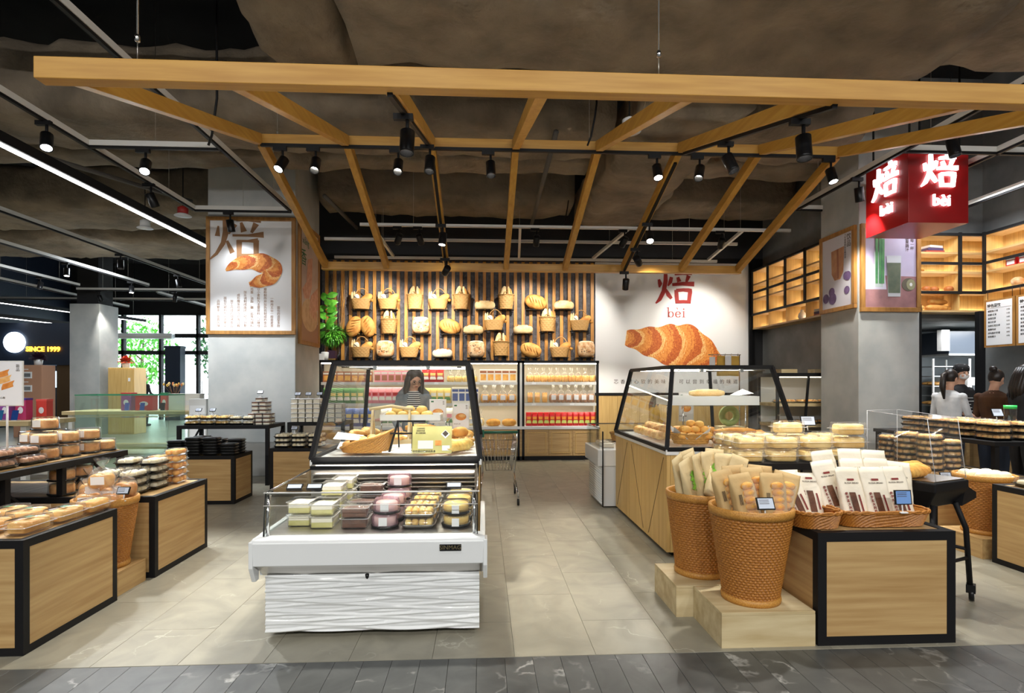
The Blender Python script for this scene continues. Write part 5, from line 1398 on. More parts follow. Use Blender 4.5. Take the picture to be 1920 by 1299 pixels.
# upright sign holders on the riser
def card_sign(label, x, y, z, h, w_=.22, hh=.31, kind=0, rz=0, small='新品'):
    t = thing('product_sign', label, 'sign', (x,y,z), rz)
    SM().lathe([(0,0),(.06,0),(.06,.008),(0,.012)],20).build('foot', M['grey_al'], t)
    SM().tube([(0,0,.01),(0,0,h-hh/2)], .007, 8).build('pole', M['grey_al'], t)
    MB().box(-w_/2,w_/2,-.004,.004,h-hh/2,h+hh/2).build('frame', M['grey_al'], t, bevel=.003)
    MB().box(-w_/2+.008,w_/2-.008,-.0052,-.0042,h-hh/2+.008,h+hh/2-.008).build('card', M['board'], t)
    m_ = MB()
    if kind == 0:
        for k,(cx,cz,mt) in enumerate(((-.022,.062,0),(-.008,.022,2),(.012,-.018,0))):
            m_.mi = mt
            m_.prism([(cx-.045,h+cz-.012+.0),(cx+.03,h+cz+.016),(cx+.042,h+cz+.04),(cx-.036,h+cz+.014)], -.0068-.0004*k, -.0056, 'xz')
            m_.prism([(cx-.045,h+cz-.03),(cx+.035,h+cz-.004),(cx+.03,h+cz+.016),(cx-.045,h+cz-.012)], -.0066-.0004*k, -.0056, 'xz')
    else:
        m_.prism(ell(.0,h-.01,w_*.32,hh*.14,18), -.0066, -.0056, 'xz'); m_.mi = 2; m_.prism(ell(.01,h+.0,w_*.2,hh*.07,18), -.0074, -.0068, 'xz')
    m_.build('printed_pastry', CR, t)
    letter(small, .026*hh/.31, M['ink_dark'], t, (w_*.34,-.0058,h+hh*.34), vertical=True)
    MB().box(-w_*.40,-w_*.24,-.0062,-.0054,h+hh*.37,h+hh*.43).build('printed_logo', M['green_st'], t)
    letter('奶油夹心酥', .016*hh/.31, M['ink_dark'], t, (-w_*.22,-.0058,h-hh*.32))
    return t
card_sign('white product sign on a pole with a golden pastry picture, at the left', -3.36,4.18+.0,z2+.0,.59, .225,.32)
card_sign('lower white product sign cut by the left picture edge', -3.22,3.62,z2+.0,.42, .20,.30, 1, 0, '喜月')
# ================================================================ TABLES NEAR THE LEFT COLUMN
zk = .602
ks = []
for ix in range(4):
    for iy in range(2):
        for k in range((5,6,6,4)[ix] if iy == 0 else (4,6,5,5)[ix]): ks.append((-3.82+.215*ix, 7.28+.2*iy, zk+.0365*k, 0.02*((k*7+ix)%5-2)))
many(lambda t: P_blackbox(t,.205,.16,.036), ks, 'shiny black food box stacked on the oak stand before the left column', 'food box', 'stacked black boxes', 'food_box', auto='black food box on the oak stand')
zt = .882
many(lambda t: P_rolls(t,.20,.14,.075,2,2,'bun_y','tray_k'), [(-4.3+.22*i,8.60+.18*j,zt+.077*k) for i in range(3) for j in range(2) for k in range(2)], 'black tray of yellow cake slices on the tall table by the left column', 'cake tray', 'yellow cake trays', 'cake_tray', auto="tray of yellow cake slices on the tall table")
many(lambda t: P_rolls(t,.18,.14,.07,3,2,'bun_w','tray_k'), [(-3.66+.19*i,8.60,zt+.072*k) for i in range(2) for k in range(2)], 'black tray of small white cakes on the tall table by the left column', 'cake tray', 'white cake trays', 'cake_tray')
pyr = []
for k in range(7):
    n = max(1, 3-k//3)
    for i in range(n): pyr.append((-3.42+.11*(i-(n-1)/2)+.1, 8.62, zt+.058*k)); pyr.append((-3.42+.11*(i-(n-1)/2)+.1, 8.76, zt+.058*k))
many(lambda t: P_box(t,.105,.12,.056,'cream','plastic','choc'), pyr, 'small clear cake box in the pale pyramid on the tall table', 'cake box', 'pyramid of cake boxes', 'cake_box', auto="small cake box in the pale pyramid")
zw = .642
many(lambda t: P_rolls(t,.20,.15,.06,3,2,'bun_w','tray_k'), [(-2.67+.215*i,7.70+.17*j,zw+.062*k) for i in range(3) for j in range(2) for k in range(3)], 'black tray of white sweets stacked left of the tall glass case', 'sweets tray', 'white sweets trays', 'sweets_tray', auto="tray of white sweets left of the tall case")
zv = .922
many(lambda t: P_box(t,.105,.12,.068,'cream','sticker'), [(-2.79+.108*i,8.58+.13*j,zv+.069*k) for i in range(7) for j in range(2) for k in range(5 if i < 4 else 4)], 'white cake box in the block stacked beside the column', 'cake box', 'block of white cake boxes', 'cake_box', auto="white cake box in the block by the column")
for (x,y,z,lab) in ((-4.15,8.50,zt+.155,'price tag above the yellow cake trays, left one'),(-3.95,8.50,zt+.155,'price tag above the yellow cake trays, right one'),(-3.32,8.64,zt+.41,'price tag crowning the pale pyramid of boxes'),(-2.5,7.66,zw+.187,'price tag above the white sweets trays'),
                    (-2.74,8.55,zv+.346,'leftmost price tag over the white box block'),(-2.6,8.6,zv+.346,'second price tag over the white box block'),(-2.45,8.65,zv+.346,'third price tag over the white box block')):
    many(lambda t: P_tag(t,False,.7), [(x,y,z)], lab, 'price tag', None, 'price_tag')
# ================================================================ INSIDE THE REFRIGERATED CASE
zf = .620
F = lambda x, y, z=zf, r=0: (x,y,z,r)
many(lambda t: P_box(t,.15,.19,.075,'green_c','plastic','cream'), [F(-1.13,3.62),F(-1.13,3.62,zf+.077),F(-.975,3.56),F(-.975,3.56,zf+.077),F(-.975,3.78,zf),F(-.975,3.78,zf+.077),F(-.975,3.78,zf+.154),F(-.96,4.02,zf),F(-.96,4.02,zf+.077),F(-.96,4.02,zf+.154)], 'clear box of green and cream layer cake in the refrigerated case', 'cake box', 'green layer cake boxes', 'cake_box', auto="green cream cake box in the refrigerated case")
many(lambda t: P_box(t,.17,.16,.062,'choc','plastic','choc'), [F(-.78,3.54),F(-.78,3.54,zf+.064),F(-.78,3.74),F(-.78,3.74,zf+.064),F(-.76,3.96),F(-.76,3.96,zf+.064),F(-.76,3.96,zf+.128)], 'clear box of chocolate roll slices in the refrigerated case', 'cake box', 'chocolate slice boxes', 'cake_box', auto="chocolate slice box in the refrigerated case")
def P_pink(t):
    SM().lathe([(0,0),(.082,0),(.086,.012),(0,.014)],28).build('base_plate', M['tray_k'], t)
    SM().lathe([(.066,.014),(.066,.06),(.06,.066),(0,.068)],24).build('cake', M['cream'], t)
    m_ = SM(); n=44; rg=[]
    for r,z in ((.078,.012),(.08,.06),(.07,.085)): rg.append([((r+.002*math.cos(k*PI))*math.cos(2*PI*k/n),(r+.002*math.cos(k*PI))*math.sin(2*PI*k/n),z) for k in range(n)])
    m_.loft(rg,cap=False); m_.add(rg[-1],[tuple(range(n))]); m_.build('pink_lid', M['pinkt'], t)
    MB().box(-.025,.025,-.088,-.0865,.02,.07).build('price_sticker', M['sticker'], t)
many(P_pink, [F(-.60,3.52),F(-.59,3.52,zf+.087),F(-.58,3.72),F(-.58,3.72,zf+.087),F(-.57,3.92),F(-.57,3.92,zf+.087),F(-.57,3.92,zf+.174)], 'round cake under a pink ribbed lid in the refrigerated case', 'cake', 'pink lidded cakes', 'round_cake', auto="pink-lidded cake in the refrigerated case")
many(lambda t: P_rolls(t,.21,.15,.062,4,2,'bun_y','steel',.85), [F(-.39,3.50),F(-.39,3.50,zf+.064),F(-.385,3.67),F(-.385,3.67,zf+.064),F(-.38,3.84,zf),F(-.38,3.84,zf+.064),F(-.375,4.01),F(-.375,4.01,zf+.064)], 'box of cream-topped custard rolls in the refrigerated case', 'cake box', 'custard roll boxes', 'roll_box', auto="custard roll box in the refrigerated case")
def P_yel(t):
    SM().lathe([(0,0),(.088,0),(.092,.012),(0,.014)],28).build('base_plate', M['tray_k'], t)
    SM().lathe([(.076,.014),(.078,.05),(.07,.06),(0,.062)],28).build('cake', M['bun_y'], t)
    m_ = SM().lathe([(.086,.012),(.086,.062),(.075,.075)],32,cap0=False); m_.build('clear_lid', M['plastic'], t)
    MB().box(-.022,.022,-.095,-.0935,.012,.06).build('price_sticker', M['sticker'], t)
many(P_yel, [F(-.165,3.53),F(-.165,3.53,zf+.078),F(-.155,3.73),F(-.155,3.73,zf+.078),F(-.15,3.93),F(-.15,3.93,zf+.078)], 'round yellow cheesecake under clear lid in the refrigerated case', 'cake', 'yellow cheesecakes', 'round_cake', auto="yellow cheesecake in the refrigerated case")
for x, lab in ((-1.10,'price tag on the left end of the refrigerated case rail'),(-.985,'second price tag on the refrigerated case rail'),(-.17,'price tag on the right end of the refrigerated case rail')):
    t = thing('price_tag', lab, 'price tag', (x,3.372,.868))
    MB().box(-.045,.045,-.006,.006,0,.005).build('clip', M['black'], t)
    s = MB().box(-.045,.045,-.004,.004,-.02,.02).build('case', M['black'], t, (0,.004,.024), (-.9,0,0)); MB().box(-.039,.039,-.0052,-.0042,-.014,.014).build('screen', M['lcd'], s)
# ================================================================ LEFT BREAD CASE CONTENT
zc = .948
def croissant(t, s=1.0, mt='past'):
    m_ = SM()
    n = 15; pts=[]; rs=[]
    for k in range(n):
        a = PI*(.05+.9*k/(n-1)); pts.append((.075*s*math.cos(a), .055*s*math.sin(a)-.02*s, .028*s)); rs.append((.006+.026*math.sin(PI*k/(n-1))**.8*(1+.12*(k%2)))*s)
    m_.tube(pts, rs, 10).build('crust', M[mt], t)
def roll(t, a=.05, b=.04, h=.03, mt='bun_y'): SM().blob((0,0,h*.8), a, b, h, 14, 9, 1, .9, .06, 14, 3, fn=flatbot(h*.8)).build('crust', M[mt], t)
def baguette(t, l=.34, r=.032, mt='crust'):
    SM().tube([(-l/2+l*k/10,0,r*.9) for k in range(11)], [r*(.25+.75*math.sin(PI*(k+.35)/10.7)**.5) for k in range(11)], 12).build('crust', M[mt], t)
    for k in range(4): SM().tube([(-l*.32+l*.2*k,-r*.5,r*1.7),(-l*.26+l*.2*k,r*.4,r*1.75)], [.003,.006], 5).build('slash', M['crustp'], t)
def twist(t, l=.3, r=.022, mt='past'):
    m_ = SM()
    for s in (0,PI): m_.tube([(-l/2+l*k/24, r*math.cos(k*.8+s), r*1.6+r*.7*math.sin(k*.8+s)) for k in range(25)], r, 8)
    m_.build('crust', M[mt], t)
# sloped wicker basket at the front left
t = thing('wicker_basket', 'sloped pale wicker basket at the front of the left bread case', 'basket', (-.93,4.62,zc), .0)
m_ = MB(); n = 60; rows = 12; rings = []
for k in range(rows+1):
    u = k/rows; ring = []
    for q in range(n):
        c, s = math.cos(2*PI*q/n), math.sin(2*PI*q/n)
        zz = u*(.10+.07*c); amp = .003*(1 if (q+k)%2 else -1)
        ring.append(((.185+.02*u+amp)*math.copysign(abs(c)**.7,c), (.12+.015*u+amp)*math.copysign(abs(s)**.7,s), zz))
    rings.append(ring)
rings.append([(p[0]*.93,p[1]*.93,p[2]) for p in rings[-1]]); rings.append([(p[0]*.9,p[1]*.9,.012) for p in rings[0]])
m_.loft(rings).build('woven_body', M['wick_t'], t)
SM().tube([(p[0],p[1],p[2]+.004) for p in rings[rows]], .009, 6, closed=True).build('rim', M['wick_t'], t)
MB().add([(-.24,-.13,.115),(-.05,-.10,.10),(-.05,.12,.12),(-.26,.1,.15)],[(0,1,2,3)]).build('paper_liner', M['paper'], t)
many(lambda t: roll(t,.045,.035,.028,'bun_y'), [(-1.02,4.60,zc+.062),(-.95,4.58,zc+.068),(-.88,4.60,zc+.078),(-.98,4.67,zc+.07),(-.90,4.67,zc+.084),(-.83,4.62,zc+.09)], 'small yellow bun in the sloped wicker basket', 'bread', 'buns in the sloped basket', 'bread_roll')
t = thing('wooden_trug', 'pale wooden trug with A-shaped handle in the left bread case', 'trug', (-.80,5.0,zc))
MB().box(-.22,.22,-.12,.12,0,.012).build('base_board', M['pine'], t)
for s in (-1,1):
    MB().box(-.22,.22,s*.12-.006,s*.12+.006,.0,.07).build('side_board', M['pine'], t)
    MB().beam((s*.16,-.10,.04),(s*.16,0,.33),.018,.012).build('handle_leg', M['pine'], t); MB().beam((s*.16,.10,.04),(s*.16,0,.33),.018,.012).build('handle_leg', M['pine'], t)
SM().tube([(-.19,0,.32),(-.1,0,.335),(0,0,.35),(.1,0,.335),(.19,0,.32)], .014, 8).build('handle_bar', M['pine'], t)
many(lambda t: croissant(t), [(-.92,4.96,zc+.014,.3),(-.78,4.98,zc+.014,1.2),(-.66,5.02,zc+.014,2.0),(-.86,5.05,zc+.05,.8),(-.72,4.94,zc+.05,2.6)], 'croissant lying in the wooden trug', 'bread', 'croissants in the trug', 'croissant')
many(lambda t: roll(t,.06,.05,.038,'crust'), [(-1.12,4.98,zc,0),(-1.10,5.14,zc,.5),(-1.0,5.24,zc,0),(-1.13,5.30,zc,1),(-1.02,5.42,zc,0),(-1.12,4.82,zc,0)], 'round crusty roll along the left side of the left bread case', 'bread', 'round rolls at left', 'bread_roll')
t = thing('white_tray', 'white tray of yellow buns on the glass shelf of the left case', 'tray', (-.64,5.2,1.171))
MB().box(-.26,.26,-.16,.16,0,.006).build('base', M['white'], t)
for q in ((-.26,.26,-.165,-.155),(-.26,.26,.155,.165),(-.265,-.255,-.16,.16),(.255,.265,-.16,.16)): MB().box(q[0],q[1],q[2],q[3],0,.05).build('rim', M['white'], t)
many(lambda t: roll(t,.052,.042,.04,'bun_y'), [(-.82+.105*i,5.12+.1*j,1.178) for i in range(4) for j in range(2)]+[(-.77+.11*i,5.16,1.225) for i in range(3)], 'cheese-topped yellow bun piled on the white tray', 'bread', 'buns on the white tray', 'bread_roll', auto="yellow bun on the left case's white tray")
t = thing('display_card', 'olive green promotional card leaning at the front of the left case', 'sign', (-.40,4.475,zc))
MB().box(-.155,.155,-.003,.003,0,.215).build('card', mk('olive_card', srgb(176,166,92), srgb(206,198,132), .5, scale=3), t, (0,0,0), (-.25,0,0))
c = CH[t.name][0]
MB().prism([(.07,.15),(.105,.115),(.14,.15),(.105,.185)],-.005,-.0035,'xz').build('printed_diamond', M['paper'], c); MB().prism([(.08,.155),(.105,.13),(.13,.155),(.105,.18)],-.0062,-.0052,'xz').build('printed_diamond', M['ink_dark'], c)
for q,mt in (((-.11,.01,.035,.10),'grey_al'),((.025,.075,.06,.10),'cr1'),((.08,.14,.02,.06),'paper')): MB().box(q[0],q[1],-.005,-.0035,q[2],q[3]).build('printed_photo', M[mt], c)
letter('给您最好的烘焙美食', .020, M['ink_black'], c, (-.06,-.0045,.014))
for k,s in enumerate(('儿时的回忆','妈妈的味道','那么温暖香甜')): letter(s, .013, M['ink_dark'], c, (-.09,-.0045,.195-.018*k))
t = thing('card_easel', 'black wire easel frame beside the olive card', 'easel', (-.62,4.56,zc))
for s in (-1,1):
    MB().beam((s*.09-.03,-.04,0),(s*.06,.03,.245),.012,.012).build('leg', M['black'], t); MB().beam((s*.06,.09,0),(s*.06,.03,.245),.010,.010).build('rear_leg', M['black'], t)
MB().beam((-.07,.03,.245),(.16,.03,.245),.014,.014).build('top_bar', M['black'], t); MB().beam((-.12,-.005,.15),(.16,-.005,.15),.012,.012).build('mid_bar', M['black'], t)
many(lambda t: baguette(t,.40,.036,'crust'), [(-.22,4.75,zc,.9),(-.28,4.9,zc,.95),(-.16,4.98,zc+.0,1.2)], 'long crusty loaf at the right front of the left bread case', 'bread', 'long loaves at right', 'baguette')
many(lambda t: twist(t,.32,.022), [(-.22,5.35,zc,1.3),(-.30,5.4,zc,1.4),(-.16,5.45,zc,1.5),(-.24,5.3,zc+.06,1.2)], 'braided pastry at the right of the left bread case', 'bread', 'braided pastries', 'braided_pastry')
many(lambda t: baguette(t,.30,.04,'bun_o'), [(-.62,5.62,zc,0),(-.60,5.75,zc,.1),(-.9,5.7,zc,.2),(-.62,5.68,zc+.07,0)], 'orange-brown loaf at the back of the left bread case', 'bread', 'loaves at the back', 'baguette')
many(lambda t: croissant(t,1.1), [(-1.06,4.86,zc+.04,.4),(-1.10,5.06,zc+.075,1.0),(-1.02,5.2,zc+.075,.2),(-1.06,5.36,zc+.075,1.4)], 'croissant on top of the round rolls at the case left', 'bread', 'croissants on the rolls', 'croissant')
t = thing('paper_sheets', 'crumpled white paper sheets under the breads of the left case', 'paper', (-.62,5.0,zc))
for k,(x,y,w_,h_) in enumerate(((-.45,-.1,.3,.05),(.0,-.42,.34,.06),(.36,-.1,.26,.05),(.30,.40,.3,.06),(-.05,.5,.5,.05))):
    MB().add([(x-w_/2,y-.1,.004),(x+w_/2,y-.12,.012),(x+w_/2+.02,y+.1,h_),(x-w_/2-.02,y+.1,.01+h_*.6),(x,y,.006)],[(0,1,4),(1,2,4),(2,3,4),(3,0,4)]).build('sheet', M['paper'], t)
many(lambda t: roll(t,.075,.055,.05,'bun_o'), [(-.20,5.12,zc+.07,.4),(-.32,5.22,zc,.1),(-.16,5.62,zc,.5),(-.30,5.62,zc,0),(-.42,5.5,zc,.3),(-.46,5.05,zc,.2)], 'large glossy bun at the right of the left case', 'bread', 'glossy buns', 'bread_roll')
many(lambda t: twist(t,.24,.03,'bun_y'), [(-.36,4.66,zc,.5),(-.20,4.60,zc,.8)], 'yellow braided loaf beside the olive card', 'bread', 'yellow braids', 'braided_pastry')
card_sign('white product sign standing inside the left case, nearer its middle', -.45,5.72,zc,.27,.17,.24,1)
card_sign('white product sign standing inside the left case, at its right', -.22,5.76,zc,.22,.17,.26,1)
# ================================================================ RIGHT BREAD CASE CONTENT
t = thing('paper_lined_basket', 'paper-lined wicker basket heaped with golden rolls in the right case', 'basket', (1.90,5.08,zc))
weave(SM(), lambda u: .14+.03*u, 0, .09, 56, 9, .004, 1.1, .8).build('woven_body', M['wick_t'], t)
rim(.17,.092,.008,40,1.1,.8).build('rim', M['wick_t'], t)
for k,(a,l) in enumerate(((.4,.16),(2.2,.18),(3.6,.15),(5.3,.17))):
    c_, s_ = math.cos(a), math.sin(a)
    MB().add([(.12*c_-.09*s_,.10*s_+.09*c_,.05),(.12*c_+.09*s_,.10*s_-.09*c_,.05),(l*1.35*c_,l*1.1*s_,.16)],[(0,1,2)]).build('paper_liner', M['paper'], t)
many(lambda t: roll(t,.045,.036,.034,'bun_o'), [(1.80+.075*i+.02*(j%2),5.0+.065*j,zc+.05) for i in range(4) for j in range(3)]+[(1.84+.08*i,5.02+.07*j,zc+.105) for i in range(3) for j in range(2)]+[(1.90,5.08,zc+.155),(1.96,5.03,zc+.15)], 'golden roll heaped in the paper-lined basket', 'bread', 'rolls heaped in the lined basket', 'bread_roll', auto="golden roll in the paper-lined basket")
t = thing('white_tray', 'long white tray on the glass shelf of the right case', 'tray', (2.18,5.42,1.291))
MB().box(-.42,.42,-.2,.2,0,.006).build('base', M['white'], t)
for q in ((-.43,.43,-.21,-.2),(-.43,.43,.2,.21),(-.43,-.42,-.2,.2),(.42,.43,-.2,.2)): MB().box(q[0],q[1],q[2],q[3],0,.085).build('rim', M['white'], t)
MB().add([(.28,-.1,.09),(.40,-.16,.11),(.42,.12,.15),(.3,.14,.09)],[(0,1,2,3)]).build('paper_sheet', M['paper'], t)
many(lambda t: baguette(t,.36,.04,'crustp'), [(2.2,5.36,1.298,.05),(2.18,5.48,1.298,.0),(2.22,5.58,1.298,.1),(2.20,5.45,1.365,.1)], 'pale loaf on the long white tray', 'bread', 'loaves on the white tray', 'baguette')
many(lambda t: baguette(t,.42,.04,'crust'), [(2.28,5.0,zc,.1),(2.32,5.12,zc,.2),(2.30,5.06,zc+.07,.15),(2.34,5.25,zc,.1)], 'golden baguette at the front of the right case', 'bread', 'front baguettes', 'baguette')
many(lambda t: roll(t,.06,.05,.045,'past'), [(1.74,5.45+.13*k,zc) for k in range(7)]+[(1.86,5.5+.13*k,zc) for k in range(6)]+[(1.80,5.5+.13*k,zc+.06) for k in range(5)], 'seeded brown roll along the left side of the right case', 'bread', 'seeded rolls', 'bread_roll')
many(lambda t: twist(t,.36,.035,'bun_o'), [(2.56,5.1,zc,1.2),(2.55,5.3,zc,1.3),(2.52,5.5,zc,1.25)], 'plaited golden loaf at the right of the right case', 'bread', 'plaited loaves', 'plaited_loaf')
t = thing('ring_bread', 'green matcha ring bread at the right side of the right case', 'bread', (2.50,5.62,zc+.12), 0)
SM().tube([(.075*math.cos(a),0,.10+.075*math.sin(a)) for a in [2*PI*k/20 for k in range(20)]], .032, 10, closed=True).build('crust', mkb('matcha_crust',(170,182,118),(140,154,90)), t)
MB().box(-.12,.12,-.08,.08,-.12,-.005).build('wood_block', M['pine'], t)
card_sign('white product sign with baguettes standing in the right case', 2.14,5.85,zc,.30,.16,.30,1)
many(lambda t: roll(t,.07,.05,.05,'crust'), [(2.0,5.95,zc,0),(2.12,6.05,zc,0),(2.3,6.0,zc,0),(2.42,5.9,zc,0)], 'round loaf at the back of the right case', 'bread', 'round loaves at the back', 'bread_roll')
# goods on the small cold case and rear of right case
many(lambda t: P_box(t,.16,.14,.06,'cream'), [(1.55,6.95,.702),(1.55,7.12,.702),(1.55,7.29,.702)], 'cake box in the small cold case', 'cake box', 'boxes in the small case', 'cake_box')
# ================================================================ TOAST TABLE
zz = .902; sp = []
for k in range(2):
    for j in range(3):
        for i in range(4): sp.append((2.02+.262*i-(.0 if k else .01), 4.20+.175*j, zz+.1*k))
many(lambda t: P_toast(t,.26,.16,.098,'toast'), sp, 'clear pack of pale toast in the double layer on the black table', 'bread pack', 'pale toast packs', 'toast_pack', auto="clear pale toast pack on the black table")
many(lambda t: P_toast(t,.26,.16,.098,'toast'), [(2.42,4.375,zz+.2)], 'single clear toast pack on top, left of the taller pile', 'bread pack', None, 'toast_pack')
many(lambda t: P_toast(t,.26,.16,.098,'toast'), [(2.80,4.20,zz+.2)], 'topmost clear toast pack on the right-hand pile', 'bread pack', None, 'toast_pack')
many(lambda t: P_tag(t,False,.3,False,.12,.08), [(2.66,4.50,zz+.2)], 'tilted price card standing behind the toast packs', 'price tag', None, 'price_tag')
# ================================================================ BAGS IN THE BASKETS AND TRAYS AT RIGHT
def lean_things(build, spots, label, cat, group, name, auto=None):
    t = None; out = []
    for (x,y,z,rx,ry,rz) in spots:
        if t is None:
            t = thing(name, label, cat, (x,y,z), 0, group); build(t); t.rotation_euler = (rx,ry,rz); out.append(t)
        else: out.append(copy_tree(t, (x,y,z), (rx,ry,rz)))
    if len(out) > 1: autolabel(out, auto or label)
zr = .665
lean_things(lambda t: P_russia(t,.158,.05,.325), [(2.27,3.33,zr,-.30,.02,.04),(2.42,3.32,zr,-.30,.0,-.02),(2.57,3.34,zr,-.30,-.03,-.05),(2.20,3.42,zr+.03,-.28,-.10,.10),(2.35,3.42,zr+.04,-.28,.03,.02),(2.50,3.42,zr+.04,-.28,.05,-.03),(2.62,3.42,zr+.02,-.30,.12,-.12),(2.24,3.51,zr+.08,-.24,-.08,.08),(2.39,3.51,zr+.09,-.24,.02,0),(2.54,3.51,zr+.08,-.24,.05,-.04)],
            'cream paper bag of loaf with red lettering in the wide tray', 'bread bag', 'paper bags in the wide tray', 'paper_bag', auto="cream paper bag in the wide wicker tray")
lean_things(lambda t: P_russia(t,.14,.05,.29,4), [(1.95,3.36,zr,-.32,-.16,.12)], 'left cream paper bag leaning in the oval tray', 'bread bag', None, 'paper_bag')
lean_things(lambda t: P_russia(t,.14,.05,.28,5), [(2.04,3.40,zr,-.30,.04,-.02)], 'right cream paper bag standing in the oval tray', 'bread bag', None, 'paper_bag')
lean_things(lambda t: P_russia(t,.14,.05,.28,6), [(1.97,3.50,zr,-.2,0,.1)], 'cream paper bag at the back of the oval tray', 'bread bag', None, 'paper_bag')
many(lambda t: P_tag(t,True,.12,True,.10,.085), [(2.47,3.205,.735)], 'blue-lit electronic price tag clipped to the wide wicker tray', 'price tag', None, 'price_tag')
zb_ = .70
lean_things(lambda t: P_window(t,.15,.07,.27), [(1.56,3.24,zb_,-.22,-.10,.22),(1.71,3.235,zb_,-.22,.06,.05),(1.50,3.33,zb_+.01,-.2,-.16,.3),(1.64,3.33,zb_+.02,-.15,.0,.1),(1.77,3.31,zb_+.0,-.2,.26,-.3),(1.57,3.42,zb_+.02,-.1,-.05,.1),(1.70,3.42,zb_+.02,-.1,.1,-.1)],
            'kraft bag of rolls with clear window in the nearest basket', 'bread bag', 'windowed bags in the nearest basket', 'paper_bag', auto="windowed kraft bag in the nearest basket")
many(lambda t: P_tag(t,False,.45,False,.10,.07), [(1.60,3.125,.735)], 'price tag clipped to the rim of the nearest basket', 'price tag', None, 'price_tag')
lean_things(lambda t: P_leafbag(t,.15,.055,.30), [(1.42,3.72,zb_,-.15,-.24,.75),(1.38,3.78,zb_+.02,-.1,-.28,.8),(1.45,3.78,zb_+.03,-.1,-.2,.75),(1.50,3.74,zb_+.03,-.12,-.14,.7),(1.56,3.76,zb_+.04,-.1,-.08,.6),(1.63,3.76,zb_+.02,-.1,.10,.3),(1.47,3.88,zb_+.04,-.05,-.18,.5),(1.60,3.88,zb_+.04,-.05,.12,.2)],
            'kraft bread bag with green leaf print in the rear basket', 'bread bag', 'green-printed bags in the rear basket', 'paper_bag', auto="green-printed kraft bag in the rear basket")
lean_things(lambda t: P_leafbag(t,.13,.055,.22,5), [(1.50,3.63,zb_+.05,-.5,.7,.3)], 'green-printed bag lying across the front of the rear basket', 'bread bag', None, 'paper_bag')
lean_things(lambda t: (bag_mesh(SM(),.12,.05,.30,.3,seed=8).build('paper_bag', M['kraftl'], t), MB().obox((.01,-.028,.12),.05,.002,.16,(0,0,0)).build('dark_window', M['choc'], t)), [(1.64,3.70,zb_+.03,-.25,.38,-.1)], 'kraft bag with a dark window leaning right in the rear basket', 'bread bag', None, 'paper_bag')
# ================================================================ BREAD UNDER THE ACRYLIC HOOD AND RIGHT STANDS
many(lambda t: twist(t,.28,.026,'bun_o'), [(2.95,3.74,.849,.40),(3.0,3.84,.849,.36),(3.06,3.94,.849,.42)], 'long plaited bread under the acrylic hood of the cart', 'bread', 'plaits under the hood', 'plaited_loaf', auto='plaited bread under the acrylic hood')
def P_pastry(t, n=8, R=.115, mt='past'):
    SM().lathe([(0,0),(R,0),(R+.008,.016),(R,.018),(R-.008,.006),(0,.006)],26).build('round_tray', M['tray_k'], t)
    for k in range(n):
        a = 2*PI*k/n; SM().blob((.074*math.cos(a),.074*math.sin(a),.030), .034,.030,.024,10,7,1,1,.12,30,k).build('pastry', M[mt], t)
    SM().blob((0,0,.032),.036,.036,.026,10,7,1,1,.12,30,9).build('pastry', M[mt], t)
    SM().lathe([(R,.017),(R-.004,.050),(R-.02,.058)],22,cap0=False).build('clear_lid', M['plastic'], t)
st = []
for k in range(8): st.append((4.46,5.42,.522+.0595*k,.3*k)); st.append((4.44,5.70,.522+.0595*k,.4*k))
for k in range(7): st.append((4.46,5.98,.522+.0595*k,.2*k)); st.append((4.72,5.50,.522+.0595*k,.5*k)); st.append((4.72,5.78,.522+.0595*k,.1*k))
many(lambda t: P_pastry(t), st, 'round black tray of pastries in the tall stacks behind the acrylic hood', 'pastry tray', 'stacked round pastry trays', 'pastry_tray', auto="round pastry tray behind the acrylic hood")
many(lambda t: P_rolls(t,.30,.20,.062,4,3,'past'), [(5.12+.26*i,5.42+.34*j,.932+.064*k,PI/2) for i in range(2) for j in range(4) for k in range(3)], 'black tray of baked pastries layered on the farther right riser', 'pastry tray', 'pastry trays on the farther riser', 'pastry_tray', auto="pastry tray on the farther right riser")
many(lambda t: P_rolls(t,.30,.20,.062,4,3,'bun_o'), [(5.10,3.9,.907+.064*k,PI/2) for k in range(3)]+[(5.10,4.24,.907+.064*k,PI/2) for k in range(3)], 'black tray of orange pastries on the nearer right riser', 'pastry tray', 'pastry trays on the nearer riser', 'pastry_tray')
many(lambda t: P_rolls(t,.28,.19,.07,3,2,'bun_w'), [(4.44,4.32,.657,PI/2),(4.44,4.02,.657,PI/2),(4.68,4.3,.657,PI/2)], 'black tray of pale buns on the right-edge stand', 'bread tray', 'pale bun trays at the right edge', 'bun_tray')
many(lambda t: P_rolls(t,.24,.17,.08,3,2,'bun_y','plastic'), [(4.86,4.30,.657,PI/2),(4.86,4.30,.74,PI/2)], 'clear pack of yellow rolls under the right riser', 'bread pack', 'yellow roll packs', 'bun_pack')
many(lambda t: P_rolls(t,.24,.17,.08,3,2,'choc','plastic'), [(4.80,5.28,.522,PI/2),(4.62,5.25,.522,PI/2)], 'clear pack of chocolate rolls beside the right-edge basket', 'bread pack', 'chocolate roll packs', 'bun_pack')
many(lambda t: roll(t,.06,.045,.035,'bun_w'), [(4.38+.1*i,4.74+.09*j,.66) for i in range(3) for j in range(3)], 'pale roll in the right-edge wicker basket', 'bread', 'rolls in the right-edge basket', 'bread_roll')
t = thing('basket_lining', 'white cloth lining in the right-edge wicker basket', 'cloth', (4.48,4.83,.62)); SM().lathe([(0,0),(.18,.0),(.205,.06)],28,cap0=False,cap1=False).build('cloth', M['paper'], t)
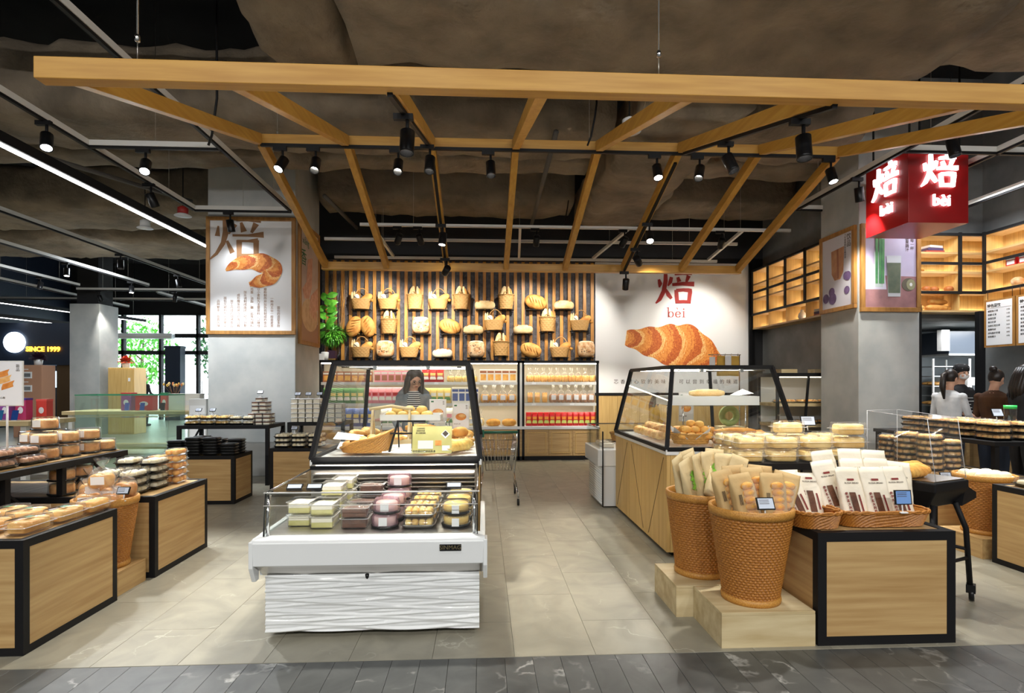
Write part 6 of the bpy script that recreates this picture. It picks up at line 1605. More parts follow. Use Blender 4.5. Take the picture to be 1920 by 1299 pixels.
for (x,y,z,lab) in ((4.42,5.18,.522,'price tag standing before the chocolate roll packs'),(4.40,6.2,.522,'price tag behind the round pastry stacks'),(5.0,5.25,1.06+.065,'price tag on top of the layered pastry trays')):
    many(lambda t: P_tag(t,False,.4,True,.11,.08), [(x,y,z)], lab, 'price tag', None, 'price_tag')
# ================================================================ GOODS ON THE BACK SHELVES
def rowfill(build, x0, x1, step, z, y, label, cat, group, name, rows=1):
    sp = []; x = x0+step/2
    while x < x1-step*.3:
        for r in range(rows): sp.append((x, y+.12*r, z, 0))
        x += step
    many(build, sp, label, cat, group, name, auto=label.replace(' on the ',', ').replace('middle','middle') if len(label.split()) <= 12 else None, sc=(1.10,1.05,1.48))
yS = 11.12
Z3, Z2, Z1 = 1.516, 1.106, .656
rowfill(lambda t: P_carton(t,.12,.09,.14,'carton_br','bun_o','carton_w'), -3.08,-2.1,.135,Z3,yS,'brown carton on the top back shelf, left of the glass case','carton','brown cartons','snack_carton')
rowfill(lambda t: P_carton(t,.12,.09,.15,'carton_p','carton_br','carton_w'), -2.1,-1.24,.132,Z3,yS,'pink carton on the top back shelf','carton','pink cartons top shelf','snack_carton')
rowfill(lambda t: P_pillow(t,.13,.06,.18,'snack_red','carton_w','carton_y'), -1.18,-.72,.14,Z3,yS,'red and white wrapper bag on the top back shelf','snack bag','red and white bags','snack_bag')
rowfill(lambda t: P_clearbag(t,.14,.09,.17,'bun_y',3,False,4), -.70,-.1,.15,Z3,yS,'clear bag of yellow rolls on the top back shelf','bread bag','yellow roll bags top shelf','bread_bag')
rowfill(lambda t: P_carton(t,.13,.09,.17,'carton_w','bun_o','carton_br'), -.06,.66,.145,Z3,yS,'white carton with pastry picture on the top back shelf','carton','white cartons top shelf','snack_carton')
rowfill(lambda t: P_clearbag(t,.14,.09,.19,'bun_o',3,False,6), .86,2.22,.138,Z3,yS,'clear bag of golden croissants on the top shelf, right bay','bread bag','croissant bags','bread_bag')
rowfill(lambda t: P_pillow(t,.12,.06,.20,'carton_g','carton_w','carton_y'), -3.08,-2.3,.13,Z2,yS,'green wrapper bag on the middle back shelf','snack bag','green bags','snack_bag')
rowfill(lambda t: P_pillow(t,.125,.06,.21,'carton_p','carton_w','snack_red'), -2.28,-1.25,.13,Z2,yS,'pink wrapper bag on the middle back shelf','snack bag','pink bags','snack_bag')
rowfill(lambda t: P_pillow(t,.125,.06,.20,'carton_y','carton_g','carton_w'), -1.16,-.62,.135,Z2,yS,'yellow wrapper bag on the middle back shelf','snack bag','yellow bags','snack_bag')
rowfill(lambda t: P_carton(t,.12,.09,.21,'carton_w','carton_b','carton_b'), -.6,-.06,.13,Z2,yS,'white and blue carton on the middle back shelf','carton','blue cartons','snack_carton')
rowfill(lambda t: P_clearbag(t,.18,.10,.24,'crust',3,True,8), -.04,.66,.175,Z2,yS,'clear bag of crusty rolls on the middle back shelf, left bay','bread bag','crusty roll bags','bread_bag')
rowfill(lambda t: P_toast(t,.13,.10,.16,'bun_o'), .86,1.30,.145,Z2,yS,'tall orange toast pack on the middle shelf, right bay','bread pack','orange toast packs','toast_pack')
rowfill(lambda t: P_clearbag(t,.16,.10,.25,'bun_b',2,True,9), 1.32,2.22,.15,Z2,yS,'clear gathered bag of brown bread on the middle shelf, right bay','bread bag','brown bread bags','bread_bag')
rowfill(lambda t: P_pillow(t,.13,.07,.24,'carton_b','carton_w','carton_y'), -3.08,-2.0,.14,Z1,yS,'blue wrapper bag on the lowest back shelf','snack bag','blue bags','snack_bag')
rowfill(lambda t: P_pillow(t,.13,.07,.24,'carton_w','carton_g','carton_p'), -1.98,-.5,.14,Z1,yS,'white wrapper bag on the lowest back shelf','snack bag','white bags','snack_bag')
rowfill(lambda t: P_clearbag(t,.15,.10,.22,'toast',2,True,11), -.45,.05,.16,Z1,yS,'clear bag of sliced toast on the lowest back shelf','bread bag','sliced toast bags','bread_bag')
many(lambda t: (SM().blob((0,0,.07),.14,.10,.075,20,12,.8,.8,.04,6,3,fn=flatbot(.07)).build('crust',M['bun_o'],t)), [(.21,yS,Z1),(.52,yS,Z1)], 'plump golden loaf on the lowest back shelf', 'bread', 'plump loaves', 'bread_loaf')
rowfill(lambda t: P_pillow(t,.104,.07,.182), .85,2.24,.116,Z1,yS,'red snack bag with green band on the lowest shelf, right bay','snack bag','red snack bags','snack_bag')
# ================================================================ PEOPLE
from mathutils import kdtree
M['skin'] = mk('skin', srgb(226,178,150), srgb(214,160,132), .55, scale=8)
M['hair'] = mk('black_hair', (.012,.009,.008), (.03,.02,.016), .4, scale=60, stretch=(4,4,.4))
M['hairb'] = mk('brown_black_hair', (.02,.013,.009), (.05,.03,.02), .4, scale=60, stretch=(4,4,.4))
M['eye'] = mk('eye_dark', (.01,.008,.008), rough=.2)
M['lip'] = mk('lip', srgb(180,90,84), rough=.5)
M['dark_c'] = mk('black_cloth', (.014,.014,.016), (.022,.022,.026), .8, scale=10)
M['grey_c'] = mk('grey_hoodie', srgb(142,148,154), srgb(120,126,134), .85, scale=10)
M['white_c'] = mk('white_cloth', srgb(226,228,232), srgb(204,208,214), .8, scale=8)
M['brown_c'] = mk('brown_cloth', srgb(92,58,30), srgb(76,46,24), .85, scale=8)
M['cream_c'] = mk('cream_cloth', srgb(206,198,170), rough=.85)
M['yellow_c'] = mk('yellow_cloth', srgb(226,176,40), rough=.8)
M['denim'] = mk('dark_denim', (.02,.028,.05), rough=.85)
def striped(name):
    m_, nt, p = _nt(name); N = nt.nodes; Lk = nt.links
    tc = N.new('ShaderNodeTexCoord'); wv = N.new('ShaderNodeTexWave'); wv.bands_direction = 'Z'; wv.inputs['Scale'].default_value = 14
    cr = N.new('ShaderNodeValToRGB'); cr.color_ramp.interpolation = 'CONSTANT'; cr.color_ramp.elements[1].position = .5
    cr.color_ramp.elements[0].color = (.02,.02,.025,1); cr.color_ramp.elements[1].color = (.75,.75,.75,1)
    Lk.new(tc.outputs['Object'], wv.inputs['Vector']); Lk.new(wv.outputs['Fac'], cr.inputs['Fac']); Lk.new(cr.outputs['Color'], p.inputs['Base Color'])
    p.inputs['Roughness'].default_value = .85
    return m_
M['stripe'] = striped('striped_jersey')
def person(label, x, y, rz, h=1.65, top='dark_c', bottom='denim', inner=None, lean=0, nod=.2, turn=0, arms='front', hair='long', hairm='hair', hem=None, extras=None, half=None):
    s = h/1.70
    t = thing('person', label, 'person', (x,y,0), rz)
    mats = ['skin', top, bottom, inner or top, 'dark_c', hem or top]
    V = []; F = []; TG = []
    def part(mb, tagf):
        n = len(V)
        for p in mb.v:
            V.append(Vector(p)); TG.append(tagf(Vector(p)) if callable(tagf) else tagf)
        for f in mb.f: F.append(tuple(i+n for i in f))
    def ring(z, rx, ry, cy=0, n=20): return [(rx*math.cos(2*PI*k/n), cy+ry*math.sin(2*PI*k/n), z) for k in range(n)]
    tors = [(.86,.150,.11,0),(.93,.168,.118,0),(1.02,.150,.108,0),(1.10,.136,.100,0),(1.22,.150,.108,0),(1.33,.168,.112,.005),(1.385,.170,.102,.01),(1.43,.135,.085,.012),(1.47,.075,.065,.012)]
    def tt(p):
        if p.z < .90: return 2
        if inner and abs(p.x) < .07 and p.y < 0: return 3
        if hem and p.z < 1.06: return 5
        return 1
    part(MB().loft([ring(*q) for q in tors]), tt)
    part(MB().loft([ring(1.43,.062,.058,.012),ring(1.50,.052,.052,.008),ring(1.58,.052,.055,.0)]), 0)
    # head
    def hd(p):
        return p
    part(MB().blob((0,.005,1.648), .074,.092,.104,24,16), 0)
    part(MB().blob((0,-.030,1.590), .052,.056,.058,18,12), 0)
    part(MB().blob((0,-.094,1.628), .013,.020,.016,10,8), 0); part(MB().tube([(0,-.086,1.665),(0,-.100,1.634)],[.008,.012],8), 0)
    for sx_ in (-1,1):
        part(MB().blob((sx_*.076,.01,1.635), .012,.022,.032,10,8), 0)
        part(MB().blob((sx_*.033,-.072,1.610), .024,.022,.022,10,8), 0)
    arm = {'down': ((.20,.0,1.15),(.205,-.05,.90)), 'front': ((.215,-.03,1.14),(.12,-.27,1.06)), 'phone': ((.20,-.04,1.15),(.07,-.24,1.24)), 'work': ((.23,-.05,1.16),(.13,-.33,.98))}[arms]
    for sx_ in (-1,1):
        e = Vector((sx_*arm[0][0],arm[0][1],arm[0][2])); wv = Vector((sx_*arm[1][0],arm[1][1],arm[1][2]))
        sh = Vector((sx_*.155,.008,1.395))
        part(MB().tube([sh,sh.lerp(e,.35),e],[.050,.047,.041],12), 1); part(MB().blob(sh+Vector((sx_*.004,0,-.004)),.056,.056,.054,14,10), 1)
        part(MB().tube([e,e.lerp(wv,.4),e.lerp(wv,.82)],[.044,.042,.034],12), 1)
        part(MB().tube([e.lerp(wv,.80),wv],[.027,.024],10), 0)
        d = (wv-e).normalized(); side = d.cross(Vector((0,0,1))).normalized(); up = side.cross(d)
        part(MB().blob(wv+d*.045, .018,.040,.018,10,8, rot=(0,0,math.atan2(d.y,d.x)+PI/2)) if False else MB().tube([wv,wv+d*.045,wv+d*.085],[.022,.034,.032],10), 0)
        for k in range(4):
            b = wv+d*.085+side*(.022-.0148*k)
            l = (.060,.068,.064,.050)[k]
            part(MB().tube([b-d*.01,b+d*l*.5-up*.006,b+d*l*.8-up*.028],[.0095,.009,.0075],8), 0)
        b = wv+d*.03-side*sx_*.026*(-1 if sx_ > 0 else -1)
        part(MB().tube([wv+d*.025+side*sx_*-.02,wv+d*.055+side*sx_*-.045,wv+d*.085+side*sx_*-.05],[.012,.0105,.009],8), 0)
        hp = Vector((sx_*.088,0,.90)); kn = Vector((sx_*.095,-.015,.48)); an = Vector((sx_*.10,.02,.09))
        part(MB().tube([hp,hp.lerp(kn,.5),kn,kn.lerp(an,.4),an],[.092,.080,.058,.056,.042],14), 2)
        part(MB().blob((sx_*.10,-.05,.045), .045,.125,.045,14,10,.9,.8), 4)
    # pose: lean from the hips, nod and turn the head
    def pose(p):
        p = Vector(p)
        if p.z > 1.50:
            u = min(1,(p.z-1.50)/.06)
            o = Vector((0,.01,1.50)); q = p-o
            q = Euler((nod*u,0,0)).to_matrix() @ q; q = Euler((0,0,turn*u)).to_matrix() @ q
            p = o+q
        if lean:
            o = Vector((0,0,.92)); u = max(0,min(1,(p.z-.90)/.25))
            p = o + Euler((lean*u,0,0)).to_matrix() @ (p-o) if p.z > .90 else p
        return p*s
    PV = [pose(p) for p in V]
    me = bpy.data.meshes.new('b'); me.from_pydata([tuple(p) for p in PV], [], F); me.update()
    o = bpy.data.objects.new('b', me); COL.objects.link(o)
    r = o.modifiers.new('r','REMESH'); r.mode = 'VOXEL'; r.voxel_size = .0085; r.use_smooth_shade = True
    sm = o.modifiers.new('s','SMOOTH'); sm.iterations = 3; sm.factor = .5
    me2 = bpy.data.meshes.new_from_object(o.evaluated_get(bpy.context.evaluated_depsgraph_get()))
    bpy.data.objects.remove(o); me2.name = 'body'; me2.materials.clear()
    for m_ in mats: me2.materials.append(M[m_])
    kd = kdtree.KDTree(len(PV))
    for i,p in enumerate(PV): kd.insert(p,i)
    kd.balance()
    me2.polygons.foreach_set('material_index', [TG[kd.find(p.center)[1]] for p in me2.polygons])
    me2.polygons.foreach_set('use_smooth', [True]*len(me2.polygons))
    put('body', me2, t)
    def posed(mb, name, mat_, par=t):
        mb.v = [tuple(pose(p)) for p in mb.v]; return mb.build(name, mat_, par)
    for sx_ in (-1,1):
        posed(SM().blob((sx_*.030,-.084,1.655), .012,.008,.0065,10,8), 'eye', M['eye'])
        posed(SM().tube([(sx_*.014,-.090,1.676),(sx_*.032,-.090,1.681),(sx_*.05,-.078,1.674)],[.002,.0035,.002],6), 'eyebrow', M[hairm])
    posed(SM().blob((0,-.083,1.592), .021,.008,.007,12,6), 'mouth', M['lip'])
    if hair == 'long':
        def hf(p): return Vector((p.x, p.y+(.0 if p.y > 0 else .0), p.z))
        m_ = SM().blob((0,.020,1.668), .087,.094,.104,22,14); posed(m_, 'hair', M[hairm])
        m_ = SM()
        for a in range(13):
            th = -.35+ (PI+.7)*a/12
            cx, cy = .080*math.cos(th), .022+.078*math.sin(th)
            m_.tube([(cx*.9,cy*.9,1.70),(cx*1.06,cy*1.05,1.60),(cx*1.18,cy*1.12,1.48),(cx*1.30,cy*1.05+.01,1.34+.02*(a%3))],[.030,.034,.032,.012],8)
        posed(m_, 'hair_lengths', M[hairm])
    elif hair == 'tail':
        posed(SM().blob((0,.016,1.664), .084,.094,.104,22,14), 'hair', M[hairm])
        posed(SM().tube([(0,.10,1.70),(0,.15,1.66),(0,.15,1.52),(0,.12,1.36)],[.02,.034,.038,.012],10), 'ponytail', M[hairm])
    elif hair == 'bun':
        posed(SM().blob((0,.016,1.664), .084,.094,.104,22,14), 'hair', M[hairm]); posed(SM().blob((0,.10,1.74), .045,.045,.042,14,10,1,1,.2,14), 'hair_bun', M[hairm])
    elif hair == 'short':
        posed(SM().blob((0,.016,1.672), .083,.094,.100,22,14), 'hair', M[hairm])
    if extras: extras(t, posed)
    return t
person('woman in a grey hoodie over a striped top, looking down behind the left case', -.80,6.62,.12,1.63,'grey_c','denim','stripe',lean=.16,nod=.42,turn=.25,arms='work',hair='long',hairm='hairb',
       extras=lambda t,P: (P(SM().tube([(-.17,.03,1.43),(-.09,.09,1.47),(0,.11,1.48),(.09,.09,1.47),(.17,.03,1.43)],[.03,.05,.055,.05,.03],10),'hood',M['grey_c']),
          [P(rim(.027,0,.0025,18,1,1).__class__().tube([(sx_*.031+.026*math.cos(2*PI*k/16),-.093,1.655+.020*math.sin(2*PI*k/16)) for k in range(16)],.0018,5,closed=True),'spectacles',M['blackp']) for sx_ in (-1,1)]))
def chef_kit(t, P):
    P(SM().blob((0,.012,1.705), .092,.102,.072,22,12,1,.8),'chef_cap',mk('printed_black_cap',(.012,.012,.013),(.3,.3,.3),.8,scale=30,contrast=(.60,.66)))
    P(SM().blob((0,-.050,1.604), .058,.050,.044,20,12,1,.75),'face_mask',M['paper'])
    P(MB().prism([(-.13,.62),(.13,.62),(.13,1.15),(.085,1.40),(-.085,1.40),(-.13,1.15)],-.128,-.118,'xz'),'apron',M['dark_c'])
    for k in range(7): P(MB().box(-.07,.02+.05*((k*3)%4)/3,-.1305,-.129,1.02+.045*k,1.028+.045*k),'apron_print',M['paper'])
person('baker in a black printed cap, white mask and black apron', 6.72,7.62,.15,1.70,'dark_c','dark_c',nod=.12,turn=-.2,arms='front',hair='short',extras=chef_kit)
person('woman with a ponytail in a white top, seen from behind at right', 6.02,7.0,1.95,1.62,'white_c','denim',nod=.2,turn=-.1,arms='front',hair='tail')
person('woman in a brown and cream top with her hair in a bun', 6.36,6.72,2.1,1.62,'brown_c','denim',nod=.35,turn=-.2,arms='phone',hair='bun',hem='cream_c')
person('long-haired woman in black at the right picture edge', 6.24,6.22,1.40,1.66,'dark_c','dark_c',nod=.3,arms='phone',hair='long',
       extras=lambda t,P: P(SM().tube([(-.14,.05,1.44),(-.02,-.12,1.25),(.14,-.10,1.0),(.16,.0,.92)],.006,6),'bag_strap',M['paper']))
person('dark figure standing before the bright glass entrance', -11.75,20.3,2.9,1.72,'dark_c','dark_c',nod=.1,arms='front',hair='short')
person('crouching figure in yellow beyond the right bread case', 2.85,9.35,.9,1.30,'yellow_c','denim',lean=.1,nod=.3,arms='front',hair='long')
t = thing('tan_basket', 'round tan basket on the floor stand beside the figure in yellow', 'basket', (2.22,9.0,.58))
weave(SM(), lambda u: .14+.03*u, 0, .12, 48, 9, .005).build('woven_body', M['wick_t'], t); rim(.172,.122,.010,36).build('rim', M['wick_t'], t)
crate('small oak stand under the round tan basket', 2.0,2.44,8.8,9.2,.578)
# ================================================================ PLANTS BY THE BREAD WALL
M['leaf'] = mk('fresh_leaf', srgb(110,190,60), srgb(66,146,36), .4, scale=10, rand=1)
M['leafd'] = mk('deep_leaf', srgb(40,104,36), srgb(26,76,22), .4, scale=10, rand=1)
M['twig'] = mk('pale_twig', srgb(150,124,96), srgb(110,84,60), .8, scale=20)
def leaf(m_, p, d, l, w_, up=Vector((0,0,1)), curl=.3):
    d = d.normalized(); s = d.cross(up)
    s = s.normalized() if s.length > 1e-4 else Vector((1,0,0)); u = s.cross(d)
    V = []
    for k,(f,wd) in enumerate(((0,.1),(.25,.75),(.55,1),(.85,.55),(1,.03))):
        c = p+d*(l*f)-u*(curl*l*f*f)
        V += [c-s*(w_/2*wd), c+u*(w_*.08), c+s*(w_/2*wd)]
    m_.add(V, [(3*k,3*k+1,3*k+4,3*k+3) for k in range(4)]+[(3*k+1,3*k+2,3*k+5,3*k+4) for k in range(4)])
zt_ = 1.942
t = thing('topiary', 'small bushy topiary in a dark purple square pot beside the bread wall', 'plant', (-2.93,11.2,zt_))
MB().box(-.075,.075,-.075,.075,.035,.19).build('pot', mk('plum_pot',(.035,.012,.03),rough=.4), t)
for q in ((-.08,.08,-.08,-.07),(-.08,.08,.07,.08)): MB().box(q[0],q[1],q[2],q[3],0,.035).build('stand', M['brass'], t)
SM().tube([(0,0,.19),(.01,0,.38)], .009, 6).build('stem', M['twig'], t)
m_ = MB(); rs = random.Random(4)
for k in range(520):
    d = Vector((rs.gauss(0,1),rs.gauss(0,1),rs.gauss(0,1))).normalized(); p = Vector((0,0,.50))+Vector((d.x*.20,d.y*.14,d.z*.17))*rs.uniform(.5,1)
    leaf(m_, p, (d+Vector((0,0,-.5))), .12, .032)
o = m_.build('foliage', M['leaf'], t); o['kind'] = 'stuff'
t = thing('fig_branch', 'broad-leaved green branch hanging beside the poster column', 'plant', (-3.05,11.12,zt_))
SM().lathe([(0,0),(.06,0),(.075,.15),(.06,.16),(0,.15)],18).build('vase', M['white'], t)
SM().tube([(0,0,.12),(.02,0,.6),(.06,0,1.25)], [.010,.008,.004], 6).build('stem', M['twig'], t)
for k in range(17):
    a = k*2.4; z = .50+.045*k
    m_ = MB(); leaf(m_, Vector((.03,0,z)), Vector((math.cos(a)+.35,math.sin(a)*.3-.2,.25+.5*math.sin(a*1.7))), .22, .15, Vector((0,-1,.35))); m_.build('leaf', M['leaf'], t)
t = thing('dry_twigs', 'tall dry twigs standing before the left end of the bread wall', 'branches', (-2.86,11.33,zt_))
SM().lathe([(0,0),(.04,0),(.05,.10),(.04,.12),(0,.11)],14).build('holder', M['blackp'], t)
for k in range(9):
    rs = random.Random(k); x = rs.uniform(-.22,.24); pts = [(0,0,.08)]
    for q in range(1,8): pts.append((x*q/7+rs.uniform(-.02,.02), rs.uniform(-.02,.02), .08+.24*q))
    SM().tube(pts, [.007]*4+[.005]*2+[.003]*2, 5).build('twig', M['twig'], t)
t = thing('white_box', 'small white cube box on the cabinet by the poster column', 'box', (-3.10,11.03,zt_)); MB().box(-.055,.055,-.01,.08,0,.12).build('body', M['paper'], t, bevel=.004); MB().box(-.056,.056,-.011,.081,.10,.122).build('lid', M['paper'], t)
# ================================================================ RIGHT WALL SHELF GOODS
def pot_plant(label, x, y, z, s=1.0):
    t = thing('potted_plant', label, 'plant', (x,y,z)); SM().lathe([(0,0),(.05*s,0),(.062*s,.075*s),(.055*s,.08*s),(0,.072*s)],18).build('pot', mk('cream_pot',srgb(230,210,160),rough=.5), t)
    m_ = MB(); rs = random.Random(int(x*10))
    for k in range(60):
        d = Vector((rs.gauss(0,1),rs.gauss(0,1),abs(rs.gauss(0,1))+.2)).normalized(); leaf(m_, Vector((0,0,.07*s))+d*.03*s, d, .10*s, .03*s)
    o = m_.build('foliage', M['leaf'], t); o['kind'] = 'stuff'
pot_plant('potted plant on the cubby shelf left of the right pillar', 5.72,9.15,3.532, .9)
pot_plant('potted plant on the shelf just right of the red cube sign', 6.62,8.55,3.532, .9)
pot_plant('small potted plant on the cubby shelf, farther left', 5.72,10.9,3.232, .8)
def books(label, x, y, z, rz=0):
    t = thing('book_stack', label, 'books', (x,y,z), rz)
    for k,(w_,c) in enumerate(((.30,(150,60,50)),(.27,(70,56,90)),(.25,(200,190,180)))): MB().box(-w_/2,w_/2,-.09,.09,.04*k,.04*k+.036).build('book', mk('book_cover_%d_%d'%(k,int(x*10)), srgb(*c), rough=.6), t, (0,0,0), (0,0,.1*k))
books('stack of books in the lowest cubby near the pillar', 5.72,9.2,2.632, PI/2)
books('stack of dark books on the top shelf right of the cube sign', 7.05,8.55,3.532)
def vase(label, x, y, z, c=(230,226,220), wheat=False):
    t = thing('vase', label, 'vase', (x,y,z)); SM().lathe([(0,0),(.04,0),(.07,.05),(.06,.11),(.03,.15),(.035,.18),(.02,.18)],20).build('body', mk('vase_%d'%int(y*100), srgb(*c), rough=.3), t)
    if wheat:
        for k in range(9):
            a=-.7+k*.175; SM().tube([(0,0,.15),(math.sin(a)*.10,0,.15+.10*math.cos(a)),(math.sin(a)*.17,0,.15+.16*math.cos(a))],[.003,.004,.009],5).build('wheat_ear', M['bun_y'], t)
vase('white figurine jug in the lowest cubby', 5.72,9.85,2.632)
vase('vase of wheat ears in the cubby by the pillar', 5.72,9.2,2.932,(206,180,130),True)
vase('glass goblet in the farthest cubby', 5.72,11.0,2.932,(214,200,170))
vase('dark bottle in the second cubby', 5.72,10.3,3.232,(80,50,40))
def P_ringb(t):
    SM().tube([(.10*math.cos(a),.10*math.sin(a),.035) for a in [2*PI*k/20 for k in range(20)]], .038, 10, closed=True).build('crust', M['past'], t)
many(P_ringb, [(6.72,8.5,2.632)], 'ring-shaped loaf on the lowest shelf behind the cube sign', 'bread', None, 'ring_bread')
many(lambda t: baguette(t,.40,.05,'crust'), [(7.10,8.50,2.632,.15),(7.2,8.6,2.632,-.2),(7.15,8.54,2.732,.3)], 'long loaf on the lowest shelf behind the cube sign', 'bread', 'long loaves on the kitchen shelf', 'baguette')
many(lambda t: roll(t,.07,.06,.05,'crustd'), [(6.95,8.52,2.932),(7.1,8.55,2.932),(7.3,8.5,2.932)], 'dark round loaf on the middle kitchen shelf', 'bread', 'dark loaves on the kitchen shelf', 'bread_roll')
many(lambda t: baguette(t,.36,.04,'bun_o'), [(6.72,8.5,3.232,.1)], 'bright orange loaf on the third kitchen shelf', 'bread', None, 'baguette')
many(lambda t: croissant(t,1.5,'past'), [(7.84,8.0,2.632,.3),(7.84,7.75,2.632,1.2),(7.84,7.5,2.632,.3)], 'large croissant on the lowest shelf above the menus', 'bread', 'croissants above the menus', 'croissant')
many(lambda t: roll(t,.09,.07,.07,'crustr'), [(7.84,7.9,2.932),(7.84,7.6,2.932)], 'round loaf on the second shelf above the menus', 'bread', 'loaves above the menus', 'bread_roll')
many(lambda t: P_carton(t,.16,.12,.12,'snack_red','board','board'), [(7.84,7.95,3.232,-PI/2),(7.84,7.75,3.232,-PI/2),(7.84,7.55,3.232,-PI/2)], 'red box with white pattern on the third shelf above the menus', 'box', 'red boxes above the menus', 'gift_box')
# menus
for y, lab in ((8.02,'left menu board of drinks in an oak frame'),(7.50,'right menu board in an oak frame, cut by the picture edge')):
    t = thing('menu_board', lab, 'menu', (7.68,y,2.40), -PI/2)
    MB().box(-.25,.25,-.012,.012,-.36,.36).build('backing', M['frame'], t); MB().box(-.21,.21,-.016,-.012,-.33,.33).build('sheet', M['paper'], t)
    letter('特色菜饮', .055, M['ink_black'], t, (-.08,-.0175,.26), bold=.0012)
    for k,s in enumerate(('蜂蜜柚子茶','柠檬·红茶','玫瑰花茶','香浓奶茶','抹茶红豆奶茶','焦糖玛朵','原味酸奶奶昔','鲜榨果汁')):
        letter(s, .034, M['ink_black'], t, (-.18,-.0175,.18-.055*k), align='LEFT'); letter('%d元' % (12+k), .028, M['ink_dark'], t, (.15,-.0175,.18-.055*k))
    MB().box(-.2,.2,-.0178,-.0165,.222,.225).build('rule', M['ink_dark'], t)
    for s in (-1,1): SM().tube([(s*.2,.0,.36),(s*.2,.0,.5)], .004, 5).build('hanger', M['black'], t)
# ================================================================ KITCHEN
struct(MB().box(7.60,7.70,8.28,8.36,0,2.6).build('trim_50', M['black']))
struct(MB().box(6.105,6.15,7.62,7.70,0,2.6).build('trim_51', M['black']))
t = thing('oven_hood', 'dark navy extractor hood hanging in the kitchen', 'hood', (8.75,10.0,2.02)); MB().box(-.5,.5,-.4,.4,0,.40).build('canopy', mk('navy_hood',(.012,.018,.03),rough=.3), t); MB().box(-.52,.52,-.42,.42,-.03,0).build('lip', M['steel'], t); MB().box(-.68,-.53,-.45,-.35,.05,.42).build('switch_box', M['grey_al'], t)
t = thing('bakery_rack', 'steel rack of baking trays in the kitchen behind the baker', 'rack', (8.08,9.6,0))
for sx_ in (-1,1):
    for sy_ in (-1,1): SM().tube([(sx_*.33,sy_*.25,0),(sx_*.33,sy_*.25,1.92)], .016, 8).build('post', M['grey_al'], t)
for k in range(10):
    tr_ = MB().box(-.32,.32,-.25,.25,.25+.17*k,.262+.17*k).build('tray', M['steel'], t)
many(lambda t: baguette(t,.5,.035,'crust'), [(8.08,9.45+.12*j,.27+.17*k) for k in (3,5,7) for j in range(3)], 'loaf on a tray of the kitchen rack', 'bread', 'loaves on the kitchen rack', 'baguette')
t = thing('kitchen_oven', 'steel deck oven with lit window in the kitchen', 'oven', (9.1,10.0,0)); MB().box(-.5,.5,-.4,.4,.0,1.6).build('body', M['grey_al'], t, bevel=.01)
for k in range(3): MB().box(-.42,.30,-.415,-.40,.35+.42*k,.62+.42*k).build('oven_door', M['blackp'], t); 
MB().box(.34,.46,-.412,-.40,.4,1.4).build('control_panel', M['black'], t)
t = thing('service_counter', 'steel-topped service counter before the baker', 'counter', (6.7,7.3,0)); MB().box(-.28,1.1,-.16,.16,0,.86).build('body', M['oak_x'], t); MB().box(-.30,1.12,-.18,.18,.86,.90).build('top', M['steel'], t)
t = thing('storage_jar', 'clear jar with a bright green lid on the right riser', 'jar', (5.30,5.12+.3,1.126)); SM().lathe([(.05,0),(.052,.10),(.05,.115)],20,cap1=False).build('glass_jar', M['acryl'], t); SM().lathe([(0,.115),(.054,.115),(.054,.15),(0,.152)],20).build('lid', mk('green_lid',srgb(50,190,90),rough=.4), t)
# glass bread rack against the right wall
t = thing('bread_rack', 'black-framed bread rack against the wall left of the right pillar', 'rack', (5.2,9.0,0))
for sx_ in (-1,1):
    for sy_ in (-1,1): MB().box(sx_*.55-.02,sx_*.55+.02,sy_*.3-.02,sy_*.3+.02,0,1.62).build('post', M['black'], t)
MB().beam((-.18,-.31,.0),(-.05,-.31,1.60),.03,.03).build('brace', M['black'], t)
for z in (.55,.85,1.18): MB().box(-.55,.55,-.3,.3,z-.05,z).build('shelf_board', M['pine'], t)
MB().box(-.58,.58,-.33,.33,1.60,1.66).build('top_board', M['black'], t); MB().box(-.5,.5,-.25,-.22,1.588,1.60).build('light_strip', mk('rack_lamp',(1,.86,.62),emit=8), t); MB().box(-.55,.55,.29,.30,.55,1.6).build('back_pane', M['grey_al'], t)
many(lambda t: P_rolls(t,.34,.24,.06,4,3,'bun_o','steel'), [(4.85+.36*i,8.86,z) for i in range(3) for z in (.552,.852,1.182)], 'tray of orange pastries on the wall bread rack', 'pastry tray', 'trays on the wall rack', 'pastry_tray')
many(lambda t: (MB().box(-.13,.13,-.10,.10,0,.06).build('block', M['pine'], t)), [(4.9,8.9,1.662),(5.45,8.9,1.662)], 'pale wooden block on top of the wall bread rack', 'wood block', 'wood blocks on the rack', 'wood_block')
# yellow paper bags hanging on a hook rail
t = thing('bag_rail', 'chrome hook rail above the right bread case', 'hook rail', (4.10,9.4,1.98)); SM().tube([(-.28,0,0),(.28,0,0)], .008, 6).build('rail', M['chrome'], t)
for k in range(5): SM().tube([(-.22+.11*k,0,0),(-.22+.11*k,-.03,-.03),(-.22+.11*k,-.03,.02)], .004, 5).build('hook', M['chrome'], t)
SM().tube([(.26,0,0),(.26,.0,-1.98)], .010, 6).build('stand_pole', M['chrome'], t)
lean_things(lambda t: bag_mesh(SM(),.20,.06,.34,.5,seed=3).build('paper_bag', mk('yellow_kraft',srgb(204,164,70),rough=.7), t), [(4.05,9.36,1.62,0,0,.1),(4.22,9.36,1.62,0,.05,-.1)], 'yellow paper bag hanging from the hook rail', 'paper bag', 'yellow bags on the rail', 'paper_bag')
lean_things(lambda t: MB().box(-.05,.05,-.004,.004,0,.20).build('tag', M['paper'], t), [(3.86,9.33,1.74,0,0,.1),(4.12,9.30,1.76,0,0,-.1)], 'white hanging tag on the hook rail', 'tag', 'white tags on the rail', 'hang_tag')
